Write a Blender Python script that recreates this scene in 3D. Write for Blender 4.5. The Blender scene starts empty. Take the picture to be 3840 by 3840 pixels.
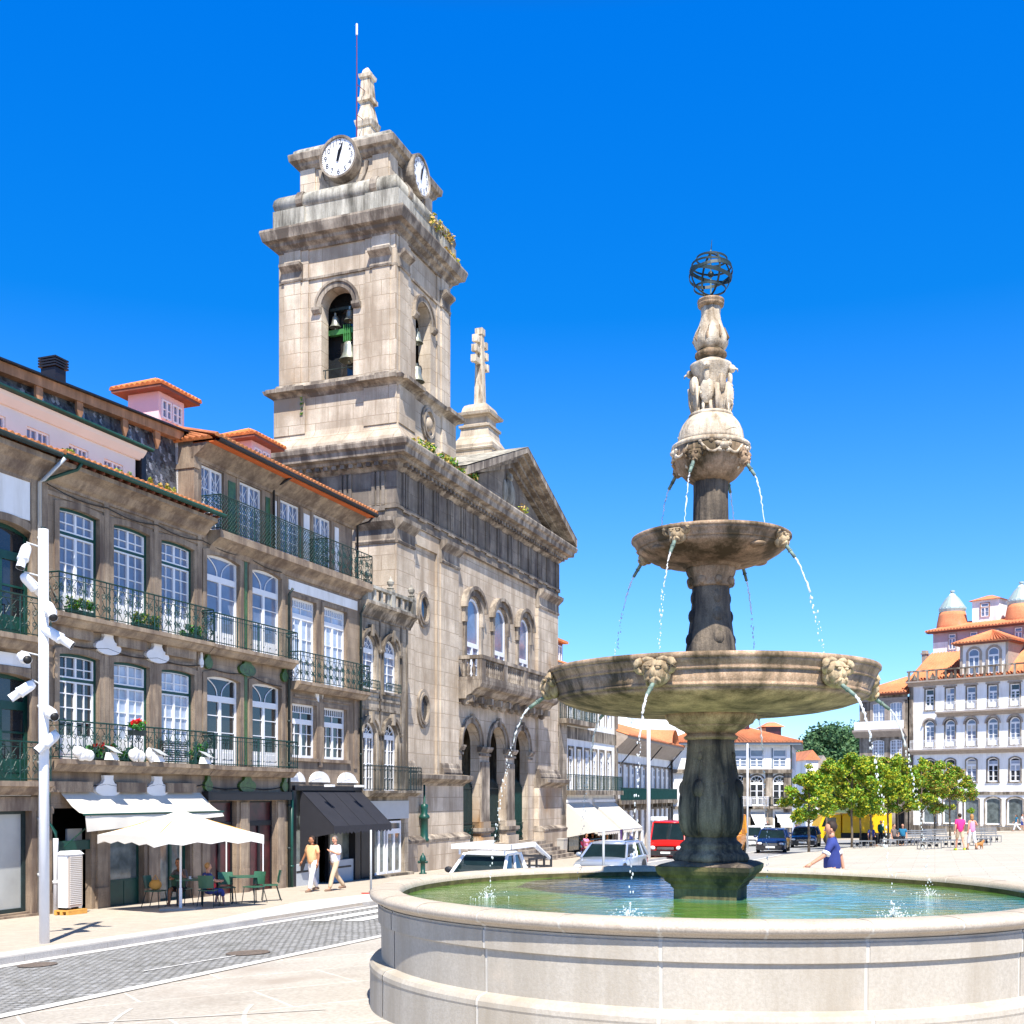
import bpy, bmesh, math, random
from math import sin, cos, pi, radians, sqrt, atan2
from mathutils import Vector, Matrix
random.seed(7)
SC = bpy.context.scene
COL = SC.collection
# ------------------------------------------------------------------ camera
# photo units: 3840 px wide, focal length in px, horizon row
FPX, YH, PX0 = 4347.0, 2980.0, 1920.0
cam_d = bpy.data.cameras.new('camera'); cam = bpy.data.objects.new('camera', cam_d); COL.objects.link(cam)
cam.location = (0, 0, 0); cam.rotation_euler = (pi/2, 0, 0)
cam_d.sensor_width = 36; cam_d.lens = 36*FPX/3840; cam_d.shift_y = (YH-1920)/3840
cam_d.clip_start = .1; cam_d.clip_end = 6000
SC.camera = cam
# ------------------------------------------------------------------ sky and sun
SUN_EL, SUN_AZ = radians(56), radians(9)      # azimuth measured from straight behind the camera towards the right
world = bpy.data.worlds.new('World'); SC.world = world; world.use_nodes = True
wn, wl = world.node_tree.nodes, world.node_tree.links
bg = wn['Background']; sky = wn.new('ShaderNodeTexSky'); sky.sky_type = 'NISHITA'; sky.sun_disc = False
sky.sun_elevation = SUN_EL; sky.sun_rotation = pi - SUN_AZ
sky.air_density = 1.0; sky.dust_density = 0.2; sky.ozone_density = 3.0; sky.altitude = 200
hs = wn.new('ShaderNodeHueSaturation'); hs.inputs['Saturation'].default_value = 1.1; hs.inputs['Value'].default_value = 1.0
tcw = wn.new('ShaderNodeTexCoord'); sxw = wn.new('ShaderNodeSeparateXYZ'); wl.new(tcw.outputs['Generated'], sxw.inputs[0])
rp = wn.new('ShaderNodeValToRGB'); wl.new(sxw.outputs[2], rp.inputs['Fac'])     # deep polarised blue of the clear sky, by height above the horizon
for k, (p_, c_) in enumerate(((0, (.66, .84, 1.1)), (.10, (.50, .75, 1.12)), (.25, (.24, .68, 1.15)), (.38, (.02, .60, 1.12)), (.56, (.0, .68, 1.42)), (.66, (.30, .30, .28)), (1, (.36, .32, .27)))):
    e_ = rp.color_ramp.elements[k] if k < 2 else rp.color_ramp.elements.new(p_)
    e_.position = p_ if k != 1 else .10
    e_.color = (*c_, 1)
mxw = wn.new('ShaderNodeMix'); mxw.data_type = 'RGBA'; mxw.blend_type = 'MULTIPLY'; mxw.inputs[0].default_value = 1
wl.new(sky.outputs[0], hs.inputs['Color']); wl.new(hs.outputs[0], mxw.inputs[6]); wl.new(rp.outputs[0], mxw.inputs[7]); wl.new(mxw.outputs[2], bg.inputs['Color'])
bg.inputs['Strength'].default_value = 0.125
sl = bpy.data.lights.new('sun', 'SUN'); sun = bpy.data.objects.new('sun', sl); COL.objects.link(sun)
sl.energy = 5.0; sl.angle = radians(.5); sl.color = (1, .945, .86)
sv = Vector((sin(SUN_AZ)*cos(SUN_EL), -cos(SUN_AZ)*cos(SUN_EL), sin(SUN_EL)))
sun.rotation_euler = sv.to_track_quat('Z', 'Y').to_euler(); sun.location = (20, -40, 60)
SC.view_settings.view_transform = 'Standard'; SC.view_settings.look = 'None'
SC.view_settings.exposure = 0.78; SC.view_settings.gamma = 1
SC.cycles.max_bounces = 6; SC.cycles.transparent_max_bounces = 8
# ------------------------------------------------------------------ materials
MT = {}
def mat(name, col, rough=.8, var=.12, scale=2.5, bump=0., bscale=None, metal=0., spec=.4, streak=None, brick=None,
        patch=None, trans=0., alpha=None, emis=0., coords='Object', speck=0., coat=0.):
    """procedural material: two noises tint the base colour, optional masonry joints, streaks and patches"""
    m = bpy.data.materials.new(name); m.use_nodes = True; MT[name] = m
    n, l = m.node_tree.nodes, m.node_tree.links
    b = n['Principled BSDF']
    tc = n.new('ShaderNodeTexCoord'); src = tc.outputs[coords]
    def noise(sc, det=5, vec=src, ro=.6):
        t = n.new('ShaderNodeTexNoise'); t.inputs['Scale'].default_value = sc; t.inputs['Detail'].default_value = det
        t.inputs['Roughness'].default_value = ro; l.new(vec, t.inputs['Vector']); return t.outputs['Fac']
    def ramp(fac, a, c, x0=.3, x1=.7):
        r = n.new('ShaderNodeValToRGB'); e = r.color_ramp.elements
        e[0].position = x0; e[1].position = x1; e[0].color = (*a, 1) if len(a) == 3 else a; e[1].color = (*c, 1)
        l.new(fac, r.inputs['Fac']); return r.outputs['Color']
    def mix(f, a, c, mode='MIX'):
        x = n.new('ShaderNodeMix'); x.data_type = 'RGBA'; x.blend_type = mode
        if isinstance(f, (int, float)): x.inputs[0].default_value = f
        else: l.new(f, x.inputs[0])
        for s, v in ((x.inputs[6], a), (x.inputs[7], c)):
            if isinstance(v, tuple): s.default_value = (*v[:3], 1)
            else: l.new(v, s)
        return x.outputs[2]
    lo = tuple(c*(1-var) for c in col); hi = tuple(min(1, c*(1+var)) for c in col)
    c = ramp(noise(scale), lo, hi)
    if speck:
        c = mix(speck, c, ramp(noise(scale*30, 3), (0, 0, 0), (1, 1, 1), .35, .65), 'SOFT_LIGHT')
    if patch:     # (colour, scale, amount threshold)
        c = mix(ramp(noise(patch[1], 6), (0, 0, 0), (1, 1, 1), patch[2], patch[2]+.12), c, patch[0])
    bump_src = noise(bscale or scale*8, 4)
    if brick:     # (width, height, mortar, mortar colour, tone variation)
        sx = n.new('ShaderNodeSeparateXYZ'); l.new(src, sx.inputs[0])
        cx = n.new('ShaderNodeCombineXYZ')
        flat = len(brick) > 5 and brick[5] == 'flat'
        if flat:
            l.new(sx.outputs[0], cx.inputs[0]); l.new(sx.outputs[1], cx.inputs[1])
        else:
            ad = n.new('ShaderNodeMath'); ad.operation = 'ADD'
            l.new(sx.outputs[0], ad.inputs[0]); l.new(sx.outputs[1], ad.inputs[1])
            l.new(ad.outputs[0], cx.inputs[0]); l.new(sx.outputs[2], cx.inputs[1])
        vec = cx.outputs[0]
        if flat and len(brick) > 6:
            mp = n.new('ShaderNodeMapping'); mp.inputs['Rotation'].default_value = (0, 0, brick[6]); l.new(vec, mp.inputs[0]); vec = mp.outputs[0]
        wob = n.new('ShaderNodeTexNoise'); wob.inputs['Scale'].default_value = (3 if not flat else 1.5); l.new(src, wob.inputs['Vector'])
        wm = n.new('ShaderNodeVectorMath'); wm.operation = 'SCALE'; wm.inputs['Scale'].default_value = brick[2]*(4 if flat and brick[0] < .3 else 1.6); l.new(wob.outputs['Color'], wm.inputs[0])
        va = n.new('ShaderNodeVectorMath'); va.operation = 'ADD'; l.new(vec, va.inputs[0]); l.new(wm.outputs[0], va.inputs[1]); vec = va.outputs[0]
        bt = n.new('ShaderNodeTexBrick'); l.new(vec, bt.inputs['Vector'])
        bt.inputs['Scale'].default_value = 1; bt.inputs['Brick Width'].default_value = brick[0]; bt.inputs['Row Height'].default_value = brick[1]
        bt.inputs['Mortar Size'].default_value = brick[2]; bt.inputs['Mortar Smooth'].default_value = .3; bt.inputs['Bias'].default_value = 0
        v = brick[4]; bt.inputs['Color1'].default_value = (1-v, 1-v*1.05, 1-v*1.15, 1); bt.inputs['Color2'].default_value = (1, 1, 1, 1)
        bt.inputs['Mortar'].default_value = (*brick[3], 1)
        c = mix(1., c, bt.outputs['Color'], 'MULTIPLY')
        ms = n.new('ShaderNodeMath'); ms.operation = 'MULTIPLY_ADD'; l.new(bt.outputs['Fac'], ms.inputs[0]); ms.inputs[1].default_value = -1.2
        l.new(bump_src, ms.inputs[2]); bump_src = ms.outputs[0]
    if streak:    # (colour, amount, horizontal scale)
        mp = n.new('ShaderNodeMapping'); k = streak[2]; mp.inputs['Scale'].default_value = (k, k, k*.13); l.new(src, mp.inputs[0])
        f = noise(1, 6, mp.outputs[0], .7)
        f2 = noise(.6, 3)
        mm = n.new('ShaderNodeMath'); mm.operation = 'MULTIPLY_ADD'; l.new(f2, mm.inputs[0]); mm.inputs[1].default_value = .5; l.new(f, mm.inputs[2])
        t = 1.0-streak[1]*.5
        c = mix(ramp(mm.outputs[0], (0, 0, 0), (1, 1, 1), t-.16, t+.12), c, streak[0])
    l.new(c, b.inputs['Base Color'])
    b.inputs['Roughness'].default_value = rough; b.inputs['Metallic'].default_value = metal
    b.inputs['Specular IOR Level'].default_value = spec
    if coat: b.inputs['Coat Weight'].default_value = coat; b.inputs['Coat Roughness'].default_value = .05
    if trans: b.inputs['Transmission Weight'].default_value = trans; b.inputs['IOR'].default_value = 1.33
    if alpha is not None: b.inputs['Alpha'].default_value = alpha
    if bump:
        bp = n.new('ShaderNodeBump'); bp.inputs['Strength'].default_value = min(1, bump); bp.inputs['Distance'].default_value = .02 if bump < 1 else .05
        l.new(bump_src, bp.inputs['Height']); l.new(bp.outputs[0], b.inputs['Normal'])
    return m
GRIME = (.035, .030, .026)
mat('granite', (.54, .46, .36), .88, .2, 1.6, .35, streak=((.12, .095, .07), .55, 1.6), brick=(1.15, .42, .012, (.62, .58, .52), .16), speck=.25)
mat('granite_trim', (.50, .425, .33), .86, .2, 2.2, .35, streak=((.10, .08, .06), .6, 2.), speck=.3)
mat('house_granite', (.40, .305, .215), .88, .22, 1.4, .35, streak=((.15, .11, .08), .45, 1.4), brick=(.9, .40, .008, (.75, .72, .66), .16), speck=.25)
mat('house_trim', (.37, .285, .20), .86, .22, 2.0, .35, streak=((.14, .10, .075), .45, 2.2), speck=.3)
mat('church_stone', (.65, .555, .44), .88, .16, .9, .4, streak=((.33, .26, .19), .44, 1.1), brick=(1.25, .66, .014, (.42, .36, .30), .2), speck=.3,
    patch=((.42, .26, .13), .16, .57))
mat('church_trim', (.52, .445, .355), .88, .22, 1.4, .4, streak=((.12, .095, .075), .56, 1.6), speck=.3, brick=(1.4, 9, .010, (.45, .4, .33), .12))
mat('church_grime', (.33, .28, .225), .9, .28, 1.6, .45, streak=((.10, .082, .07), .48, .9), speck=.3, brick=(1.1, .7, .012, (.5, .45, .4), .25))
mat('lichen_stone', (.50, .47, .40), .92, .22, 2.4, .5, streak=((.12, .11, .09), .42, 2.2), patch=((.50, .38, .10), 3.2, .68), speck=.35)
mat('fountain_stone', (.56, .385, .25), .82, .28, 2.2, .45, bscale=26, streak=((.085, .06, .03), .5, 3.), speck=.35)
mat('fountain_pale', (.74, .64, .50), .85, .12, 4, .5, bscale=30, streak=((.22, .16, .10), .38, 6.), speck=.35)
mat('mask_stone', (.58, .45, .28), .85, .2, 5, .5, bscale=40, streak=((.20, .14, .08), .4, 8.), speck=.35)
mat('fountain_dark', (.31, .24, .165), .8, .35, 3, .5, bscale=26, streak=((.028, .023, .02), .6, 3.), patch=((.18, .16, .08), 4, .62), speck=.3)
mat('fountain_moss', (.19, .155, .06), .75, .4, 5, .5, bscale=24, streak=((.03, .03, .015), .5, 4))
mat('basin_stone', (.46, .415, .345), .82, .08, 1.2, .15, bscale=70, speck=.14, streak=((.36, .31, .24), .34, 2.2), patch=((.58, .50, .40), 1.5, .6))
mat('basin_rim', (.50, .43, .345), .72, .12, 2.2, .15, bscale=60, speck=.25, patch=((.40, .32, .24), 2.5, .6))
mat('joint_mortar', (.58, .54, .47), .9, .06, 5, .1)
mat('algae', (.10, .085, .03), .7, .5, 9, .4)
mat('plaza', (.51, .47, .405), .85, .07, .5, .15, bscale=20, brick=(1.5, .8, .012, (.66, .63, .6), .09, 'flat', .35), speck=.15, patch=((.48, .44, .38), .3, .58))
mat('flagstone', (.47, .43, .375), .82, .12, .6, .2, bscale=30, brick=(2.6, 1.5, .02, (1.3, 1.3, 1.3), .12, 'flat', -.5), speck=.25, patch=((.40, .345, .29), .45, .58))
mat('sidewalk', (.51, .445, .365), .88, .10, 3, .3, bscale=40, brick=(.075, .075, .006, (.86, .84, .8), .08, 'flat', .361), speck=.2)
mat('paving_joint', (.55, .52, .47), .85, .06, 2)
mat('smooth_path', (.56, .55, .53), .85, .06, 1.5, .1)
mat('kerb_stone', (.36, .345, .33), .85, .12, 2, .2, speck=.3)
mat('gutter_stone', (.62, .60, .57), .85, .06, 2, .15)
mat('cobbles', (.40, .40, .40), .72, .22, 5, 1., bscale=12, brick=(.135, .125, .013, (.30, .30, .27), .3, 'flat', .361), speck=.3, patch=((.30, .30, .29), 1.1, .55))
mat('asphalt', (.33, .335, .34), .85, .1, 2, .3, bscale=60, speck=.3)
mat('road_paint', (.78, .77, .74), .7, .08, 6)
mat('white_plaster', (.88, .87, .85), .85, .04, 1.2, .1, streak=((.66, .64, .6), .3, 1.5))
mat('cream_plaster', (.76, .73, .67), .85, .05, 1.0, .1)
mat('pink_plaster', (.78, .54, .56), .85, .04, 1.0, .1)
mat('blue_plaster', (.60, .63, .73), .85, .05, 1.0)
mat('mauve_plaster', (.47, .37, .39), .85, .1, 1.0)
mat('white_paint', (.82, .82, .83), .45, .03, 3)
mat('white_metal', (.80, .81, .83), .35, .03, 3, spec=.5)
mat('grey_paint', (.45, .47, .48), .5, .05, 3)
mat('bench_metal', (.24, .25, .26), .45, .1, 5, metal=.3)
mat('grey_trim', (.15, .19, .23), .6, .1, 3)
mat('granite_frame', (.36, .30, .25), .85, .15, 3)
mat('green_paint', (.008, .060, .045), .4, .2, 3)
mat('green_iron', (.004, .036, .032), .45, .3, 5)
mat('dark_iron', (.016, .030, .030), .5, .3, 5)
mat('black_paint', (.012, .012, .015), .45, .2, 4)
mat('black_fabric', (.022, .022, .028), .75, .12, 3, .1)
mat('brown_wood', (.50, .24, .12), .7, .3, 3, .2, streak=((.28, .13, .06), .5, 3))
mat('eave_wood', (.20, .07, .045), .7, .2, 3)
mat('eave_soffit', (.55, .13, .03), .8, .15, 2)
mat('roof_tile', (.60, .22, .09), .8, .32, 1.6, .3, patch=((.30, .15, .09), 2.2, .62), speck=.35)
mat('roof_tile_bright', (.72, .26, .08), .8, .25, 3, .2, speck=.3)
mat('far_tile', (.66, .24, .11), .8, .22, .6, .2, patch=((.46, .26, .17), .8, .62), speck=.35)
mat('zinc', (.42, .52, .50), .5, .12, 1.5, metal=.3)
mat('slate', (.075, .085, .10), .38, .45, 5.5, .6, spec=.6, speck=.4, patch=((.22, .25, .29), 5, .66))
mat('slate_pale', (.26, .28, .32), .3, .35, 9, .3, spec=.7)
mat('slate_dark', (.022, .026, .034), .35, .3, 9, .3, spec=.6)
mat('green_tile', (.050, .115, .022), .35, .4, 6, .3, spec=.6, patch=((.03, .05, .014), 7, .55))
mat('white_enamel', (.80, .78, .76), .5, .05, 3)
mat('glass_blue', (.16, .20, .29), .08, .25, 1.2, spec=.8)
mat('glass_pale', (.42, .48, .58), .12, .3, 1.6, spec=.7)
mat('glass_dark', (.025, .028, .032), .05, .4, 1.2, spec=.8)
mat('glass_shop', (.13, .155, .15), .06, .5, 2.2, spec=.9)
mat('glass_frost', (.40, .41, .39), .25, .15, .7, spec=.6)
mat('shop_red', (.060, .010, .014), .3, .6, 2.5, spec=.6)
mat('shop_dark', (.02, .02, .02), .5, .3, 2)
mat('interior_brown', (.16, .07, .03), .6, .5, 3)
mat('canvas', (.66, .62, .54), .8, .03, 2)
mat('parasol_canvas', (.74, .71, .66), .8, .02, 2)
mat('bronze', (.34, .36, .30), .45, .25, 6, metal=.7)
mat('bell_green', (.05, .20, .05), .5, .2, 4)
mat('verdigris', (.17, .24, .20), .6, .4, 14)
mat('rust_pole', (.16, .03, .05), .6, .2, 3)
mat('clock_face', (.85, .86, .88), .4, .01, 3)
mat('clock_ink', (.008, .008, .012), .5, .0, 3)
mat('red_paint', (.72, .012, .010), .3, .03, 3, spec=.6, coat=.6)
mat('silver_paint', (.50, .56, .66), .28, .03, 3, metal=.5, spec=.6, coat=.6)
mat('van_white', (.80, .81, .83), .3, .02, 3, coat=.5)
mat('taxi_blue', (.008, .024, .10), .22, .1, 3, spec=.6, coat=.8)
mat('taxi_ochre', (.55, .28, .02), .3, .05, 3, coat=.6)
mat('orange_paint', (.85, .30, .015), .35, .03, 3, coat=.4)
mat('yellow_paint', (.86, .50, .004), .4, .04, 2)
mat('tyre', (.02, .02, .02), .85, .2, 6)
mat('rim_metal', (.50, .51, .53), .35, .1, 6, metal=.7)
mat('car_glass', (.008, .018, .02), .04, .3, 1.5, spec=.9)
mat('plastic_black', (.025, .025, .028), .6, .2, 4)
mat('headlight', (.75, .76, .78), .1, .1, 8, spec=.9)
mat('tail_red', (.5, .02, .01), .2, .1, 8)
mat('plate_white', (.8, .8, .78), .5, .02, 3)
mat('chrome', (.6, .6, .62), .2, .05, 3, metal=.9)
mat('bark', (.16, .125, .09), .9, .3, 8, .5)
mat('leaf_green', (.13, .27, .018), .55, .45, 1.2)
mat('leaf_yellow', (.42, .42, .02), .55, .35, 1.5)
mat('leaf_rust', (.36, .22, .04), .6, .35, 2)
mat('far_leaf', (.05, .12, .045), .7, .4, .12)
mat('far_leaf_light', (.09, .17, .06), .7, .4, .15)
mat('far_ground', (.07, .10, .05), .9, .3, .05)
mat('plant_green', (.04, .20, .025), .5, .45, 8)
mat('plant_lime', (.30, .36, .03), .6, .35, 8)
mat('dry_weed', (.50, .33, .10), .8, .35, 6)
mat('flower_red', (.70, .008, .012), .5, .2, 9)
mat('skin', (.60, .30, .19), .55, .06, 6)
mat('skin_tan', (.40, .17, .085), .55, .08, 6)
mat('hair_dark', (.030, .018, .013), .7, .3, 12)
mat('hair_grey', (.14, .12, .11), .7, .3, 12)
mat('hair_blond', (.42, .22, .08), .7, .3, 12)
mat('cloth_orange', (.85, .48, .24), .85, .05, 8)
mat('cloth_white', (.80, .80, .84), .85, .04, 8)
mat('cloth_khaki', (.56, .43, .29), .85, .08, 8)
mat('cloth_navy', (.035, .055, .24), .85, .12, 8)
mat('cloth_pink', (.88, .035, .22), .85, .06, 8)
mat('cloth_lightpink', (.90, .30, .50), .85, .06, 8)
mat('cloth_teal', (.02, .18, .33), .85, .1, 8)
mat('cloth_black', (.012, .012, .016), .85, .2, 8)
mat('cloth_green', (.02, .12, .07), .85, .2, 8)
mat('cloth_grey', (.16, .13, .12), .85, .2, 8)
mat('cloth_red', (.60, .03, .04), .85, .1, 8)
mat('shoe_lime', (.60, .85, .02), .6, .05, 8)
mat('leather', (.24, .15, .10), .6, .2, 8)
mat('dog_coat', (.42, .18, .05), .8, .2, 8)
mat('chair_green', (.035, .12, .075), .4, .15, 5)
mat('chair_maroon', (.20, .008, .04), .45, .15, 5)
mat('pallet_wood', (.62, .32, .07), .75, .15, 5)
mat('unit_beige', (.50, .43, .37), .5, .04, 5)
mat('concrete', (.42, .40, .36), .85, .08, 2, .2, speck=.3)
mat('sign_blue', (.03, .35, .60), .5, .05, 3)
mat('purple_paint', (.16, .02, .30), .5, .1, 3)
mat('cloud_white', (.95, .95, .95), 1., .02, .01)
mat('manhole_iron', (.24, .19, .155), .6, .3, 12, metal=.5)
# water of the basin
def water_mat():
    m = mat('water', (.10, .22, .03), .03, .35, .5, patch=((.03, .22, .20), .35, .46), spec=1.)
    n, l = m.node_tree.nodes, m.node_tree.links; b = n['Principled BSDF']; b.inputs['IOR'].default_value = 1.5
    tc = n.new('ShaderNodeTexCoord'); mp = n.new('ShaderNodeMapping'); mp.inputs['Scale'].default_value = (1, 1.9, 1); l.new(tc.outputs['Object'], mp.inputs[0])
    a = n.new('ShaderNodeTexNoise'); a.inputs['Scale'].default_value = 3.2; a.inputs['Detail'].default_value = 5; a.inputs['Distortion'].default_value = .8
    l.new(mp.outputs[0], a.inputs['Vector'])
    bp = n.new('ShaderNodeBump'); bp.inputs['Strength'].default_value = .8; bp.inputs['Distance'].default_value = .022
    l.new(a.outputs['Fac'], bp.inputs['Height']); l.new(bp.outputs[0], b.inputs['Normal'])
water_mat()
mj = mat('jet_water', (.93, .95, .98), .25, .05, 30, spec=.8, alpha=.55)
# ------------------------------------------------------------------ frames (a street frame: x along, y inward, z up)
class Frame:
    def __init__(s, ox, oy, rz): s.o = Vector((ox, oy, 0)); s.rz = rz; s.R = Matrix.Rotation(rz, 3, 'Z')
    def w(s, p): return s.o + s.R @ Vector(p)
    def inv(s, p): return s.R.transposed() @ (Vector(p)-s.o)
TH = atan2(.9357, .3528)
W0 = Frame(0, 0, 0)
ROW = Frame(-11.95, 28.9, TH)
CH = Frame(-5.0413, 50.3413, TH)
def gz(x, y): return -1.85 + .03*x - .028*y
def at(px, py, Y): return Vector(((px-PX0)/FPX*Y, Y, (YH-py)/FPX*Y))
def on_ground(px, py):
    u = (px-PX0)/FPX; w = (py-YH)/FPX; d = 1.85/(w+.03*u-.028); return Vector((u*d, d, gz(u*d, d)))
BASE = {}
def tag(o, label=None, cat=None, group=None, kind=None):
    if label: o['label'] = label
    if cat: o['category'] = cat
    if group: o['group'] = group
    if kind: o['kind'] = kind
    return o
def thing(name, label, cat, frame=W0, base=(0, 0, 0), rz=0, group=None, local=False):
    o = bpy.data.objects.new(name, None); COL.objects.link(o); o.empty_display_size = .3
    o.location = frame.w(base); o.rotation_euler = (0, 0, frame.rz+rz)
    BASE[o.name] = Vector(base) if rz == 0 and not local else None
    return tag(o, label, cat, group)
class MB:
    """collects geometry (in the coordinates of a frame) and links it as ONE mesh object"""
    def __init__(s): s.v = []; s.f = []; s.mi = []; s.sm = []; s.T = None; s.m = 'granite'; s.smooth = False; s.ms = []
    def _mi(s):
        if s.m not in s.ms: s.ms.append(s.m)
        return s.ms.index(s.m)
    def vs(s, pts):
        i = len(s.v)
        if s.T: pts = [s.T(Vector(p)) for p in pts]
        s.v += [tuple(p) for p in pts]; return i
    def face(s, idx): s.f.append(tuple(idx)); s.mi.append(s._mi()); s.sm.append(s.smooth)
    def poly(s, pts): i = s.vs(pts); s.face(range(i, i+len(pts)))
    def box(s, x0, x1, y0, y1, z0, z1):
        i = s.vs([(x0, y0, z0), (x1, y0, z0), (x1, y1, z0), (x0, y1, z0), (x0, y0, z1), (x1, y0, z1), (x1, y1, z1), (x0, y1, z1)])
        for q in ((0, 3, 2, 1), (4, 5, 6, 7), (0, 1, 5, 4), (1, 2, 6, 5), (2, 3, 7, 6), (3, 0, 4, 7)): s.face([i+k for k in q])
        return s
    def frustum(s, b0, z0, b1, z1):
        (x0, x1, y0, y1), (a0, a1, c0, c1) = b0, b1
        i = s.vs([(x0, y0, z0), (x1, y0, z0), (x1, y1, z0), (x0, y1, z0), (a0, c0, z1), (a1, c0, z1), (a1, c1, z1), (a0, c1, z1)])
        for q in ((0, 3, 2, 1), (4, 5, 6, 7), (0, 1, 5, 4), (1, 2, 6, 5), (2, 3, 7, 6), (3, 0, 4, 7)): s.face([i+k for k in q])
    def sqprofile(s, rect, prof):
        """moulding swept round a rectangle: prof = [(z, outset)...] bottom to top"""
        x0, x1, y0, y1 = rect; rings = []
        for z, e in prof: rings.append(s.vs([(x0-e, y0-e, z), (x1+e, y0-e, z), (x1+e, y1+e, z), (x0-e, y1+e, z)]))
        for a, b in zip(rings, rings[1:]):
            for k in range(4): s.face([a+k, a+(k+1) % 4, b+(k+1) % 4, b+k])
        s.face([rings[0]+k for k in (3, 2, 1, 0)]); s.face([rings[-1]+k for k in range(4)])
    def linprofile(s, x0, x1, prof, ends=True):
        """moulding running along x: prof = closed polygon of (y, z)"""
        a = s.vs([(x0, y, z) for y, z in prof]); b = s.vs([(x1, y, z) for y, z in prof]); n = len(prof)
        for k in range(n): s.face([a+k, a+(k+1) % n, b+(k+1) % n, b+k])
        if ends: s.face([a+k for k in range(n)]); s.face([b+k for k in reversed(range(n))])
    def extrude(s, pts, y0, y1):
        """polygon of (x, z) given thickness along y"""
        n = len(pts); a = s.vs([(x, y0, z) for x, z in pts]); b = s.vs([(x, y1, z) for x, z in pts])
        for k in range(n): s.face([a+k, a+(k+1) % n, b+(k+1) % n, b+k])
        s.face([a+k for k in range(n)]); s.face([b+k for k in reversed(range(n))])
    def extrude_z(s, pts, z0, z1):
        n = len(pts); a = s.vs([(x, y, z0) for x, y in pts]); b = s.vs([(x, y, z1) for x, y in pts])
        for k in range(n): s.face([a+k, a+(k+1) % n, b+(k+1) % n, b+k])
        s.face([a+k for k in reversed(range(n))]); s.face([b+k for k in range(n)])
    def ring(s, outer, inner, y0, y1):
        """band between two point lists (x, z) of equal length, thick along y"""
        n = len(outer)
        a = s.vs([(x, y0, z) for x, z in outer]); b = s.vs([(x, y0, z) for x, z in inner])
        c = s.vs([(x, y1, z) for x, z in outer]); d = s.vs([(x, y1, z) for x, z in inner])
        for k in range(n-1):
            s.face([a+k, a+k+1, b+k+1, b+k]); s.face([c+k, d+k, d+k+1, c+k+1]); s.face([a+k, c+k, c+k+1, a+k+1]); s.face([b+k, b+k+1, d+k+1, d+k])
        s.face([a, b, d, c]); s.face([a+n-1, c+n-1, d+n-1, b+n-1])
    def lathe(s, prof, seg=32, cx=0, cy=0, lobes=0, amp=0, a0=0, a1=2*pi, sharp=False):
        if sharp:
            for p, q in zip(prof, prof[1:]): s.lathe([p, q], seg, cx, cy, lobes, amp, a0, a1+0, False) if abs(a1-a0-2*pi) > 1e-6 else s._strip([p, q], seg, cx, cy)
            return
        """prof = [(r, z)...]; lobes flute the surface"""
        full = abs(a1-a0-2*pi) < 1e-6; n = seg if full else seg+1; rings = []
        for r, z in prof:
            pts = []
            for k in range(n):
                a = a0+(a1-a0)*k/seg; rr = r*(1+amp*cos(lobes*a)) if lobes else r
                pts.append((cx+rr*sin(a), cy-rr*cos(a), z))
            rings.append(s.vs(pts))
        for p, q in zip(rings, rings[1:]):
            for k in range(seg):
                j = (k+1) % n; s.face([p+k, p+j, q+j, q+k])
        if full:
            if prof[0][0] > 1e-4: s.face([rings[0]+k for k in reversed(range(n))])
            if prof[-1][0] > 1e-4: s.face([rings[-1]+k for k in range(n)])
    def _strip(s, prof, seg, cx, cy):
        rr = [s.vs([(cx+r*sin(2*pi*k/seg), cy-r*cos(2*pi*k/seg), z) for k in range(seg)]) for r, z in prof]
        for k in range(seg): j = (k+1) % seg; s.face([rr[0]+k, rr[0]+j, rr[1]+j, rr[1]+k])
    def tube(s, pts, r, seg=6, r1=None, cap=True):
        pts = [Vector(p) for p in pts]; n = len(pts); rings = []
        for i, p in enumerate(pts):
            d = (pts[min(i+1, n-1)]-pts[max(i-1, 0)])
            if d.length < 1e-9: d = Vector((0, 0, 1))
            d.normalize(); up = Vector((0, 0, 1)) if abs(d.z) < .95 else Vector((1, 0, 0))
            a = d.cross(up).normalized(); b = d.cross(a)
            rr = (r[i] if isinstance(r, (list, tuple)) else r if r1 is None else r+(r1-r)*i/max(1, n-1))
            rings.append(s.vs([p+a*(rr*cos(2*pi*k/seg))+b*(rr*sin(2*pi*k/seg)) for k in range(seg)]))
        for p, q in zip(rings, rings[1:]):
            for k in range(seg): s.face([p+k, p+(k+1) % seg, q+(k+1) % seg, q+k])
        if cap: s.face([rings[0]+k for k in reversed(range(seg))]); s.face([rings[-1]+k for k in range(seg)])
    def ball(s, c, r, seg=10, rings=7, fn=None):
        cx, cy, cz = c; rx, ry, rz = r if isinstance(r, (tuple, list)) else (r, r, r)
        top = s.vs([(cx, cy, cz+rz)]); rr = []
        for i in range(1, rings):
            t = pi*i/rings; pts = []
            for k in range(seg):
                a = 2*pi*k/seg; p = Vector((sin(t)*sin(a), -sin(t)*cos(a), cos(t)))
                if fn: p = fn(p)
                pts.append((cx+rx*p.x, cy+ry*p.y, cz+rz*p.z))
            rr.append(s.vs(pts))
        bot = s.vs([(cx, cy, cz-rz)])
        for k in range(seg): s.face([top, rr[0]+k, rr[0]+(k+1) % seg]); s.face([bot, rr[-1]+(k+1) % seg, rr[-1]+k])
        for a, b in zip(rr, rr[1:]):
            for k in range(seg): s.face([a+k, b+k, b+(k+1) % seg, a+(k+1) % seg])
    def mesh(s, me, M=None):
        i = s.vs([(M @ v.co if M else v.co) for v in me.vertices])
        for p in me.polygons: s.face([i+k for k in p.vertices])
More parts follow.
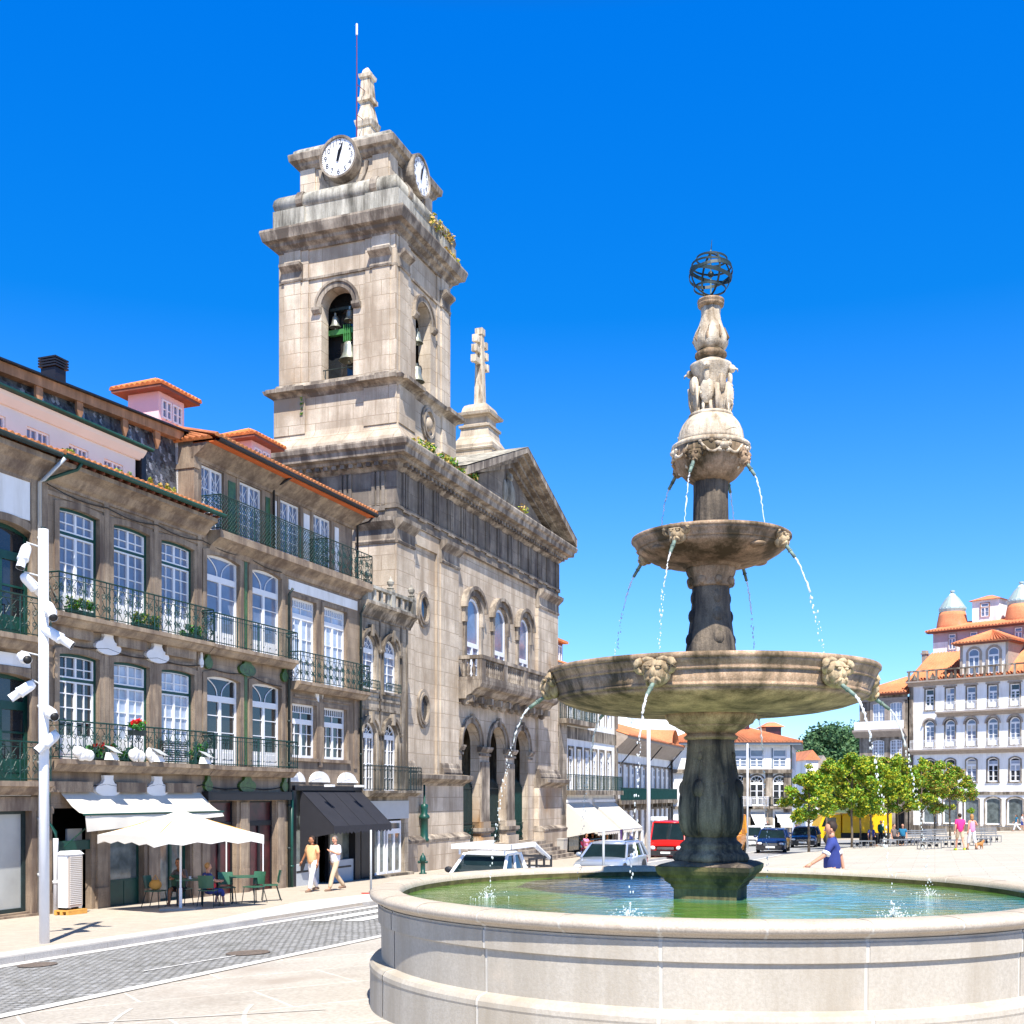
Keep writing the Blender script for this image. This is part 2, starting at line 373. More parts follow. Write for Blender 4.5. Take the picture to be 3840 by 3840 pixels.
    def build(s, name, parent=None, label=None, off=None):
        if not s.v: return None
        if off is None:
            p = parent; off = Vector((0, 0, 0))
            while p is not None:
                if p.name in BASE:
                    if BASE[p.name] is not None: off = BASE[p.name]
                    break
                p = p.parent
        me = bpy.data.meshes.new(name); me.from_pydata([(x-off[0], y-off[1], z-off[2]) for x, y, z in s.v], [], s.f)
        for m in s.ms: me.materials.append(MT[m])
        me.polygons.foreach_set('material_index', s.mi); me.polygons.foreach_set('use_smooth', s.sm); me.update()
        o = bpy.data.objects.new(name, me); COL.objects.link(o); o.parent = parent
        if label: o['label'] = label
        return o
def solo(mb, name, label, cat, frame=W0, base=(0, 0, 0), group=None, kind=None):
    o = mb.build(name, None, off=Vector(base)); o.location = frame.w(base); o.rotation_euler = (0, 0, frame.rz)
    return tag(o, label, cat, group, kind)
def struct(mb, name, label=None, kind='structure'):
    o = mb.build(name, None, off=(0, 0, 0)); return tag(o, label, None, None, kind)
def kids(o): return [c for c in bpy.data.objects if c.parent == o]
def dup(o, loc=None, rz=None, label=None, parent=None, scale=None):
    c = o.copy(); COL.objects.link(c); c.parent = parent
    if loc is not None: c.location = loc
    if rz is not None: c.rotation_euler = (0, 0, rz)
    if scale: c.scale = scale
    if label: c['label'] = label
    for k in CH_OF(o): dup(k, parent=c)
    return c
def CH_OF(o): return [c for c in o.children]
# ------------------------------------------------------------------ building pieces
def arcz(x, a, b, zs, rise):
    """height of the arch over [a, b] springing at zs"""
    if rise <= 0: return zs
    hw = (b-a)/2; xc = (a+b)/2; t = max(-1, min(1, (x-xc)/hw))
    if rise > .8*hw: return zs+rise*sqrt(max(0, 1-t*t))
    R = (hw*hw+rise*rise)/(2*rise); return zs+rise-R+sqrt(max(0, R*R-(x-xc)**2))
def arcpts(a, b, zs, rise, n=12):
    if rise <= 0: return [(a, zs), (b, zs)]
    hw = (b-a)/2
    if rise > .8*hw: xs = [(a+b)/2-hw*cos(pi*k/n) for k in range(n+1)]
    else: xs = [a+(b-a)*k/n for k in range(n+1)]
    return [(x, arcz(x, a, b, zs, rise)) for x in xs]
def wall(mb, x0, x1, z0, z1, ops, y=0., rev=.22, revm=None):
    xs = sorted(set([x0, x1]+[o[0] for o in ops]+[o[1] for o in ops])); zs = sorted(set([z0, z1]+[o[2] for o in ops]+[o[3] for o in ops]))
    for a, b in zip(xs, xs[1:]):
        run = None
        for c, d in zip(zs, zs[1:]):
            cx, cz = (a+b)/2, (c+d)/2
            hole = any(o[0] < cx < o[1] and o[2] < cz < o[3] for o in ops)
            if hole:
                if run: mb.poly([(a, y, run[0]), (b, y, run[0]), (b, y, run[1]), (a, y, run[1])]); run = None
            else: run = (run[0], d) if run else (c, d)
        if run: mb.poly([(a, y, run[0]), (b, y, run[0]), (b, y, run[1]), (a, y, run[1])])
    m0 = mb.m
    for o in ops:
        a, b, c, d = o[:4]; rise = o[4] if len(o) > 4 else 0; zs_ = d-rise; P = arcpts(a, b, zs_, rise)
        mb.m = m0
        for p, q in zip(P, P[1:]):
            if rise > 0: mb.poly([(p[0], y, p[1]), (q[0], y, q[1]), (q[0], y, d), (p[0], y, d)])
        mb.m = revm or m0
        for p, q in zip(P, P[1:]): mb.poly([(p[0], y, p[1]), (p[0], y+rev, p[1]), (q[0], y+rev, q[1]), (q[0], y, q[1])])
        mb.poly([(a, y, c), (a, y+rev, c), (a, y+rev, zs_), (a, y, zs_)]); mb.poly([(b, y, c), (b, y, zs_), (b, y+rev, zs_), (b, y+rev, c)])
        mb.poly([(a, y, c), (b, y, c), (b, y+rev, c), (a, y+rev, c)])
    mb.m = m0
def surround(mb, o, w=.14, d=.05, y=0., keystone=False, sill=True):
    """raised stone band round an opening"""
    a, b, c, t = o[:4]; r = o[4] if len(o) > 4 else 0; zs = t-r
    flat_ = 0 < r < .3*(b-a)
    inn = [(a, c)]+arcpts(a, b, zs, r)+[(b, c)]; out = [(a-w, c)]+arcpts(a-w, b+w, zs+(w if r == 0 else w*.8 if flat_ else 0), (r+.03 if flat_ else r+w) if r else 0)+[(b+w, c)]
    mb.ring(out, inn, y-d, y+.01)
    if keystone: mb.box((a+b)/2-.1, (a+b)/2+.1, y-d-.05, y, t-.02, t+w+.12)
    if sill: mb.box(a-w-.06, b+w+.06, y-d-.05, y+.01, c-.12, c-.003)
WR = random.Random(77)
def window(parent, o, y=.17, frame='white_paint', pane='glass_blue', rows=4, cols=2, transom=None, style='grid', trim=None, leaf=2, solid=0., door=False, thick=.07, bar=.028, T=None, label=None, vary=False):
    """a casement: frame mesh (outer frame, leaves, glazing bars) and its pane as a sub-part"""
    a, b, c, d = o[:4]; r = o[4] if len(o) > 4 else 0; zs = d-r; f = MB(); f.T = T; f.m = frame
    tw = 0
    if trim:
        f.m = trim; tw = .075
        inn = [(a+tw, c)]+arcpts(a+tw, b-tw, zs, r and max(.02, r-tw*.4))+[(b-tw, c)]; out = [(a, c)]+arcpts(a, b, zs+(0 if r else tw*0), r)+[(b, c)]
        inn = [(x, min(z, d-tw)) if not r else (x, z-tw*.6 if z > c+.01 else z) for x, z in inn]
        f.ring(out, inn, y-.05, y+.05); f.m = frame
    a1, b1 = a+tw, b-tw; d1 = d-tw; r1 = max(0, r-tw*.3) if r else 0; zs1 = d1-r1; ft = thick
    inn = [(a1+ft, c+ft)]+arcpts(a1+ft, b1-ft, zs1-(0 if r1 else ft), (r1-ft) if r1 > ft else (r1*.5 if r1 else 0))+[(b1-ft, c+ft)]
    out = [(a1, c)]+arcpts(a1, b1, zs1, r1)+[(b1, c)]
    f.ring(out, inn, y-.03, y+.04)
    f.box(a1+ft*.6, b1-ft*.6, y-.028, y+.038, c, c+ft*1.3)
    top = lambda x: arcz(x, a1, b1, zs1, r1)-ft*.5
    xc = (a1+b1)/2
    if transom:
        f.m = trim or frame
        if trim: f.box(a1, b1, y-.05, y+.03, transom-.04, transom+.04)
        f.m = frame; f.box(a1+ft*.5, b1-ft*.5, y-.045, y+.035, transom-.045-ft*.6, transom+.045+ft*.6)
    tz = transom or d1
    if leaf == 2: f.box(xc-ft*.75, xc+ft*.75, y-.04, y+.035, c, min(top(xc), tz))
    if transom and style == 'grid' and leaf == 2: f.box(xc-ft*.6, xc+ft*.6, y-.035, y+.03, tz, top(xc))
    lz0 = c+solid
    if solid:
        f.box(a1+ft*.7, b1-ft*.7, y-.02, y+.02, c+ft, lz0)
        for s0, s1 in ((a1+ft*2, xc-ft*1.6), (xc+ft*1.6, b1-ft*2)): f.box(s0, s1, y-.032, y, c+ft*2.2, lz0-ft*1.2)
    n = leaf*cols
    for k in range(1, n):
        if leaf == 2 and k == cols: continue
        x = a1+(b1-a1)*k/n; f.box(x-bar/2, x+bar/2, y-.02, y+.02, lz0, min(top(x), tz) if style == 'grid' or not transom else tz)
        if transom and style == 'grid': f.box(x-bar/2, x+bar/2, y-.02, y+.02, tz, top(x))
    for k in range(1, rows):
        z = lz0+(min(tz, d1)-lz0)*k/rows; f.box(a1+ft*.7, b1-ft*.7, y-.018, y+.022, z-bar/2, z+bar/2)
    if transom and style == 'grid':
        z = tz+(zs1+r1*.5-tz)*.5; f.box(a1+ft*.7, b1-ft*.7, y-.018, y+.022, z-bar/2, z+bar/2)
    if style == 'fan' and transom:       # two curved bars rising from the middle
        for sgn in (-1, 1):
            pts = [(xc+sgn*(b1-xc)*.78*sin(t*pi/2)*1., y, tz+ft+(top(xc)-tz-ft)*(.12+.85*(1-cos(t*pi/2)))) for t in [k/6 for k in range(7)]]
            pts = [(xc+sgn*((b1-xc)*.12+(b1-xc)*.62*t**1.6), y, tz+.05+(top(xc)-tz-.08)*t**.62) for t in [k/7 for k in range(8)]]
            f.tube(pts, .022, 4)
    if style == 'spokes' and transom:
        for k in range(1, 5):
            an = pi*k/5; f.tube([(xc, y, tz+.03), (xc+cos(an)*(b1-xc)*.9, y, tz+sin(an)*(top(xc)-tz)*.95)], .018, 4)
        f.tube([(xc+cos(pi*k/10)*(b1-xc)*.45, y, tz+.03+sin(pi*k/10)*(top(xc)-tz)*.5) for k in range(11)], .018, 4)
    if style == 'teeth' and transom:
        for k in range(1, 10):
            x = a1+ft+(b1-a1-2*ft)*k/10; f.box(x-.012, x+.012, y-.02, y+.02, (tz+d1)/2+.02, d1-ft*.5)
        f.box(a1+ft*.5, b1-ft*.5, y-.02, y+.02, (tz+d1)/2, (tz+d1)/2+.03); f.box(xc-.02, xc+.02, y-.02, y+.02, tz, (tz+d1)/2)
    if style == 'diamond':
        for xm, hw in (((a1+xc)/2, (xc-a1)*.36), ((b1+xc)/2, (xc-a1)*.36)):
            zm = d1-(d1-c)*.26; hh = (d1-c)*.18
            for p, q in (((-1, 0), (0, 1)), ((0, 1), (1, 0)), ((1, 0), (0, -1)), ((0, -1), (-1, 0))): f.tube([(xm+p[0]*hw*.62, y, zm+p[1]*hh*.62), (xm+q[0]*hw*.62, y, zm+q[1]*hh*.62)], .014, 4)
            for p in ((-1, 1), (1, 1), (-1, -1), (1, -1)): f.tube([(xm+p[0]*hw*.31, y, zm+p[1]*hh*.31), (xm+p[0]*hw, y, zm+p[1]*hh)], .014, 4)
            f.box(xm-hw*1.15, xm+hw*1.15, y-.02, y+.02, zm-hh*1.3, zm-hh*1.3+.025)
    w = f.build('door' if door else 'window', parent, label)
    if vary and WR.random() < .45:
        q = MB(); q.T = T; q.m = WR.choice(['canvas', 'white_enamel', 'glass_pale']); zc = max(lz0+.1, zs1-(zs1-lz0)*WR.uniform(.12, .55)); xa, xb = (a1+ft, b1-ft) if WR.random() < .6 else (a1+ft, a1+(b1-a1)*WR.uniform(.3, .5)); q.poly([(xa, y+.006, zc), (xb, y+.006, zc), (xb, y+.006, zs1-.03), (xa, y+.006, zs1-.03)]); q.build('blind', w)
    if vary: pane = WR.choice([pane, pane, 'glass_dark', 'glass_blue'])
    g = MB(); g.T = T; g.m = pane; P = arcpts(a1+.02, b1-.02, zs1-.02, r1); g.poly([(a1+.02, y+.015, lz0)]+[(x, y+.015, z-.01) for x, z in P]+[(b1-.02, y+.015, lz0)])
    g.build('pane', w)
    return w
def slabbox(mb, x0, x1, y0, y1, z0, z1, nose=.05):
    mb.sqprofile((x0, x1, y0, y1), [(z0, -.10), (z0+.04, -.10), (z0+(z1-z0)*.45, -.03), (z0+(z1-z0)*.55, 0), (z1, 0)])
def scroll(mb, c, r, turns, s, r0=.012, plane='x', phase=0, y=0):
    """small wrought iron spiral lying in the rail's plane"""
    n = int(9*turns); pts = []
    for k in range(n+1):
        t = k/n; a = phase+s*2*pi*turns*t; rr = r*(1-.72*t)
        if plane == 'x': pts.append((c[0]+rr*cos(a), y, c[1]+rr*sin(a)))
        else: pts.append((y, c[0]+rr*cos(a), c[1]+rr*sin(a)))
    mb.tube(pts, r0, 4, cap=False)
def railing(parent, x0, x1, yo, z0, z1, style='scroll', m='green_iron', ret=True, posts=None, name='railing', yw=0., bar=.011):
    f = MB(); f.m = m
    runs = [('x', x0, x1, yo)]
    if ret: runs += [('y', yo, yw, x0), ('y', yo, yw, x1)]
    H = z1-z0
    for ax, a, b, k0 in runs:
        def P(t, z): return (t, k0, z) if ax == 'x' else (k0, t, z)
        L = b-a
        def rod(t, za, zb, r=bar): f.tube([P(t, za), P(t, zb)], r, 4, cap=False)
        for z, r in ((z1, .022), (z0+.05, .014), (z1-.13 if style != 'lattice' else z1-.05, .010)): f.tube([P(a, z), P(b, z)], r, 4)
        n = max(1, round(abs(L)/(1.0 if style != 'bars' else 1.2)))
        for k in range(n+1): rod(a+L*k/n, z0, z1, .02)
        if style == 'bars':
            n = max(2, int(abs(L)/.12))
            for k in range(n+1):
                t = a+L*k/n; rod(t, z0, z1-.02)
                if k % 3 == 1: scroll(f, (t, z0+H*.2), .045, 1, 1, .008, ax, y=k0); scroll(f, (t, z0+H*.8), .045, 1, -1, .008, ax, y=k0)
        if style == 'scroll':
            n = max(1, int(abs(L)/.42))
            for k in range(n):
                t = a+L*(k+.5)/n; hw = abs(L)/n*.5
                for sg in (-1, 1):
                    scroll(f, (t+sg*hw*.48, z0+H*.30), hw*.46, 1.25, sg, .012, ax, -pi/2, k0)
                    scroll(f, (t-sg*hw*.48, z0+H*.62), hw*.46, 1.25, sg, .012, ax, pi/2, k0)
                    f.tube([P(t+sg*hw*u, z0+H*v) for u, v in ((.1, .08), (.75, .3), (.25, .5), (.8, .7), (.12, .86))], .011, 4, cap=False)
                scroll(f, (t, z0+H*.93), hw*.2, 1, 1, .009, ax, 0, k0)
                rod(a+L*k/n, z0, z1)
        if style == 'lattice':
            n = max(2, int(abs(L)/.14)); st = L/n
            for k in range(-7, n+1):
                for sg in (1, -1):
                    p = []
                    for q in (0, 1):
                        t = a+st*(k+(7*q if sg == 1 else 7*(1-q))); z = z0+.05+(H-.1)*q; p.append((t, z))
                    lo, hi = min(a, b), max(a, b)
                    (t0, za), (t1, zb) = p
                    def clip(t, u0, v0, u1, v1): return v0+(v1-v0)*(t-u0)/(u1-u0)
                    if min(t0, t1) > hi or max(t0, t1) < lo: continue
                    A, B = sorted(p)
                    if A[0] < lo: A = (lo, clip(lo, *A, *B))
                    if B[0] > hi: B = (hi, clip(hi, *A, *B))
                    if B[0]-A[0] > .02: f.tube([P(*A), P(*B)], .010, 3, cap=False)
            n2 = max(1, int(abs(L)/.28))
            for k in range(n2):
                for zz in (.25, .55, .85): scroll(f, (a+L*(k+.5)/n2, z0+H*zz), .06, 1, 1, .009, ax, 0, k0)
        if style == 'teeth':
            n = max(2, int(abs(L)/.11))
            for k in range(n+1):
                t = a+L*k/n; rod(t, z0, z1+(.06 if k % 2 else 0)); 
                if k % 4 == 0: scroll(f, (t, z1-.18), .05, 1, 1, .01, ax, y=k0)
    return f.build(name, parent)
def tile_roof(mb, e0, e1, r1, r0, pitch=.22, amp=.04, rows=1, lip=True, m='roof_tile'):
    """corrugated clay tiles from the eave e0-e1 up to the ridge r0-r1"""
    e0, e1, r0, r1 = map(Vector, (e0, e1, r0, r1)); L = (e1-e0).length; n = max(1, int(L/pitch)); sub = 6
    up = (e1-e0).cross(r0-e0 if (r0-e0).length > .01 else r1-e0).normalized()
    if up.z < 0: up = -up
    mb.m = m; old = mb.smooth; mb.smooth = True; N = n*sub; K = rows
    grid = []
    for j in range(K+1):
        row = []
        for k in range(N+1):
            t = k/N; h = abs(sin(pi*k/sub))*amp*2-amp*.3
            p = e0.lerp(e1, t).lerp(r0.lerp(r1, t), j/K)+up*(h+ (0 if j else 0)); row.append(p)
        grid.append(mb.vs(row))
    for j in range(K):
        for k in range(N): mb.face([grid[j]+k, grid[j]+k+1, grid[j+1]+k+1, grid[j+1]+k])
    if lip:
        mb.smooth = False; row = mb.vs([e0.lerp(e1, k/N)-up*.05 for k in range(N+1)])
        mb.m = 'roof_tile_bright' if m == 'roof_tile' else m
        for k in range(N): mb.face([grid[0]+k, grid[0]+k+1, row+k+1, row+k])
    mb.smooth = old
def textmesh(s, size):
    cu = bpy.data.curves.new('txt', 'FONT'); cu.body = s; cu.size = size; cu.align_x = 'CENTER'; cu.align_y = 'CENTER'; cu.resolution_u = 3
    o = bpy.data.objects.new('txt', cu); COL.objects.link(o); dg = bpy.context.evaluated_depsgraph_get()
    me = bpy.data.meshes.new_from_object(o.evaluated_get(dg)); bpy.data.objects.remove(o); return me
def leaves(mb, centres, n, size, mats, squash=1., rnd=None):
    """many small leaf faces spread through clumps: centres = [(x, y, z, radius)]"""
    rnd = rnd or random
    tot = sum(c[3]**2 for c in centres)
    for c in centres:
        k = max(2, int(n*c[3]**2/tot)); mb.m = rnd.choice(mats)
        for _ in range(k):
            if rnd.random() < .4: mb.m = rnd.choice(mats)
            d = Vector((rnd.gauss(0, 1), rnd.gauss(0, 1), rnd.gauss(0, 1))).normalized()*(c[3]*rnd.random()**.45)
            p = Vector(c[:3])+Vector((d.x, d.y, d.z*squash)); s = size*(.6+.8*rnd.random())
            a = Vector((rnd.gauss(0, 1), rnd.gauss(0, 1), rnd.gauss(0, .6))).normalized(); b = a.cross(Vector((rnd.gauss(0, 1), rnd.gauss(0, 1), rnd.gauss(0, 1)))).normalized()
            mb.poly([p-a*s, p+b*s*.55, p+a*s, p-b*s*.55])
# ================================================================== ground
def cl(v, a, b): return max(a, min(b, v))
def G2(x, y, dz=0): return -1.85+.03*cl(x, -80, 120)-.028*cl(y, -60, 135)+dz
g = MB(); g.m = 'asphalt'
xs = [-1500, -80, 120, 1500]; ys = [-300, -60, 135, 2500]
for i in range(3):
    for j in range(3): g.poly([(x, y, G2(x, y, -.14)) for x, y in ((xs[i], ys[j]), (xs[i+1], ys[j]), (xs[i+1], ys[j+1]), (xs[i], ys[j+1]))])
struct(g, 'ground')
def rw(s, o): p = ROW.w((s, o, 0)); return (p.x, p.y)
def sheet(mb, pts, dz): mb.poly([(x, y, gz(x, y)+dz) for x, y in pts])
def slabpoly(mb, pts, d0, d1):
    n = len(pts); a = mb.vs([(x, y, gz(x, y)+d0) for x, y in pts]); b = mb.vs([(x, y, gz(x, y)+d1) for x, y in pts])
    mb.face([b+k for k in range(n)])
    for k in range(n): mb.face([a+k, a+(k+1) % n, b+(k+1) % n, b+k])
g = MB(); g.m = 'cobbles'; sheet(g, [rw(-60, -7.6), rw(-60, -11.4), rw(20, -12.55), rw(20, -7.6)], -.10); struct(g, 'road')
g = MB(); g.m = 'asphalt'; sheet(g, [rw(20, -7.6), rw(20, -12.6), rw(40, -13.2), (28, 78), (120, 100), (120, 112), (10, 112), rw(46, -7.6)], -.095); struct(g, 'street')
g = MB(); g.m = 'gutter_stone'; sheet(g, [rw(-60, -7.32), rw(-60, -7.62), rw(46, -7.62), rw(46, -7.32)], -.092); struct(g, 'gutter_strip')
PLZ = [rw(-60, -11.4), rw(-2, -12.0), rw(20, -12.5), rw(38, -13.2), (20.5, 70.5), (29, 79), (38, 100), (45, 128), (119, 130), (119, -58), rw(-60, -90)]
g = MB(); g.m = 'plaza'; slabpoly(g, PLZ, -.13, 0); struct(g, 'plaza')
# near paving with long pale joints
FX, FY = 2.195, 12.8
g = MB(); g.m = 'flagstone'; sheet(g, [rw(-50, -11.62), rw(-2, -12.22), rw(5.5, -12.4)]+[(FX+7.5*sin(a), FY-7.5*cos(a)) for a in [radians(k) for k in range(140, -1, -10)]]+[(0, 2), (-20, 0)], .004); struct(g, 'paving')
g = MB(); g.m = 'paving_joint'; 
for k, r in enumerate((5.0, 6.3)):
    P = [(FX+(r+d)*sin(radians(a)), FY-(r+d)*cos(radians(a))) for a in range(-88, -19, 4) for d in (0, .05)]
    for i in range(0, len(P)-2, 2): sheet(g, [P[i], P[i+1], P[i+3], P[i+2]], .008)
for a in (-80, -62, -44, -30):
    c, s_ = cos(radians(a)), sin(radians(a)); t = (c*.02, s_*.02)
    sheet(g, [(FX+4.2*s_-t[0], FY-4.2*c-t[1]), (FX+6.9*s_-t[0], FY-6.9*c-t[1]), (FX+6.9*s_+t[0], FY-6.9*c+t[1]), (FX+4.2*s_+t[0], FY-4.2*c+t[1])], .012)
struct(g, 'paving_joints')
g = MB(); g.m = 'gutter_stone'; e = [rw(-60, -11.4), rw(-2, -12.0), rw(20, -12.5), rw(38, -13.2)]; e2 = [rw(-60, -11.62), rw(-2, -12.22), rw(20, -12.72), rw(38, -13.42)]
for k in range(3): sheet(g, [e[k], e2[k], e2[k+1], e[k+1]], .016)
struct(g, 'plaza_edging')
g = MB(); g.m = 'sidewalk'; slabpoly(g, [rw(-60, -7.1), rw(58, -7.1), rw(58, 1.5), rw(-60, 1.5)], -.13, 0); struct(g, 'sidewalk')
g = MB(); g.m = 'smooth_path'; sheet(g, [rw(-60, -7.1), rw(-2.5, -7.1), rw(4.5, -7.1), rw(12, -7.1), rw(12, -6.0), rw(4.5, -4.9), rw(-2.5, -6.5), rw(-60, -6.6)], .005); struct(g, 'kerb_path')
g = MB(); g.m = 'kerb_stone'
for k in range(-60, 58, 1): slabpoly(g, [rw(k+.006, -7.32), rw(k+.994, -7.32), rw(k+.994, -7.104), rw(k+.006, -7.104)], -.13, .012 if not -2 < k < 4 else -.06)
struct(g, 'kerb')
g = MB(); g.m = 'sidewalk'; slabpoly(g, [rw(58, -3), (14, 98), (60, 99), (60, 112), rw(58, 12)], -.13, .02); struct(g, 'pavement')
g = MB(); g.m = 'road_paint'
for k in range(5):
    o = -8.15-.86*k; sheet(g, [rw(-.5, o), rw(-.5, o-.45), rw(3.6, o-.45), rw(3.6, o)], -.086)
a, b = on_ground(537, 3619), on_ground(884, 3562)
sheet(g, [(a.x, a.y-.05), (b.x, b.y-.05), (b.x, b.y+.05), (a.x, a.y+.05)], -.086)
for y0 in (58, 66, 74): sheet(g, [rw(y0-28, -10.2), rw(y0-28, -10.32), rw(y0-24, -10.32), rw(y0-24, -10.2)], -.086)
struct(g, 'road_marking')
for (px, py, rx, lb) in ((930, 3553, .36, 'round iron manhole cover in the cobbled road'), (140, 3597, .30, 'rusty drain cover in the white gutter strip by the kerb')):
    p = on_ground(px, py); m_ = MB(); m_.m = 'manhole_iron'; z = gz(p.x, p.y)-.088
    m_.T = lambda q, p=p: Vector((q.x, q.y, gz(q.x, q.y)-.086+q.z))
    m_.lathe([(rx, -.004), (rx, .006), (rx*.92, .008), (rx*.9, .004), (.001, .005)], 24, p.x, p.y)
    solo(m_, 'manhole_cover', lb, 'manhole', base=(p.x, p.y, z))
# ================================================================== the row of houses
def house(name, label, s0, o0=0, cat='building'):
    p = ROW.w((s0, o0, 0)); return thing(name, label, cat, ROW, (s0, o0, gz(p.x, p.y)))
def body(parent, s0, s1, z1, depth=9, m='granite', zb=-4.1, top=True, y0=.25):
    """side and back walls behind a facade"""
    b = MB(); b.m = m; b.poly([(s0, 0, zb), (s0, depth, zb), (s0, depth, z1), (s0, 0, z1)]); b.poly([(s1, 0, zb), (s1, depth, zb), (s1, depth, z1), (s1, 0, z1)])
    b.poly([(s0, depth, zb), (s1, depth, zb), (s1, depth, z1), (s0, depth, z1)])
    if top: b.poly([(s0, 0, z1), (s1, 0, z1), (s1, depth, z1), (s0, depth, z1)])
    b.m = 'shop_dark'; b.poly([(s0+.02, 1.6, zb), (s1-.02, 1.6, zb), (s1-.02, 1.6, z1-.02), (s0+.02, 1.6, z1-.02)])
    return b.build('side_wall', parent)
def cornice(parent, s0, s1, z0, z1, e, m='house_trim', y=0., name='cornice'):
    f = MB(); f.m = m; h = z1-z0
    f.linprofile(s0, s1, [(y+.02, z0), (y-.05, z0), (y-.06, z0+h*.12), (y-e*.30, z0+h*.25), (y-e*.55, z0+h*.55), (y-e*.85, z0+h*.75), (y-e, z0+h*.80), (y-e, z1), (y+.02, z1)])
    return f.build(name, parent)
def gutter(parent, s0, s1, y, z, m='green_paint', r=.08):
    f = MB(); f.m = m; f.smooth = True; pr = [(y+r*cos(a), z+r*sin(a)) for a in [pi+pi*k/6 for k in range(7)]]
    pr = pr+[(yy*.86+y*.14, zz+.012) for yy, zz in reversed(pr)]; f.linprofile(s0, s1, pr)
    f.smooth = False
    k = s0+.3
    while k < s1: f.box(k, k+.025, y-r-.01, y+r+.12, z-.01, z+.01); k += .9
    return f.build('gutter', parent)
def pipe(parent, pts, r=.05, m='grey_paint', name='downpipe', brackets=True):
    f = MB(); f.m = m; f.smooth = True; f.tube(pts, r, 8)
    if brackets:
        a, b = Vector(pts[-2]), Vector(pts[-1]); n = int((b-a).length/1.6)
        for k in range(1, n+1):
            q = a.lerp(b, k/(n+1)); f.tube([q-Vector((0, 0, .04)), q+Vector((0, 0, .04))], r*1.25, 8)
    return f.build(name, parent)
def slab(parent, s0, s1, e, z0, z1, m='house_trim'):
    f = MB(); f.m = m; h = z1-z0
    f.linprofile(s0, s1, [(.02, z0), (-e*.55, z0), (-e*.72, z0+h*.25), (-e*.86, z0+h*.55), (-e, z0+h*.62), (-e, z1), (.02, z1)])
    return f.build('balcony_slab', parent)
def cartouche(parent, s, z, w, h, m='white_enamel', name='plaster_cartouche'):
    f = MB(); f.m = m; pts = [(s+w/2*cos(a), z+h/2*sin(a)) for a in [2*pi*k/20 for k in range(20)]]
    f.extrude(pts, -.10, .01); n_ = w*.17; f.extrude([(s-n_*1.5, z+h*.35), (s+n_*1.5, z+h*.35), (s+n_, z+h*.7), (s+n_*1.1, z+h*.35+.25), (s-n_*1.1, z+h*.35+.25), (s-n_, z+h*.7)], -.104, .01); return f.build(name, parent)
# ---- house A : green doors, grey shop window
hA = house('corner_house', 'stone house with green arched balcony doors at the left edge of the photo', -6, cat='house')
opsA = [(-1.78, .07, 3.86, 6.63, .2), (-1.78, .07, .33, 2.95, .12), (-4.4, -2.6, 3.86, 6.63, .2), (-4.4, -2.6, .33, 2.95, .18), (-3.6, -.11, -2.9, -.4)]
f = MB(); f.m = 'house_granite'; wall(f, -6, .24, -4.1, 8.3, opsA, rev=.3)
f.m = 'house_trim'; [surround(f, o, .2, .05) for o in opsA[:4]]; f.box(-6, .24, -.06, .01, 3.0, 3.12); f.box(-.1, .24, -.07, .01, -4, 7.9); f.box(-3.9, .2, -.10, .01, -.4, -.05); f.box(-3.75, .1, -.14, .01, -3.3, -2.95)
f.m = 'white_plaster'; f.box(-6, -.12, -.03, .01, 6.8, 7.8); f.box(-6, -.05, -.03, .01, 3.14, 3.45); f.box(-6, .2, -.05, .01, -.03, .12); f.build('wall', hA)
body(hA, -6, .24, 8.3, m='house_granite')
for o in opsA[:4]:
    window(hA, o, .26, 'green_paint', 'glass_dark', rows=2, cols=1, transom=o[3]-.75, style='none', solid=.55, door=True, bar=.05, thick=.10)
for z in (.33, 3.86): slab(hA, -6, .2, .5, z-.34, z, 'house_trim'); railing(hA, -6, .12, -.46, z, z+.95, 'scroll', ret=False)
w = MB(); w.m = 'dark_iron'; w.ring([(-3.6, -2.9), (-3.6, -.4), (-.11, -.4), (-.11, -2.9), (-3.6, -2.9)], [(-3.5, -2.8), (-3.5, -.48), (-.22, -.48), (-.22, -2.8), (-3.5, -2.8)], .12, .2); w = w.build('shop_window', hA)
w_ = MB(); w_.m = 'glass_frost'; w_.poly([(-3.52, .17, -2.82), (-.2, .17, -2.82), (-.2, .17, -.46), (-3.52, .17, -.46)]); w_.build('pane', w)
w_ = MB(); w_.m = 'dark_iron'
for k in range(6): w_.box(-1.35+(k % 2)*.09+(k//2)*.0, -1.31+(k % 2)*.09, -.115, -.10, -.30+(k//2)*.06, -.26+(k//2)*.06)
w_.build('air_vent', hA)
cornice(hA, -6, .26, 7.75, 8.42, .5)
gutter(hA, -6, .3, -.62, 8.52, 'dark_iron', .09)
r = MB(); tile_roof(r, (-6, -.55, 8.58), (.35, -.55, 8.58), (.35, .9, 8.8), (-6, .9, 8.8), .21, .045); r.build('roof', hA)
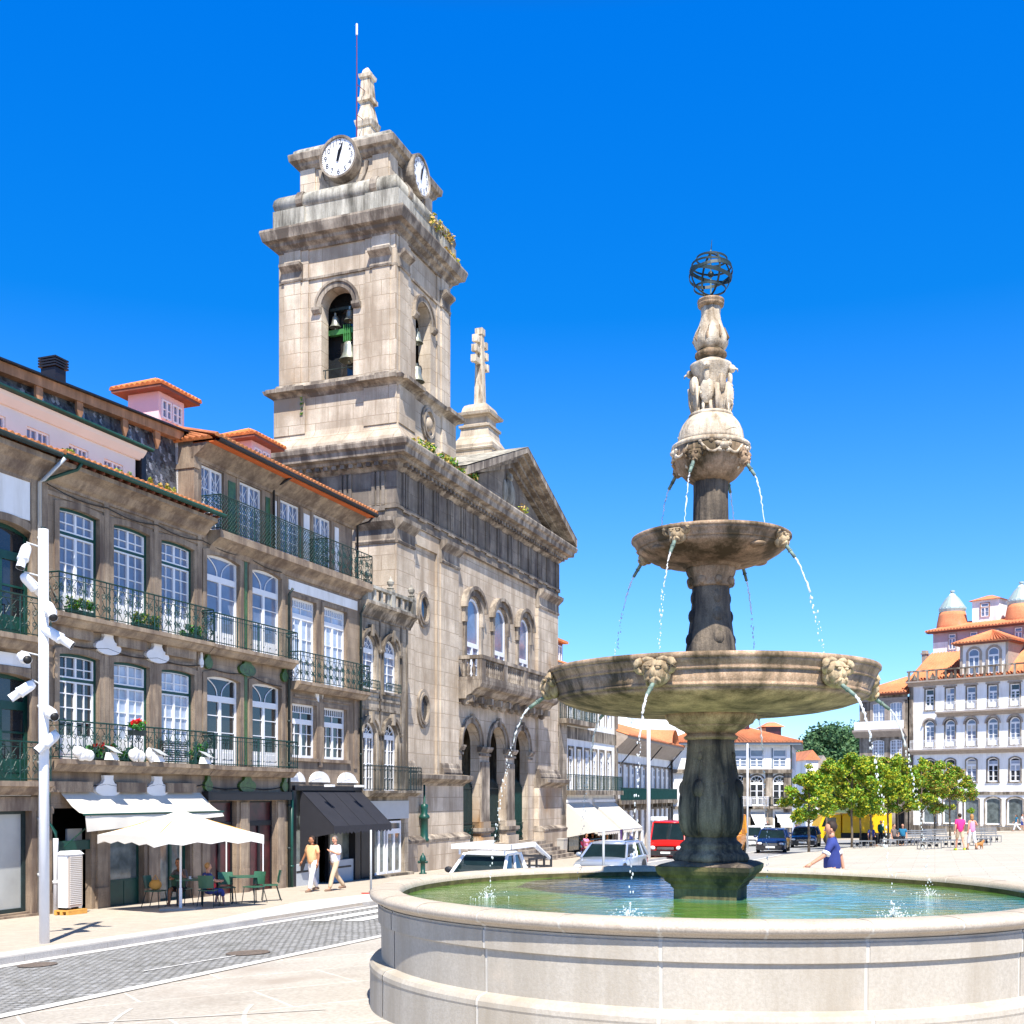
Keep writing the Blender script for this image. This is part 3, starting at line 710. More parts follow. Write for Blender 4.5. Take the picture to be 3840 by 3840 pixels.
# ---- house B : three bays, green frames
hB = house('balcony_house', 'stone house with three bays of white windows in green frames', .24, cat='house')
wx = ((.89, 2.40), (2.95, 4.49), (5.0, 6.57))
opsB = [(a, b, 4.64, 7.45, .065) for a, b in wx]+[(a, b, .93, 3.68, .065) for a, b in wx]
gB = [(.62, 2.12, -3.6, -.35), (2.86, 4.28, -3.6, -.35), (5.0, 6.42, -3.6, -.35)]
f = MB(); f.m = 'house_granite'; wall(f, .24, 6.95, -4.1, 8.2, opsB+gB, rev=.2)
f.m = 'house_trim'
for o in opsB: surround(f, o, .17, .045, sill=False)
for s in (.36, 2.66, 4.75, 6.82): f.box(s-.10, s+.10, -.055, .01, .95, 4.4); f.box(s-.10, s+.10, -.055, .01, 4.75, 8.0)
for s in (.42, 2.5, 4.64, 6.7):
    f.box(s-.2, s+.2, -.05, .01, -3.6, -.3); f.box(s-.24, s+.24, -.09, .01, -3.6, -2.5); f.box(s-.23, s+.23, -.08, .01, -.48, -.3)
f.box(.3, 6.9, -.04, .01, 7.62, 7.72); f.box(.3, 6.9, -.04, .01, 3.86, 3.94)
f.build('wall', hB); body(hB, .24, 6.95, 8.3, m='house_granite')
for i, o in enumerate(opsB):
    lo = o[2] < 2
    window(hB, o, .15, 'white_paint', ('glass_dark' if i == 3 else 'glass_pale' if lo else 'glass_blue'), rows=4 if not lo else 4, cols=2, transom=(3.0 if lo else 6.78), trim='green_paint', solid=.62, door=True, thick=.06)
slab(hB, .38, 6.98, .5, 4.33, 4.62); slab(hB, .38, 6.98, .5, .6, .90)
for z in (4.30, .30):
    for a, b in ((.42, 2.0), (3.0, 4.2), (5.1, 6.5)): f = MB(); f.m = 'house_trim'; f.box(a, b, -.16, .01, z-.24, z+.04); f.build('soffit_panel', hB)
railing(hB, .42, 6.96, -.45, 4.63, 5.62, 'scroll', bar=.016); railing(hB, .42, 6.96, -.45, .91, 1.88, 'scroll', bar=.016)
for s in (2.68, 4.77): cartouche(hB, s, 3.98, 1.02, .40); cartouche(hB, s, .14, 1.02, .38)
cartouche(hB, 6.86, 4.02, .2, .3)
cornice(hB, .28, 7.05, 7.85, 8.40, .55)
gutter(hB, .3, 7.15, -.72, 8.52, 'green_paint', .09)
r = MB(); tile_roof(r, (.3, -.66, 8.58), (7.15, -.66, 8.58), (7.0, 1.0, 8.85), (.3, 1.0, 8.85), .21, .045); r.build('roof', hB)
f = MB(); f.m = 'eave_wood'
k = .5
while k < 7.2: f.box(k, k+.06, -.62, .0, 8.41, 8.48); k += .34
f.build('rafter_ends', hB)
pipe(hB, [(.35, -.7, 8.42), (.10, -.25, 7.85), (.10, -.13, 7.8), (.10, -.13, -3.4)], .05, 'grey_paint')
pipe(hB, [(.95, -.7, 8.45), (.95, -.55, 8.3), (.14, -.2, 7.85)], .045, 'green_paint', brackets=False)
# attic : cream storey and slate slope
at_ = house('slate_attic_house', 'dark slate attic with timber fascia and cream storey above the tiled eave', -6, .35, cat='house')
f = MB(); f.m = 'cream_plaster'; wn_ = [(-1.35, -.45, 8.6, 9.32), (.25, 1.05, 8.6, 9.32), (1.75, 2.5, 8.6, 9.30), (3.12, 3.9, 8.6, 9.28)]
wall(f, -6, 4.42, 8.2, 9.72, wn_, y=.42, rev=.12); f.poly([(4.42, .42, 8.2), (4.42, 1.2, 8.2), (4.42, 1.2, 9.9), (4.42, .42, 9.9)]); f.linprofile(-6, 4.6, [(.44, 9.6), (.36, 9.6), (.2, 9.76), (.14, 9.86), (.44, 9.86)]); f.build('cream_wall', at_)
for o in wn_: window(at_, o, .5, rows=1, cols=2, leaf=2, thick=.045, pane='glass_blue')
gutter(at_, -6, 4.75, .08, 9.93, 'green_paint', .07)
f = MB(); f.m = 'black_paint'; f.box(4.55, 4.75, .3, 1.0, 8.3, 9.84); f.box(-6, 4.7, .16, 1.0, 9.865, 9.95); f.build('flashing', at_)
f = MB(); f.m = 'slate'
# slate slope as rows of scalloped slates
ztop = lambda s: 10.98+(s-6.95)*.052
f.poly([(-6, .80, 8.3), (6.93, .80, 8.3), (6.93, .92, ztop(6.93)), (-6, .92, ztop(-6))])
sz = .17; row = 0; z = 8.8
while z < 11.0:
    s = -2.4+(row % 2)*sz/2
    while s < 6.85:
        if z+.02 < ztop(s) and not (s < 4.6 and z < 9.95):
            yb = .80+.12*(z-8.3)/2.7; pts = [(s+sz*.48*cos(a), z+sz*.48*sin(a)) for a in [pi+pi*k/5 for k in range(6)]]
            yy = yb-.012-.010*random.random()
            f.m = random.choice(['slate', 'slate', 'slate_dark', 'slate_dark', 'slate_pale']) if random.random() > .2 else 'slate'; f.poly([(x, yy+ (0.012 if zz > z-.01 else 0), zz) for x, zz in pts]+[(s+sz*.48, yb-.004, min(z+sz*.8, ztop(s))), (s-sz*.48, yb-.004, min(z+sz*.8, ztop(s)))])
        s += sz
    z += sz*.62; row += 1
f.build('slate_wall', at_)
f = MB(); f.m = 'brown_wood'
P = [(-6, ztop(-6)), (6.95, ztop(6.95))]
f.extrude([(-6, ztop(-6)-.10), (6.95, ztop(6.95)-.10), (6.95, ztop(6.95)+.16), (-6, ztop(-6)+.16)], .62, .90)
for s in (-.55, .95, 2.45, 4.3, 6.1 if False else 5.75):
    z0 = ztop(s)-.1; f.extrude([(s-.12, z0), (s-.12, z0-.25), (s, z0-.52), (s+.12, z0-.25), (s+.12, z0)], .66, .74)
f.build('fascia', at_)
f = MB(); f.m = 'black_paint'; f.extrude([(-6, ztop(-6)+.163), (7.25, ztop(6.95)+.175), (7.25, ztop(6.95)+.22), (-6, ztop(-6)+.21)], .5, 1.1); f.build('flashing', at_)
r = MB(); tile_roof(r, (-6, .9, ztop(-6)+.2), (6.9, .9, ztop(6.95)+.2), (6.9, 5.5, 12.6), (-6, 5.5, 12.3), .22, .04); 
tile_roof(r, (-6, 10, ztop(-6)-.3), (6.9, 10, ztop(6.95)-.3), (6.9, 5.5, 12.6), (-6, 5.5, 12.3), .22, .04, lip=False); r.m = 'white_plaster'
r.poly([(-6, 10, 8.3), (6.9, 10, 8.3), (6.9, 10, 10.9), (-6, 10, 10.2)]); r.poly([(6.9, .8, 8.3), (6.9, 10, 8.3), (6.9, 10, 10.8), (6.9, 5.5, 12.5), (6.9, .8, 10.9)]); r.build('roof', at_)
def finddepth(px, o):    # distance along the row seen at a photo column for a plane set back by o
    u = (px-PX0)/FPX; p = ROW.w((0, o, 0)); return (u*p.y-p.x)/(.3528-u*.9357)
def sideo(px, s):        # set-back seen at a photo column on the cross plane at s
    u = (px-PX0)/FPX; p = ROW.w((s, 0, 0)); return -(u*p.y-p.x)/(.9357+u*.3528)
def roofdormer(px_near, px_right, px_left, y_top, o, label, h=1.35, z_extra=0):
    s0 = finddepth(px_near, o); s1 = finddepth(px_right, o); o1 = sideo(px_left, s0); Y = ROW.w((s0, o, 0)).y
    z1 = (YH-y_top)/FPX*Y; t = thing('roof_dormer', label, 'dormer', ROW, (s0, o, z1-h), group='pink roof dormers')
    f = MB(); f.m = 'pink_plaster'; f.box(s0, s1, o, o1, z1-h-1, z1); f.build('wall', t)
    n = 2
    for k in range(n):
        L = s1-s0; a = s0+L*(.10+.42*k); window(t, (a, a+L*.36, z1-.85, z1-.22), o-.02, rows=2, cols=1, leaf=2, pane='glass_blue', thick=.05, bar=.03)
    f = MB(); f.m = 'eave_wood'; e = .38; f.box(s0-e, s1+e, o-e, o1+e, z1, z1+.10); f.build('eave_board', t)
    r = MB(); x0, x1, y0, y1, z = s0-e-.05, s1+e+.05, o-e-.05, o1+e+.05, z1+.13; cx, cy, zt = (x0+x1)/2, (y0+y1)/2, z1+.13+min(x1-x0, y1-y0)*.26
    rl = max(0, (y1-y0)-(x1-x0))/2; ra, rb = (cx, cy-rl, zt), (cx, cy+rl, zt)
    tile_roof(r, (x0, y0, z), (x1, y0, z), ra, ra, .2, .04, m='roof_tile_bright'); tile_roof(r, (x0, y1, z), (x0, y0, z), ra, rb, .2, .04, m='roof_tile_bright')
    tile_roof(r, (x1, y0, z), (x1, y1, z), rb, ra, .2, .04, m='roof_tile_bright'); tile_roof(r, (x1, y1, z), (x0, y1, z), rb, rb, .2, .04, m='roof_tile_bright')
    r.build('roof', t); return t
roofdormer(595, 690, 480, 1466, 3.2, 'pink dormer with tiled hipped roof above the slate attic', 1.5)
roofdormer(943, 1016, 850, 1650, 3.0, 'pink dormer with tiled hipped roof beside the bell tower', 1.4)
s0 = finddepth(207, 4.2); s1 = finddepth(247, 4.2); o1 = sideo(153, s0); Y = ROW.w((s0, 4.2, 0)).y; z0 = (YH-1412)/FPX*Y-.6; z1 = (YH-1330)/FPX*Y
f = MB(); f.m = 'black_paint'; f.box(s0, s1, 4.2, o1, z0-.6, z1-.35)
for k in range(4): f.box(s0-.06, s1+.06, 4.14, o1+.06, z1-.33+k*.085, z1-.33+k*.085+.05)
f.box(s0+.05, s1-.05, 4.25, o1-.05, z1-.4, z1+.02)
solo(f, 'chimney', 'black louvred metal chimney on the tiled roof ridge', 'chimney', ROW, (s0, 4.2, z0))
# ---- house C : two bays of fanlight doors
hC = house('fanlight_house', 'stone house with two bays of white fanlight doors and red shop doors', 6.95, cat='house')
cx_ = ((7.2, 9.0), (9.68, 11.48)); opsC = [(a, b, 4.62, 7.48, .11) for a, b in cx_]+[(a, b, .93, 3.70, .10) for a, b in cx_]
gC = [(7.42, 8.85, -3.7, -.2), (9.58, 11.18, -3.7, -.2)]
f = MB(); f.m = 'house_granite'; wall(f, 6.95, 11.85, -4.1, 8.0, opsC+gC, rev=.2)
f.m = 'house_trim'; [surround(f, o, .2, .045, sill=False) for o in opsC]
for s in (7.16, 9.22, 11.42): f.box(s-.2, s+.2, -.05, .01, -3.7, -.25); f.box(s-.24, s+.24, -.09, .01, -3.7, -2.4)
f.m = 'green_tile'; f.box(9.26, 9.42, -.02, .01, .95, 3.9); f.box(9.26, 9.42, -.02, .01, 4.75, 7.7)
f.build('wall', hC); body(hC, 6.95, 11.85, 8.2, m='house_granite')
for i, o in enumerate(opsC): window(hC, o, .15, 'white_paint', 'glass_blue' if o[2] > 2 else 'glass_dark', rows=3, cols=1, transom=(6.75 if o[2] > 2 else 3.0), style='fan', solid=.5, door=True, thick=.085)
for o in gC:
    window(hC, o, .2, 'black_paint', 'shop_red', rows=1, cols=1, transom=-.95, style='none', door=True, solid=.4, thick=.06)
f = MB(); f.m = 'black_paint'; f.box(6.98, 11.8, -.25, .01, -.18, .1); f.build('shop_fascia', hC)
slab(hC, 7.0, 11.82, .5, 4.31, 4.60); slab(hC, 7.0, 11.82, .5, .58, .88)
railing(hC, 7.02, 11.8, -.45, 4.61, 5.55, 'bars'); railing(hC, 7.02, 11.8, -.45, .89, 1.80, 'bars')
for z in (4.05, .28): cartouche(hC, 9.34, z, .95, .42, 'green_tile', 'tile_cartouche'); cartouche(hC, 7.22, z, .42, .36, 'green_tile', 'tile_cartouche'); cartouche(hC, 11.6, z, .38, .36, 'green_tile', 'tile_cartouche')
pipe(hC, [(11.84, -.25, 7.1), (11.84, -.10, 6.9), (11.84, -.10, -3.3)], .05, 'dark_iron')
for s in (8.35, 10.45): f = MB(); f.m = 'white_metal'; f.tube([(s, .05, -2.6), (s, .05, -1.4)], .022, 6); f.build('door_handle', hC)
# ---- house D : black awning shop
hD = house('awning_shop_house', 'stone house with two bays above a black shopfront and black awning', 11.85, cat='house')
dx = ((12.14, 13.82), (14.34, 16.08)); opsD = [(a, b, 3.96, 6.9) for a, b in dx]+[(a, b, 1.3, 3.2) for a, b in dx]; gD = [(12.2, 16.9, -3.8, .15)]
f = MB(); f.m = 'house_granite'; wall(f, 11.85, 17.15, -4.2, 8.0, opsD+gD, rev=.2)
f.m = 'house_trim'
for o in opsD: surround(f, o, .13, .04)
for s in (12.0, 14.08, 16.75): f.box(s-.12, s+.12, -.05, .01, 1.0, 3.7)
f.box(12.3, 13.85, -.04, .01, 3.42, 3.5); f.box(14.3, 16.4, -.04, .01, 3.42, 3.5)
f.m = 'white_plaster'; f.box(11.95, 16.9, -.03, .01, 7.1, 7.45)
f.extrude([(14.0+.28*cos(a), 3.72+.38*sin(a)) for a in [pi+pi*k/8 for k in range(9)]], -.05, .01)
for s in (12.3, 14.05, 16.1): f.extrude([(s+.75*cos(a), .45+.4*sin(a)) for a in [pi*k/10 for k in range(11)]], -.03, .01)
f.build('wall', hD); body(hD, 11.85, 17.15, 8.2, m='house_granite')
for o in opsD: window(hD, o, .15, 'white_paint', 'glass_pale' if o[2] > 2 else 'glass_dark', rows=3, cols=2, transom=o[3]-.62, style='teeth', door=o[2] > 2, thick=.075)
slab(hD, 11.95, 17.1, .5, 3.64, 3.94); railing(hD, 12.0, 17.08, -.45, 3.95, 4.95, 'scroll', bar=.013)
pipe(hD, [(17.0, -.3, 7.3), (17.05, -.1, 7.0), (17.05, -.1, .2)], .05, 'dark_iron')
pipe(hD, [(11.97, -.12, .1), (11.97, -.12, -1.6), (11.97, -.12, -3.35)], .065, 'green_paint')
f = MB(); f.m = 'black_paint'; f.box(12.2, 17.1, -.12, .2, .15, .32); f.box(12.05, 12.3, -.1, .2, -3.8, .15); f.box(16.6, 17.0, -.1, .2, -3.8, .15); f.box(14.0, 14.12, .1, .25, -3.8, -.4); f.box(14.9, 15.02, .1, .25, -3.8, -.4)
f.m = 'grey_paint'; f.box(12.3, 14.0, -.02, .2, -3.8, -2.45); f.box(15.02, 16.6, -.02, .2, -3.8, -2.45); f.m = 'shop_dark'; f.box(12.45, 13.8, -.03, .0, -2.75, -2.68); f.box(15.1, 16.4, -.03, .0, -2.75, -2.68)
f = f.build('shopfront', hD)
w_ = MB(); w_.m = 'glass_shop'; w_.poly([(12.3, .18, -2.45), (14.0, .18, -2.45), (14.0, .18, .15), (12.3, .18, .15)]); w_.poly([(15.02, .18, -2.45), (16.6, .18, -2.45), (16.6, .18, .15), (15.02, .18, .15)]); w_.build('pane', f)
w_ = MB(); w_.m = 'glass_dark'; w_.poly([(14.12, .6, -3.8), (14.9, .6, -3.8), (14.9, .6, .15), (14.12, .6, .15)]); w_.build('pane', f)
# awnings
a_ = MB(); a_.m = 'black_fabric'; zt, zb, e = .18, -1.10, 1.36
zz = [(0, zt), (-e, zb)]
for k in range(4):
    s0, s1 = 12.72+k*1.11, 12.72+(k+1)*1.11; a_.poly([(s0, 0, zt), (s1, 0, zt), (s1, -e, zb), (s0, -e, zb)]); a_.box(s0-.008, s0+.008, -e, -e+.01, zb-.28, zb)
    a_.linprofile(s0-.012, s0+.012, [(0, zt+.003), (-e, zb+.003), (-e, zb+.02), (0, zt+.02)])
for k in range(16): s0 = 12.72+k*.2775; a_.poly([(s0, -e, zb), (s0+.2775, -e, zb), (s0+.2775, -e-.01, zb-.22), (s0+.14, -e-.02, zb-.30), (s0, -e-.01, zb-.22)])
a_.poly([(12.72, 0, zt), (12.72, -e, zb), (12.72, -e, zb-.25), (12.72, -.95, -1.42), (12.72, -.55, -1.5), (12.72, -.12, -2.72), (12.72, 0, -2.72)])
a_.poly([(17.16, 0, zt), (17.16, -e, zb), (17.16, -e, zb-.25), (17.16, -.5, -1.3), (17.16, 0, -1.3)])
a_.build('awning', hD, 'black fabric awning with scalloped front edge')
for s in (13.4, 15.6): hs_ = MB(); hs_.m = 'white_metal'; hs_.tube([(s, -.02, .5), (s, -.5, .62), (s, -.75, .45)], .02, 5); hs_.box(s-.12, s+.12, -.95, -.65, .28, .36); hs_.build('sign_lamp', hD)
# ---- attic storey over C and D
hT = house('attic_storey_house', 'stone attic storey with long lattice balcony and dark gutter beside the bell tower', 6.95, 0, cat='house')
ax = ((7.35, 8.55), (9.42, 10.75), (11.88, 13.2), (14.12, 15.42)); opsT = [(a, b, 8.2, 10.25) for a, b in ax]
f = MB(); f.m = 'house_granite'; wall(f, 6.95, 17.1, 8.0, 10.7, opsT, y=.3, rev=.15)
f.m = 'house_trim'; [surround(f, o, .17, .03, y=.3, sill=False) for o in opsT]
f.box(6.9, 7.12, .22, .95, 8.0, 10.7); f.box(6.86, 7.16, .18, 1.0, 10.0, 10.15)
f.m = 'green_tile'; f.box(7.14, 7.22, .28, .31, 8.3, 10.1); f.box(8.8, 9.2, .28, .31, 8.3, 10.1); f.box(10.98, 11.25, .28, .31, 8.3, 10.1)
f.m = 'white_plaster'; f.box(11.42, 11.66, .28, .31, 8.3, 10.1); f.box(13.45, 13.85, .28, .31, 8.3, 10.1); f.box(15.7, 16.0, .28, .31, 8.3, 10.1)
f.m = 'house_granite'; f.poly([(6.95, .3, 8.0), (6.95, 10, 8.0), (6.95, 10, 11), (6.95, .3, 11)]); f.poly([(17.1, .3, 8.0), (17.1, 10, 8.0), (17.1, 10, 11), (17.1, .3, 11)]); f.poly([(6.95, 10, 8), (17.1, 10, 8), (17.1, 10, 11), (6.95, 10, 11)])
f.build('wall', hT)
for o in opsT: window(hT, o, .4, 'white_paint', 'glass_blue', rows=3, cols=2, style='diamond', thick=.07, bar=.025, door=True)
f = MB(); f.m = 'house_trim'; f.linprofile(6.9, 17.2, [(.32, 10.3), (.24, 10.3), (.2, 10.38), (.02, 10.5), (-.2, 10.68), (-.28, 10.74), (.32, 10.74)]); f.build('cornice', hT)
f = MB(); f.m = 'eave_soffit'; f.box(6.95, 17.4, -.52, .3, 10.745, 10.78); f.build('soffit', hT)
gutter(hT, 7.0, 17.45, -.58, 10.86, 'black_paint', .1)
r = MB(); tile_roof(r, (6.8, -.62, 10.93), (17.5, -.62, 10.93), (15.5, 5.0, 12.7), (9.0, 5.0, 12.7), .22, .045); tile_roof(r, (6.8, 10, 10.84), (6.8, -.5, 10.84), (9.0, 5, 12.7), (9.0, 5, 12.7), .22, .045); tile_roof(r, (17.5, -.5, 10.84), (17.5, 10, 10.84), (15.5, 5, 12.7), (15.5, 5, 12.7), .22, .045); tile_roof(r, (17.5, 10, 10.84), (6.8, 10, 10.84), (9, 5, 12.7), (15.5, 5, 12.7), .22, .045); r.build('roof', hT)
f = MB(); f.m = 'house_trim'; f.linprofile(7.3, 17.4, [(.3, 7.56), (-.05, 7.56), (-.12, 7.7), (-.38, 7.88), (-.46, 7.92), (-.46, 8.15), (.3, 8.15)]); f.build('balcony_slab', hT)
railing(hT, 7.35, 13.9, -.42, 8.16, 9.24, 'lattice', yw=.3, name='railing'); railing(hT, 13.9, 17.36, -.42, 8.16, 9.24, 'scroll', yw=.3, name='railing')
pipe(hT, [(11.35, -.5, 10.78), (11.35, -.1, 10.6), (11.35, .2, 10.5), (11.35, .2, 8.3)], .045, 'black_paint')
pipe(hT, [(17.35, -.5, 10.8), (17.35, -.3, 10.6), (17.15, .1, 10.45), (17.15, .1, 8.4)], .045, 'black_paint')
# ---- house E : ornate pair of windows
hE = house('ornate_house', 'narrow pale stone house with ornate arched windows and parapet finials beside the church', 17.15, cat='house')
ex = ((17.34, 18.5), (19.14, 20.4)); opsE = [(a, b, 4.15, 6.3, .56) for a, b in ex]+[(a, b, .12, 2.88, .42) for a, b in ex]; gE = [(17.5, 21.1, -3.8, -1.0)]
f = MB(); f.m = 'granite'; wall(f, 17.15, 21.45, -4.2, 7.5, opsE+gE, rev=.22)
f.m = 'granite_trim'
for o in opsE:
    surround(f, o, .12, .05); a, b, c, d, r_ = o; P = arcpts(a-.2, b+.2, d-r_+.02, r_+.26, 12); Q = arcpts(a-.1, b+.1, d-r_+.02, r_+.12, 12); f.ring(P, Q, -.14, .0); f.box((a+b)/2-.09, (a+b)/2+.09, -.2, 0, d-.05, d+.4)
    for s in (a-.2, b+.2): f.ball((s, -.08, d-r_), .09, 8, 6)
for s in (17.2, 18.82, 20.75, 21.3): f.box(s-.05, s+.05, -.05, .01, .2, 7.1)
f.box(17.3, 20.6, -.05, .01, 3.35, 3.45); f.box(17.3, 20.6, -.05, .01, 3.75, 3.85)
f.m = 'shop_dark'; f.box(17.2, 18.3, -.04, .22, -3.8, -1.0); f.m = 'grey_paint'; f.box(17.15, 21.45, -.03, .01, -1.0, -.25)
f.m = 'granite_trim'; f.box(17.5, 21.3, -.35, .1, -3.9, -3.22)
f.build('wall', hE); body(hE, 17.15, 21.45, 7.6, m='granite')
for o in opsE:
    window(hE, o, .16, 'white_paint', 'glass_dark' if o[2] < 2 else 'glass_blue', rows=4, cols=2, transom=o[3]-(.62 if o[2] > 2 else .55), style='spokes', door=o[2] < 2, thick=.085, leaf=1 if o[2] > 2 else 2)
    if o[2] > 2: railing(hE, o[0]-.02, o[1]+.02, -.16, 4.17, 4.5, 'teeth', ret=False, m='green_iron')
window(hE, (18.35, 19.45, -3.25, -1.08), .1, 'white_paint', 'glass_shop', rows=1, cols=1, door=True, thick=.09); window(hE, (19.6, 20.9, -3.25, -1.08), .1, 'white_paint', 'glass_shop', rows=1, cols=1, door=True, thick=.09, transom=-1.5, style='none')
slab(hE, 17.25, 21.55, .62, -.08, .16, 'granite_trim'); railing(hE, 17.3, 21.5, -.58, .17, 1.12, 'teeth', m='dark_iron')
cornice(hE, 17.1, 21.6, 6.95, 7.55, .42, 'granite_trim')
f = MB(); f.m = 'lichen_stone'; f.box(17.15, 21.5, -.3, -.1, 7.55, 7.66); f.box(17.1, 21.55, -.34, -.06, 8.08, 8.2)
for k in range(8): s = 17.3+k*.58; f.box(s, s+.16, -.26, -.14, 7.66, 8.08)
for s in (17.35, 19.4, 21.35):
    f.box(s-.15, s+.15, -.34, -.04, 7.55, 8.3); f.lathe([(.10, 8.3), (.16, 8.36), (.06, 8.42), (.13, 8.52), (.15, 8.62), (.06, 8.72), (.03, 8.82), (.001, 8.86)], 10, s, -.19)
f.build('parapet', hE)
# cream awning, over the cafe
t = thing('cafe_awning', 'cream canvas awning with green front bar under the lower balcony', 'awning', ROW, (.95, 0, -1))
f = MB(); f.m = 'canvas'; f.smooth = True
prof = [(0, .06), (-.18, -.10), (-.38, -.30), (-.62, -.46), (-.80, -.50)]
N = 24; g0 = []
for j, (y, z) in enumerate(prof):
    g0.append(f.vs([(.95+5.95*k/N+.25*0, y, z-.03*sin(pi*(k % 8)/8)*(j/4)) for k in range(N+1)]))
for j in range(4):
    for k in range(N): f.face([g0[j]+k, g0[j]+k+1, g0[j+1]+k+1, g0[j+1]+k])
f.build('canopy', t)
f = MB(); f.m = 'canvas'; f.smooth = True; g0 = []
for j in range(4): g0.append(f.vs([(.95+5.95*k/N, -.80-.02*j+.03*sin(k*1.3)*j/3, -.53-.13*j+(.10*(k/N-.1) if j else 0)*j) for k in range(N+1)]))
for j in range(3):
    for k in range(N): f.face([g0[j]+k, g0[j]+k+1, g0[j+1]+k+1, g0[j+1]+k])
f.build('valance', t)
f = MB(); f.m = 'green_paint'; f.tube([(.9, -.81, -.51), (6.95, -.81, -.51)], .03, 6); f.tube([(1.1, 0, -1.35), (1.35, -.5, -.85), (1.15, -.8, -.55)], .018, 5); f.tube([(6.7, 0, -1.35), (6.7, -.8, -.55)], .018, 5); f.build('frame', t)
# shop glazing of the cafe (house B ground floor)
window(hB, (2.86, 4.28, -3.3, -.35), .22, 'green_paint', 'glass_shop', rows=1, cols=1, leaf=1, solid=.95, thick=.05)
window(hB, (5.0, 6.42, -3.4, -.35), .22, 'green_paint', 'glass_shop', rows=1, cols=1, leaf=2, solid=.35, thick=.07, door=True)
f = MB(); f.m = 'grey_paint'; f.box(1.55, 2.1, .3, .36, -3.2, -.9); f.m = 'green_paint'; f.box(.6, 2.14, .05, .12, -1.45, -1.2); f.build('door', hB)
# ================================================================== the church with its bell tower (frame CH: x along the front, y inward, origin = near corner)
gzc = gz(-5.04, 50.34)
church = thing('church', 'granite church with pedimented front, arched porch and balcony behind the fountain', 'church', CH, (0, 0, gzc))
LW, LL = 22.1, 30
L_ = lambda p: Vector((p.y, p.x, p.z))          # swaps the two horizontal axes: pieces for the left face
f = MB(); f.m = 'church_stone'
aw = ((8.0, 9.75), (11.75, 13.45), (15.5, 17.15)); opW = [(a, b, 5.6, 9.9, .6) for a, b in aw]
ar = ((7.55, 9.85), (11.2, 13.55), (14.95, 17.2)); opA = [(a, b, -2.6, 3.62, 1.15) for a, b in ar]
wall(f, 0, LW, -4.5, 12.2, opW, rev=.32) if False else None
wall(f, 6.75, 18.5, 4.6, 12.2, opW, y=.12, rev=.16)
wall(f, 6.75, 18.5, -4.6, 4.6, opA, y=.12, rev=.5)
# flat bays each side with oval windows are cut by placing dark ovals in rings
wall(f, 1.7, 4.63, -4.6, 12.2, [], y=.12)
f.T = L_; wall(f, .0, LL, -4.6, 12.2, [], y=0); f.T = None
f.poly([(0, LL, -4.6), (LW, LL, -4.6), (LW, LL, 12.2), (0, LL, 12.2)]); f.poly([(LW, 0, -4.6), (LW, LL, -4.6), (LW, LL, 12.2), (LW, 0, 12.2)])
f.m = 'granite_trim'; f.poly([(6.8, 4.6, -4.5), (18.4, 4.6, -4.5), (18.4, 4.6, 4.5), (6.8, 4.6, 4.5)]); f.poly([(6.8, .5, 4.4), (18.4, .5, 4.4), (18.4, 4.6, 4.4), (6.8, 4.6, 4.4)])
f.poly([(6.8, .13, -4.5), (6.8, 4.6, -4.5), (6.8, 4.6, 4.5), (6.8, .13, 4.5)]); f.poly([(18.4, .13, -4.5), (18.4, 4.6, -4.5), (18.4, 4.6, 4.5), (18.4, .13, 4.5)]); f.poly([(6.8, .1, -2.62), (18.4, .1, -2.62), (18.4, 4.6, -2.62), (6.8, 4.6, -2.62)])
f.build('wall', church)
def pilaster(x0, x1, p=.02, cap=True, side=False):
    f = MB(); f.m = 'church_stone'; y0 = -p; f.box(x0, x1, y0, .14, -4.6, 12.2)
    f.m = 'church_trim'
    if cap:
        f.linprofile(x0-.03, x1+.03, [(.1, 10.95), (y0-.06, 10.95), (y0-.10, 11.05), (y0-.04, 11.14), (y0-.03, 11.55), (y0-.16, 11.68), (y0-.34, 11.85), (y0-.36, 12.02), (.1, 12.02)])
    f.linprofile(x0-.02, x1+.02, [(.1, .95), (y0-.16, .95), (y0-.2, 1.05), (y0-.16, 1.2), (y0-.08, 1.28), (y0-.06, 1.42), (y0-.02, 1.5), (.1, 1.5)]); f.build('pilaster', church)
pilaster(-.04, 1.7, .06); pilaster(4.63, 6.75, .06); pilaster(18.5, LW+.04, .06)
f = MB(); f.m = 'church_stone'; f.box(4.35, 4.63, .0, .14, .9, 11.3); f.box(1.70, 1.95, .0, .14, .9, 11.3); f.box(1.7, 4.63, .0, .14, 11.3, 12.1); f.build('wall_panel', church)
def lp(y0, y1, p=.06):
    f = MB(); f.T = L_; f.m = 'church_stone'; f.box(y0, y1, -p, .14, -4.6, 12.2); f.m = 'church_trim'
    f.linprofile(y0-.03, y1+.03, [(.1, 10.95), (-p-.06, 10.95), (-p-.10, 11.05), (-p-.04, 11.14), (-p-.03, 11.55), (-p-.16, 11.68), (-p-.34, 11.85), (-p-.36, 12.02), (.1, 12.02)]); f.build('pilaster', church)
lp(0, 1.9); lp(4.3, 6.2)
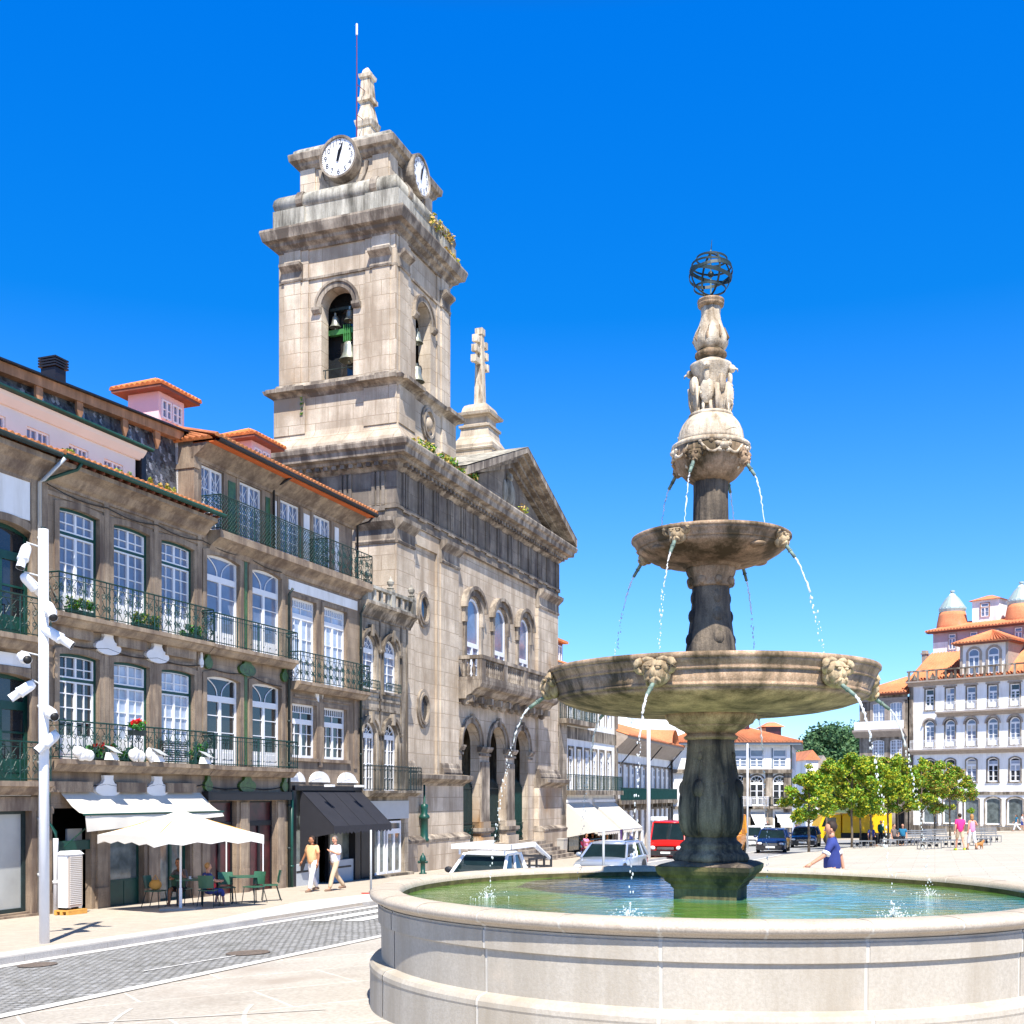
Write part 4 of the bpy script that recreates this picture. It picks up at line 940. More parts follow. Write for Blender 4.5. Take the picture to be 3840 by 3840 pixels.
# entablature: architrave, frieze, cornice
f = MB(); R0 = (0, LW, 0, LL)
f.m = 'church_grime'; f.sqprofile(R0, [(12.02, .08), (12.45, .08), (12.45, .16), (12.58, .16), (12.58, .04), (14.15, .04)]); f.build('frieze', church)
f = MB(); f.m = 'church_grime'
def trig(T):
    f.T = T; k = .5
    L = LW if T is None else LL
    while k < L-.4:
        for d in (0, .24, .48): f.box(k+d, k+d+.14, -.13, -.03, 12.62, 14.1)
        f.box(k-.04, k+.66, -.18, -.03, 12.36, 12.46); k += 1.62
trig(None); trig(L_); f.T = None; f.build('triglyph_band', church)
f = MB(); f.m = 'church_trim'; f.sqprofile(R0, [(14.12, .06), (14.25, .22), (14.4, .30), (14.45, .52), (14.6, .56), (14.62, .82), (14.86, .86), (14.95, .98), (15.12, 1.02), (15.2, 1.0), (15.24, .2)]); f.m = 'church_grime'
def dent(T):
    f.T = T; k = .2; L = LW if T is None else LL
    while k < L: f.box(k, k+.2, -.46, -.2, 14.27, 14.44); k += .42
dent(None); dent(L_); f.T = None; f.build('cornice', church)
# base plinth and pedestals
for x0, x1 in ((-.1, 6.95), (18.2, LW+.2)):
    f = MB(); f.m = 'church_stone'; f.box(x0, x1, -.22, .1, -2.0, .5); f.box(x0-.08, x1+.08, -.55, .1, -4.6, -2.12)
    f.m = 'church_trim'; f.linprofile(x0-.02, x1+.02, [(.1, .42), (-.26, .42), (-.34, .52), (-.55, .60), (-.74, .72), (-.76, .90), (-.22, .96), (.1, .96)]); f.linprofile(x0-.1, x1+.1, [(.1, -2.14), (-.58, -2.14), (-.60, -2.02), (-.36, -1.86), (-.2, -1.82), (.1, -1.82)]); f.build('plinth', church)
for a, b in ((9.85, 11.2), (13.55, 14.95)):
    f = MB(); f.m = 'church_stone'; f.box(a, b, .02, .95, -2.55, -1.4); f.m = 'church_trim'; f.box(a-.14, b+.14, -.16, .98, -1.9, -1.72); f.box(a-.08, b+.08, -.1, .97, -1.99, -1.9); f.m = 'church_stone'; f.box(a-.1, b+.1, -.12, .95, -3.6, -2.2); f.build('pier_base', church)
# arches : imposts, archivolts, pier panels
for a, b in ar:
    f = MB(); f.m = 'church_trim'; f.ring(arcpts(a-.26, b+.26, 2.47, 1.41, 18), arcpts(a, b, 2.47, 1.15, 18), .04, .14); f.ring(arcpts(a-.33, b+.33, 2.47, 1.48, 18), arcpts(a-.25, b+.25, 2.47, 1.40, 18), -.04, .12); f.box((a+b)/2-.11, (a+b)/2+.11, -.08, .12, 3.6, 4.08)
    f.build('archivolt', church)
for a, b in ((7.1, 7.55), (9.85, 11.2), (13.55, 14.95), (17.2, 17.75)):
    f = MB(); f.m = 'church_trim'; f.linprofile(a-.09, b+.09, [(.2, 2.2), (.02, 2.2), (-.04, 2.3), (-.1, 2.38), (-.1, 2.47), (.2, 2.47)])
    f.box(a-.05, b+.05, .03, .13, 2.0, 2.12)
    if b-a > 1: f.box(a+.12, b-.12, .04, .13, -1.6, 1.7)
    f.build('impost', church)
# gates
for i, (a, b) in enumerate(ar):
    green = i == 2; f = MB(); f.m = 'green_iron' if green else 'dark_iron'; n = 13
    if green: f.box(a, b, .5, .56, -2.3, .45); f.m = 'green_iron'
    for k in range(n+1):
        x = a+.05+(b-a-.1)*k/n; f.box(x-.025, x+.025, .47 if green else .5, .55, -2.5, .45+.3*sin(pi*k/n)); f.tube([(x, .52, .45+.3*sin(pi*k/n)), (x, .52, .62+.3*sin(pi*k/n))], .03, 4, r1=.004)
    for z in (-2.3, -1.5, .3): f.box(a, b, .5, .55, z, z+.07)
    f.m = 'green_iron'
    for k in range(5):
        x = a+.25+(b-a-.5)*k/4; scroll(f, (x, -1.9), .2, 1.3, (-1)**k, .02, y=.42); scroll(f, (x, -2.2), .16, 1.2, -(-1)**k, .02, y=.42)
    f.box(a, b, .4, .44, -2.5, -2.45); f.box(a, b, .4, .44, -1.62, -1.58)
    f.build('gate', church, 'green panelled iron gate' if green else None)
# steps
f = MB(); f.m = 'church_trim'
for k in range(6): f.box(6.8+0, 18.0+.0+.28*k, -.35-.34*(k+1), .1, -2.64-.18*(k+1)-.9*(k == 5), -2.64-.18*k-.002)
f.box(16.6, 18.0, -.4, .1, -4.6, -2.7); f.build('steps', church)
# big windows, hoods
for o in opW:
    window(church, o, .15, 'white_paint', 'glass_blue', rows=4, cols=1, transom=7.55, style='none', thick=.12, bar=.05)
    a, b = o[0], o[1]; f = MB(); f.m = 'church_trim'; f.ring([(a-.42, 8.6), (a-.42, 9.0)]+arcpts(a-.42, b+.42, 9.3, 1.05, 14)+[(b+.42, 9.0), (b+.42, 8.6)], [(a-.12, 8.6), (a-.12, 9.0)]+arcpts(a-.12, b+.12, 9.3, .74, 14)+[(b+.12, 9.0), (b+.12, 8.6)], -.06, .13)
    f.ring(arcpts(a-.56, b+.56, 9.32, 1.2, 14), arcpts(a-.38, b+.38, 9.32, 1.02, 14), -.2, .13); f.box(a-.3, a-.05, .0, .13, 5.7, 8.6); f.box(b+.05, b+.3, .0, .13, 5.7, 8.6); f.build('window_hood', church)
# balcony
f = MB(); f.m = 'church_trim'; x0, x1, e = 6.75, 18.5, 1.3
f.linprofile(x0-.05, x1+.05, [(.1, 4.7), (-.45, 4.7), (-.5, 4.85), (-.75, 4.95), (-.95, 5.15), (-1.2, 5.25), (-1.3, 5.42), (-1.32, 5.6), (.1, 5.6)]); f.build('balcony_slab', church)
k = x0+.25
while k < x1: f = MB(); f.m = 'church_trim'; f.ball((k, -.3, 4.55), (.16, .22, .2), 8, 6); f.box(k-.13, k+.13, -.75, .1, 4.55, 4.86); f.build('bracket', church); k += 1.27
f = MB(); f.m = 'church_trim'
f.box(x0-.02, x1+.02, -e, -e+.28, 5.603, 5.76); f.box(x0-.02, x1+.02, -e-.02, -e+.30, 6.62, 6.80); f.box(x0, x0+.28, -e+.29, .1, 5.603, 5.76); f.box(x0-.02, x0+.3, -e+.31, .1, 6.62, 6.80)
for k in (x0, x0+3.0, x0+6.0, x0+9.0, x1-.55): f.box(k, k+.5, -e+.01, -e+.27, 5.76, 6.62)
f.build('balustrade_rail', church)
bp_ = [(.07, 5.76), (.09, 5.82), (.05, 5.88), (.10, 6.02), (.11, 6.12), (.055, 6.3), (.045, 6.45), (.08, 6.52), (.08, 6.62)]
for j in range(4):
    for k in range(9 if j < 3 else 7): f = MB(); f.m = 'church_trim'; f.smooth = True; f.lathe(bp_, 7, x0+.68+j*3.0+k*.27, -e+.14); f.build('baluster', church)
for k in range(3): f = MB(); f.m = 'church_trim'; f.smooth = True; f.lathe(bp_, 7, x0+.14, -e+.5+k*.27); f.build('baluster', church)
# ovals
def oval(parent, cx, cz, rx, rz, y, T=None, dark=True, hub=False):
    f = MB(); f.T = T; f.m = 'church_trim'; n = 28
    P = lambda k: [(cx+rx*k*cos(a), cz+rz*k*sin(a)) for a in [2*pi*i/n for i in range(n+1)]]
    f.ring(P(1), P(.80), y-.10, y+.02); f.ring(P(.83), P(.68), y-.16, y+.02); w_ = f.build('round_window', parent)
    f = MB(); f.T = T; f.m = 'glass_dark' if dark else 'church_stone'; f.poly([(x, y-.012, z) for x, z in P(.70)[:-1]])
    if hub: f.smooth = True; f.ball((cx, y-.02, cz), (rx*.42, .22, rz*.42), 12, 8)
    f.build('pane' if dark else 'boss', w_)
oval(church, 2.98, 8.5, .66, .84, .12); oval(church, 2.98, 3.95, .66, .90, .12)
# pediment
A_ = 14.1; f = MB(); f.m = 'church_grime'; e = .98
f.extrude([(6.2, 15.2), (22.1, 15.2), (A_, 18.0)], .15, .5); f.m = 'church_trim'
for sx, ex_ in ((5.6, 1), (23.05, -1)):
    # raking cornice as stacked beams following the slope
    for y0, z0, z1 in ((-1.0, .12, .42), (-.72, -.08, .12), (-.4, -.32, -.08), (-.1, -.62, -.32)):
        xa = sx; f.extrude([(xa, 15.26+z0*0+max(0, z0+.0)*0+.0), (A_, 18.52+z0), (A_, 18.52+z1), (xa, 15.42+z1*.6), ], y0, .5)
f.m = 'lichen_stone'
f.poly([(A_, -1.02, 18.96), (5.5, -1.02, 15.70), (5.5, LL, 15.70), (A_, LL, 18.96)]); f.poly([(A_, -1.02, 18.96), (23.1, -1.02, 15.70), (23.1, LL, 15.70), (A_, LL, 18.96)])
f.poly([(5.5, LL, 15.2), (23, LL, 15.2), (23, LL, 15.7), (A_, LL, 18.96), (5.5, LL, 15.7)])
f.poly([(5.5, .4, 15.2), (5.5, LL, 15.2), (5.5, LL, 15.72), (5.5, .4, 15.72)]); f.poly([(23.05, .4, 15.2), (23.05, LL, 15.2), (23.05, LL, 15.72), (23.05, .4, 15.72)])
f.build('pediment', church)
f = MB(); f.m = 'lichen_stone'; f.smooth = True; f.ball((A_, .12, 16.6), (.55, .22, .75), 14, 8); f.ball((A_, .1, 17.35), (.35, .2, .2), 10, 6); f.ball((A_-.62, .12, 16.5), (.25, .12, .65), 8, 6); f.ball((A_+.62, .12, 16.5), (.25, .12, .65), 8, 6); f.smooth = False
for k in range(5): f.box(A_-.3+k*.13, A_-.24+k*.13, .0, .14, 17.4, 17.62)
f.build('crest', church)
# ---- cross on its pedestal behind the apex
t = thing('stone_cross', 'tall three armed stone cross on a stepped pedestal above the church pediment', 'cross', CH, (A_+.2, 1.9, 18.2))
cx, cy = A_+.2, 1.9; f = MB(); f.m = 'church_stone'; f.T = lambda p: Vector((p.x, p.y, p.z-.55))
q = lambda r: (cx-r, cx+r, cy-r, cy+r)
f.sqprofile((cx, cx, cy, cy), [(17.4, 1.15), (19.35, 1.15), (19.40, 1.22), (19.5, 1.26), (19.55, 1.2), (19.7, 1.22), (19.95, 1.05), (20.25, .86), (20.7, .80), (20.72, .9), (20.85, .92), (20.9, .72), (21.05, .68), (21.3, .68), (21.42, .98), (21.55, 1.02), (21.6, .8), (21.85, .74), (22.0, .66), (22.1, .5)])
f.build('pedestal', t)
f = MB(); f.T = lambda p: Vector((p.x, p.y, p.z-.6)); f.m = 'fountain_pale'; f.frustum(q(.26), 22.05, q(.17), 26.2)
def arm(z, L):
    for sg in (-1, 1):
        f.box(cx+min(0, sg*L), cx+max(0, sg*L), cy-.13, cy+.13, z-.14, z+.14); f.box(cx+sg*L-.11, cx+sg*L+.11, cy-.16, cy+.16, z-.19, z+.19)
arm(24.55, .86); arm(25.15, .76); arm(25.72, .66); f.box(cx-.22, cx+.22, cy-.22, cy+.22, 26.1, 26.45); f.build('cross_shaft', t)
# ---- the bell tower
tw = thing('bell_tower', 'tall weathered stone bell tower with two white clocks and arched bell openings', 'tower', CH, (0, 0, 15.2))
f = MB(); f.m = 'church_stone'; S5 = 5.85; q = (0, S5, 0, S5)
f.sqprofile(q, [(15.2, .55), (15.5, .5), (15.95, .22), (16.2, .15), (17.8, .15)])
for x0, x1 in ((-.14, 1.45), (4.4, S5+.14)):
    f.box(x0, x1, -.24, .0, 16.1, 17.75); f.T = L_; f.box(x0, x1, -.24, .0, 16.1, 17.75); f.T = None
f.build('lower_stage', tw)
oval(tw, 2.92, 16.95, .72, .80, -.15, dark=False, hub=True)
f = MB(); f.m = 'church_trim'; f.sqprofile(q, [(17.7, .16), (17.85, .28), (17.95, .50), (18.1, .56), (18.16, .3), (18.3, .16), (18.42, .1)])
for x0, x1 in ((-.2, 1.5), (4.35, S5+.2)):
    f.box(x0-.1, x1+.1, -.68, -.2, 17.93, 18.1); f.T = L_; f.box(x0-.1, x1+.1, -.68, -.2, 17.93, 18.1); f.T = None
f.build('string_course', tw)
f = MB(); f.m = 'church_stone'
bo = [(2.12, 3.72, 18.5, 22.5, .8)]
for T in (None, L_):
    f.T = T; wall(f, 0, S5, 18.2, 24.5, bo, y=.06, rev=.62)
    for x0, x1, p in ((-.02, .28, .0), (.28, 1.12, .06), (1.12, 1.5, .0), (S5-1.5, S5-1.12, .0), (S5-1.12, S5-.28, .06), (S5-.28, S5+.02, .0)): f.box(x0, x1, -p, .1, 18.2, 24.4)
f.T = None; f.poly([(S5, 0, 18.2), (S5, S5, 18.2), (S5, S5, 24.5), (S5, 0, 24.5)]); f.poly([(0, S5, 18.2), (S5, S5, 18.2), (S5, S5, 24.5), (0, S5, 24.5)])
f.m = 'glass_dark'; f.box(1.25, S5-1.2, 1.25, S5-1.2, 18.3, 23.6)  # no glazing: near-black inner box paints in the shade of the bell chamber
f.build('belfry_wall', tw)
f = MB(); f.m = 'church_trim'
for T in (None, L_):
    f.T = T
    for x0, x1 in ((.22, 1.18), (S5-1.18, S5-.22)):
        f.linprofile(x0-.05, x1+.05, [(.1, 23.02), (-.11, 23.02), (-.14, 23.1), (-.09, 23.16), (-.08, 23.45), (-.2, 23.55), (-.36, 23.66), (-.36, 23.78), (.1, 23.78)])
    f.box(0, S5, -.03, .1, 23.02, 23.12)
    f.ring(arcpts(1.86, 3.98, 21.7, 1.08, 16), arcpts(2.12, 3.72, 21.7, .8, 16), -.02, .1); f.ring(arcpts(1.8, 4.04, 21.7, 1.14, 16), arcpts(1.9, 3.94, 21.7, 1.04, 16), -.08, .1)
    for x0, x1 in ((1.72, 2.12), (3.72, 4.12)): f.linprofile(x0, x1, [(.1, 21.45), (-.04, 21.45), (-.16, 21.58), (-.16, 21.7), (.1, 21.7)])
f.T = None; f.build('belfry_trim', tw)
f = MB(); f.m = 'church_trim'; f.sqprofile(q, [(24.38, .05), (24.5, .1), (24.62, .3), (24.75, .34), (24.82, .55), (25.0, .60), (25.2, .66), (25.3, .64), (25.36, .2)])
f.m = 'lichen_stone'; f.sqprofile(q, [(25.34, .10), (26.28, .12)])
for x0, x1 in ((-.2, 1.4), (4.45, S5+.2)):
    f.box(x0, x1, -.22, .0, 25.36, 26.26); f.T = L_; f.box(x0, x1, -.22, .0, 25.36, 26.26); f.T = None
f.smooth = True; f.sqprofile((.35, S5-.35, .35, S5-.35), [(26.2, .42), (26.34, .52), (26.55, .57), (26.78, .52), (26.95, .38), (27.05, .2)])
f.smooth = False; f.build('cornice', tw)
for T in (None, L_):
    for x in (1.0, 4.7):
        f = MB(); f.m = 'church_trim'; f.T = T; f.linprofile(x-.16, x+.16, [(.3, 26.25), (-.12, 26.28), (-.26, 26.4), (-.30, 26.58), (-.24, 26.8), (-.08, 27.0), (.3, 27.05)]); f.T = None; f.build('roll_band', tw)
i_ = .72; qc = (i_, S5-i_, i_, S5-i_)
f = MB(); f.m = 'church_stone'; f.sqprofile(qc, [(26.9, .05), (28.45, .0)])
for T in (None, L_):
    f.T = T
    for x0, x1 in ((i_-.02, i_+.75), (S5-i_-.75, S5-i_+.02)): f.box(x0, x1, i_-.09, i_+.1, 27.0, 28.4)
f.T = None; f.build('clock_stage', tw)
f = MB(); f.m = 'church_trim'; f.sqprofile(qc, [(28.35, .06), (28.5, .22), (28.62, .26), (28.7, .42), (28.95, .46), (29.0, .44), (29.03, .1)]); f.m = 'lichen_stone'; f.sqprofile(qc, [(29.0, .30), (29.2, .26), (29.34, .1), (29.4, -.2)]); f.build('clock_cornice', tw)
# clocks
digits = [textmesh(str(n), .33) for n in range(1, 13)]
def clock(cx, T, label):
    z = 28.35; y = i_-.55; R = .84
    f = MB(); f.T = T; f.m = 'church_trim'; n = 32
    P = lambda r: [(cx+r*cos(a), z+r*sin(a)) for a in [2*pi*k/n for k in range(n+1)]]
    f.ring(P(R+.1), P(R), y-.06, y+.5); f.m = 'church_stone'; f.extrude(P(R)[:-1], y+.03, y+.6)
    f.m = 'church_trim'; f.ring([(cx+1.25*cos(a), z-.15+1.2*sin(a)) for a in [pi+pi*k/12 for k in range(13)]], [(cx+1.08*cos(a), z-.15+1.03*sin(a)) for a in [pi+pi*k/12 for k in range(13)]], y+.42, y+.62)
    c = f.build('clock', tw, label)
    f = MB(); f.T = T; f.m = 'clock_face'; f.poly([(x, y+.01, zz) for x, zz in P(R)[:-1]]); f.build('clock_face', c)
    sx = 1 if T is None else -1
    f = MB(); f.m = 'clock_ink'
    for k in range(12):
        a = radians(30*(k+1)); ux, uz = cx+sx*sin(a)*R*.78, z+cos(a)*R*.78
        f.T = (lambda p, ux=ux, uz=uz: (T or (lambda v: v))(Vector((ux+sx*p.x, y-.002, uz+p.y)))); f.mesh(digits[k])
    for k in range(60):
        a = radians(6*k); r0, r1 = R*.94, R*.99; w_ = .012
        f.T = (lambda p: (T or (lambda v: v))(p)); dx_, dz_ = sin(a), cos(a)
        f.poly([(cx+dx_*r0-dz_*w_, y-.002, z+dz_*r0+dx_*w_), (cx+dx_*r1-dz_*w_, y-.002, z+dz_*r1+dx_*w_), (cx+dx_*r1+dz_*w_, y-.002, z+dz_*r1-dx_*w_), (cx+dx_*r0+dz_*w_, y-.002, z+dz_*r0-dx_*w_)])
    f.build('numerals', c)
    f = MB(); f.T = T; f.m = 'clock_ink'
    for ang, L, w_ in ((20, .74, .035), (14, .45, .055)):
        a = radians(ang)*sx; dx_, dz_ = sin(a), cos(a)
        f.poly([(cx-dx_*.2-dz_*w_, y-.03, z-dz_*.2+dx_*w_), (cx+dx_*L*.6-dz_*w_*1.4, y-.03, z+dz_*L*.6+dx_*w_*1.4), (cx+dx_*L, y-.03, z+dz_*L), (cx+dx_*L*.6+dz_*w_*1.4, y-.03, z+dz_*L*.6-dx_*w_*1.4), (cx-dx_*.2+dz_*w_, y-.03, z-dz_*.2-dx_*w_)])
    f.lathe([(.07, 0), (.001, .02)], 10); f.v[-11:] = []; f.f = [q for q in f.f if max(q) < len(f.v)]; f.mi = f.mi[:len(f.f)]; f.sm = f.sm[:len(f.f)]
    f.build('clock_hand', c)
clock(S5/2, L_, 'white clock facing the houses'); clock(S5/2, None, 'white clock facing the square')
# finial
f = MB(); f.m = 'fountain_pale'; f.sqprofile((2.92, 2.92, 2.92, 2.92), [(29.2, .40), (29.75, .36), (29.78, .52), (29.95, .54), (29.98, .42), (30.35, .40), (31.0, .33), (31.04, .40), (31.25, .46), (31.32, .46), (31.36, .38), (31.5, .36), (31.8, .30), (32.1, .24), (32.2, .24), (32.25, .36), (32.42, .36), (32.46, .28), (33.3, .22), (33.36, .30), (33.52, .32), (33.58, .2), (33.75, .16), (33.9, .05)])
f.build('finial', tw)
p = CH.inv(at(1338, 488, 53.2)); p2 = CH.inv(at(1337, 90, 53.2)); f = MB(); f.m = 'rust_pole'; f.tube([(p.x, p.y, 29.2), (p.x, p.y, p2.z)], .035, 6, r1=.02)
for z in (31.2, 32.6): f.tube([(p.x, p.y, z), (2.9, 2.9, z+.12)], .02, 4)
f.m = 'white_metal'; f.tube([(p.x, p.y, p2.z-.5), (p.x, p.y, p2.z)], .05, 6)
solo(f, 'lightning_rod', 'thin reddish lightning rod beside the finial on top of the bell tower', 'lightning rod', CH, (p.x, p.y, 29.2))
# bells
def bell(x, y, z, r, label, T=None, m='bronze'):
    f = MB(); f.m = m; f.smooth = True; h = r*1.75
    P = [(.001, z+h), (r*.35, z+h), (r*.5, z+h*.93), (r*.55, z+h*.75), (r*.6, z+h*.45), (r*.72, z+h*.22), (r*.95, z+h*.04), (r, z), (r*.92, z+.02), (r*.6, z+h*.3), (.001, z+h*.5)]
    if T: p = T(Vector((x, y, 0))); x, y = p.x, p.y
    f.lathe(P, 18, x, y); f.smooth = False; f.box(x-.04, x+.04, y-.04, y+.04, z+h-.02, z+h+.16); f.smooth = True; f.ball((x, y, z-.04), r*.16, 6, 5)
    return solo(f, 'bell', label, 'bell', CH, (x, y, z), group='bells hung in the tower')
bell(2.75, .85, 19.5, .48, 'largest bronze bell hanging from the green beam in the left arch of the tower', L_)
bell(3.42, .8, 21.05, .29, 'left one of the two small bells high in the left arch', L_); bell(2.68, .8, 21.25, .29, 'right one of the two small bells high in the left arch', L_)
bell(3.0, .42, 20.75, .30, 'upper bell in the shaded right arch of the tower'); bell(2.95, .42, 18.95, .40, 'lower bell in the shaded right arch of the tower')
f = MB(); f.m = 'bell_green'; f.T = L_; f.box(2.1, 3.75, .75, .95, 20.72, 20.95); f.box(2.62, 2.98, .8, .92, 20.45, 21.05)
for k in range(4): f.box(2.64+k*.1, 2.67+k*.1, .7, .8, 20.35, 21.1)
f.T = None; f.build('bell_beam', tw); f = MB(); f.T = L_; f.m = 'dark_iron'; f.box(2.1, 3.75, .85, .95, 21.85, 21.98); f.T = None; f.build('iron_beam', tw); f = MB(); f.T = L_; f.m = 'dark_iron'; f.tube([(2.1, .2, 18.95), (3.72, .2, 18.95)], .025, 4); f.tube([(3.6, .2, 18.5), (3.6, .2, 18.95)], .025, 4); f.tube([(2.2, .2, 18.5), (2.2, .2, 18.95)], .02, 4)
f.T = None; f.build('railing', tw)
# weeds on ledges
rnd = random.Random(3)
def weeds(name, label, pts, n, mats, size=.09):
    f = MB(); leaves(f, pts, n, size, mats, rnd=rnd); p = pts[0]
    return solo(f, name, label, 'weeds', CH, (p[0], p[1], p[2]-p[3]))
weeds('weed', 'dry golden weeds growing on the right ledge below the tower clock', [(S5+.1-k*.02, .2+k*.25*0, 26.5+.0, .22) for k in range(1)]+[(3.2+k*.35, -.1, 26.4+.25*(k % 2), .26) for k in range(8)]+[(4.6+k*.4, -.3, 25.55, .22) for k in range(4)], 900, ['dry_weed', 'dry_weed', 'plant_lime'])
weeds('weed', 'yellow green weeds trailing over the cornice at the foot of the tower', [(.5+k*.8, -.75, 15.3+.1*(k % 3), .28) for k in range(9)], 800, ['dry_weed', 'plant_lime', 'plant_green'])
weeds('weed', 'green tuft sprouting from a joint in the sunny tower wall', [(-.2, 4.55, 17.0+.22*k, .10) for k in range(4)], 130, ['plant_lime', 'plant_green'], .06)
weeds('weed', 'dark green tuft in the corner where the pediment meets the tower', [(7.4, -.1, 15.7, .35), (8.9, .05, 16.1, .3)], 300, ['plant_green', 'far_leaf'])
weeds('weed', 'straggly pale weed growing below the crest of the pediment', [(14.3, -.6, 15.6, .35)], 60, ['plant_lime', 'dry_weed'])
# green cast iron drain shoe and pipes at the church wall
t = thing('drain_post', 'green cast iron drain pipe with a box standing against the church plinth', 'pipe', CH, (1.95, -.45, -2.1))
f = MB(); f.m = 'green_paint'; f.smooth = True; f.lathe([(.2, -2.1), (.22, -2.0), (.17, -1.95), (.17, -1.1), (.25, -1.05), (.23, -.95), (.14, -.85), (.17, -.6), (.17, -.45), (.05, -.4), (.045, .45)], 12, 1.95, -.45); f.build('drain_pipe', t)
# ================================================================== the fountain
FZ = gz(FX, FY)-.05
fo = thing('fountain', 'tall two bowl carved stone fountain with armillary sphere standing in a round basin', 'fountain', W0, (FX, FY, -1.3))
BASE[fo.name] = Vector((FX, FY, -1.3))
rf = random.Random(11)
def rel(phi, r, z): return Vector((FX+r*sin(phi), FY-r*cos(phi), z))
# basin : a thing of its own round the pedestal
ba = thing('basin', 'large round granite basin with rounded rim holding green water', 'basin', W0, (FX, FY, FZ))
f = MB(); f.m = 'basin_stone'; f.smooth = False
N_ = 144; JT = [radians(a) for a in range(-172, 188, 26)]
body_prof = [(3.64, -1.150), (3.635, -1.17), (3.652, -1.18), (3.65, -1.335), (3.618, -1.345), (3.615, -1.72), (3.65, -1.73), (3.71, -1.745), (3.738, -1.78), (3.742, -1.82), (3.735, -1.84), (3.74, -2.6)]
for a, b in zip(JT, JT[1:]+[JT[0]+2*pi]):
    seg = 10; ga = .0045; f.smooth = True
    f.lathe(body_prof, seg, FX, FY, a0=a+ga, a1=b-ga, sharp=True)
f.m = 'joint_mortar'; f.smooth = False
for a in JT: f.lathe([(r-.006, z) for r, z in body_prof], 1, FX, FY, a0=a-ga*1.2, a1=a+ga*1.2)
f.build('basin_wall', ba)
f = MB(); f.m = 'basin_rim'; f.smooth = True
rim = [(3.405, -1.35), (3.40, -1.06), (3.415, -1.02), (3.45, -1.003), (3.62, -1.0), (3.69, -1.010), (3.73, -1.03), (3.742, -1.06), (3.73, -1.09), (3.70, -1.108), (3.67, -1.112), (3.655, -1.13), (3.64, -1.14), (3.62, -1.152)]
J2 = [radians(a) for a in range(-172, 188, 13)]
for i, (a, b) in enumerate(zip(J2, J2[1:]+[J2[0]+2*pi])):
    f.lathe(rim, 6, FX, FY, a0=a+.0025, a1=b-.0025)
f.m = 'joint_mortar'
for i, a in enumerate(J2): 
    w_ = .005 if i % 2 else .009
    f.lathe([(r-.003 if r > 3.5 else r+.003, z-.003) for r, z in rim], 1, FX, FY, a0=a-w_/1.4, a1=a+w_/1.4)
f.build('basin_rim', ba)
f = MB(); f.m = 'algae'; f._strip([(3.403, -1.35), (3.398, -1.075)], 96, FX, FY); f.build('algae_band', ba)
# water
f = MB(); f.m = 'water'; f.smooth = True; n = 96; rr_ = [3.402, 3.0, 2.4, 1.8, 1.2, .6, .001]; rings = []
[f._strip([(a_, -1.13), (b_, -1.13)], n, FX, FY) for a_, b_ in zip(rr_, rr_[1:])]
o = struct(f, 'water')
# pedestal block, square to the street
pb = MB(); pb.m = 'fountain_moss'; Rm = Matrix.Rotation(TH, 3, 'Z')
pb.T = lambda p: Vector((FX, FY, 0))+Rm @ Vector((p.x, p.y, 0))+Vector((0, 0, p.z))
pb.sqprofile((0, 0, 0, 0), [(-1.6, .34), (-1.02, .34), (-1.0, .36), (-.97, .37), (-.93, .42), (-.90, .43), (-.86, .48), (-.82, .50), (-.775, .505)]); pb.m = 'fountain_dark'
pb.sqprofile((0, 0, 0, 0), [(-.772, .50), (-.75, .46), (-.72, .34)]); pb.build('plinth', fo)
f = MB(); f.m = 'fountain_dark'; f.smooth = True
f.lathe([(.40, -.73), (.42, -.70), (.40, -.65), (.35, -.62), (.33, -.58), (.345, -.55), (.31, -.52), (.285, -.50), (.28, -.46)], 40, FX, FY)
f.lathe([(.275, -.47), (.30, -.44), (.335, -.38), (.352, -.28), (.355, -.16), (.342, -.02), (.318, .12), (.29, .26), (.268, .40), (.258, .52), (.256, .60)], 48, FX, FY, lobes=8, amp=.012)
for k in range(8):
    a = 2*pi*k/8+.2; p = [rel(a, r+.008, z) for r, z in ((.30, -.44), (.352, -.28), (.342, -.02))]
    f.tube(p, .014, 5)
f.m = 'fountain_stone'; f.lathe([(.256, .60), (.285, .61), (.30, .635), (.27, .655), (.26, .67)], 40, FX, FY)
f.lathe([(.262, .67), (.30, .70), (.36, .73), (.40, .76)], 40, FX, FY, lobes=16, amp=.025); f.lathe([(.41, .76), (.46, .785), (.47, .81), (.49, .83), (.50, .855), (.50, .90)], 40, FX, FY)
f.build('pedestal', fo)
# carved swags and shields on the pedestal
f = MB(); f.m = 'fountain_dark'; f.smooth = True
for k in range(4):
    a = radians(-35+90*k)
    f.ball(tuple(rel(a, .315, .06)), (.07, .07, .11), 10, 7); f.ball(tuple(rel(a, .265, .42)), (.03, .03, .05), 8, 6)
    for sg in (-1, 1): f.tube([rel(a+sg*t*.7, .265+.05*t, .42-.30*sin(t*pi/2)) for t in [q/6 for q in range(7)]], .012, 5)
    f.tube([rel(a, .27+.06*t, .40-.45*t) for t in (0, .3, .6)], .01, 5)
f.build('carved_swag', fo)
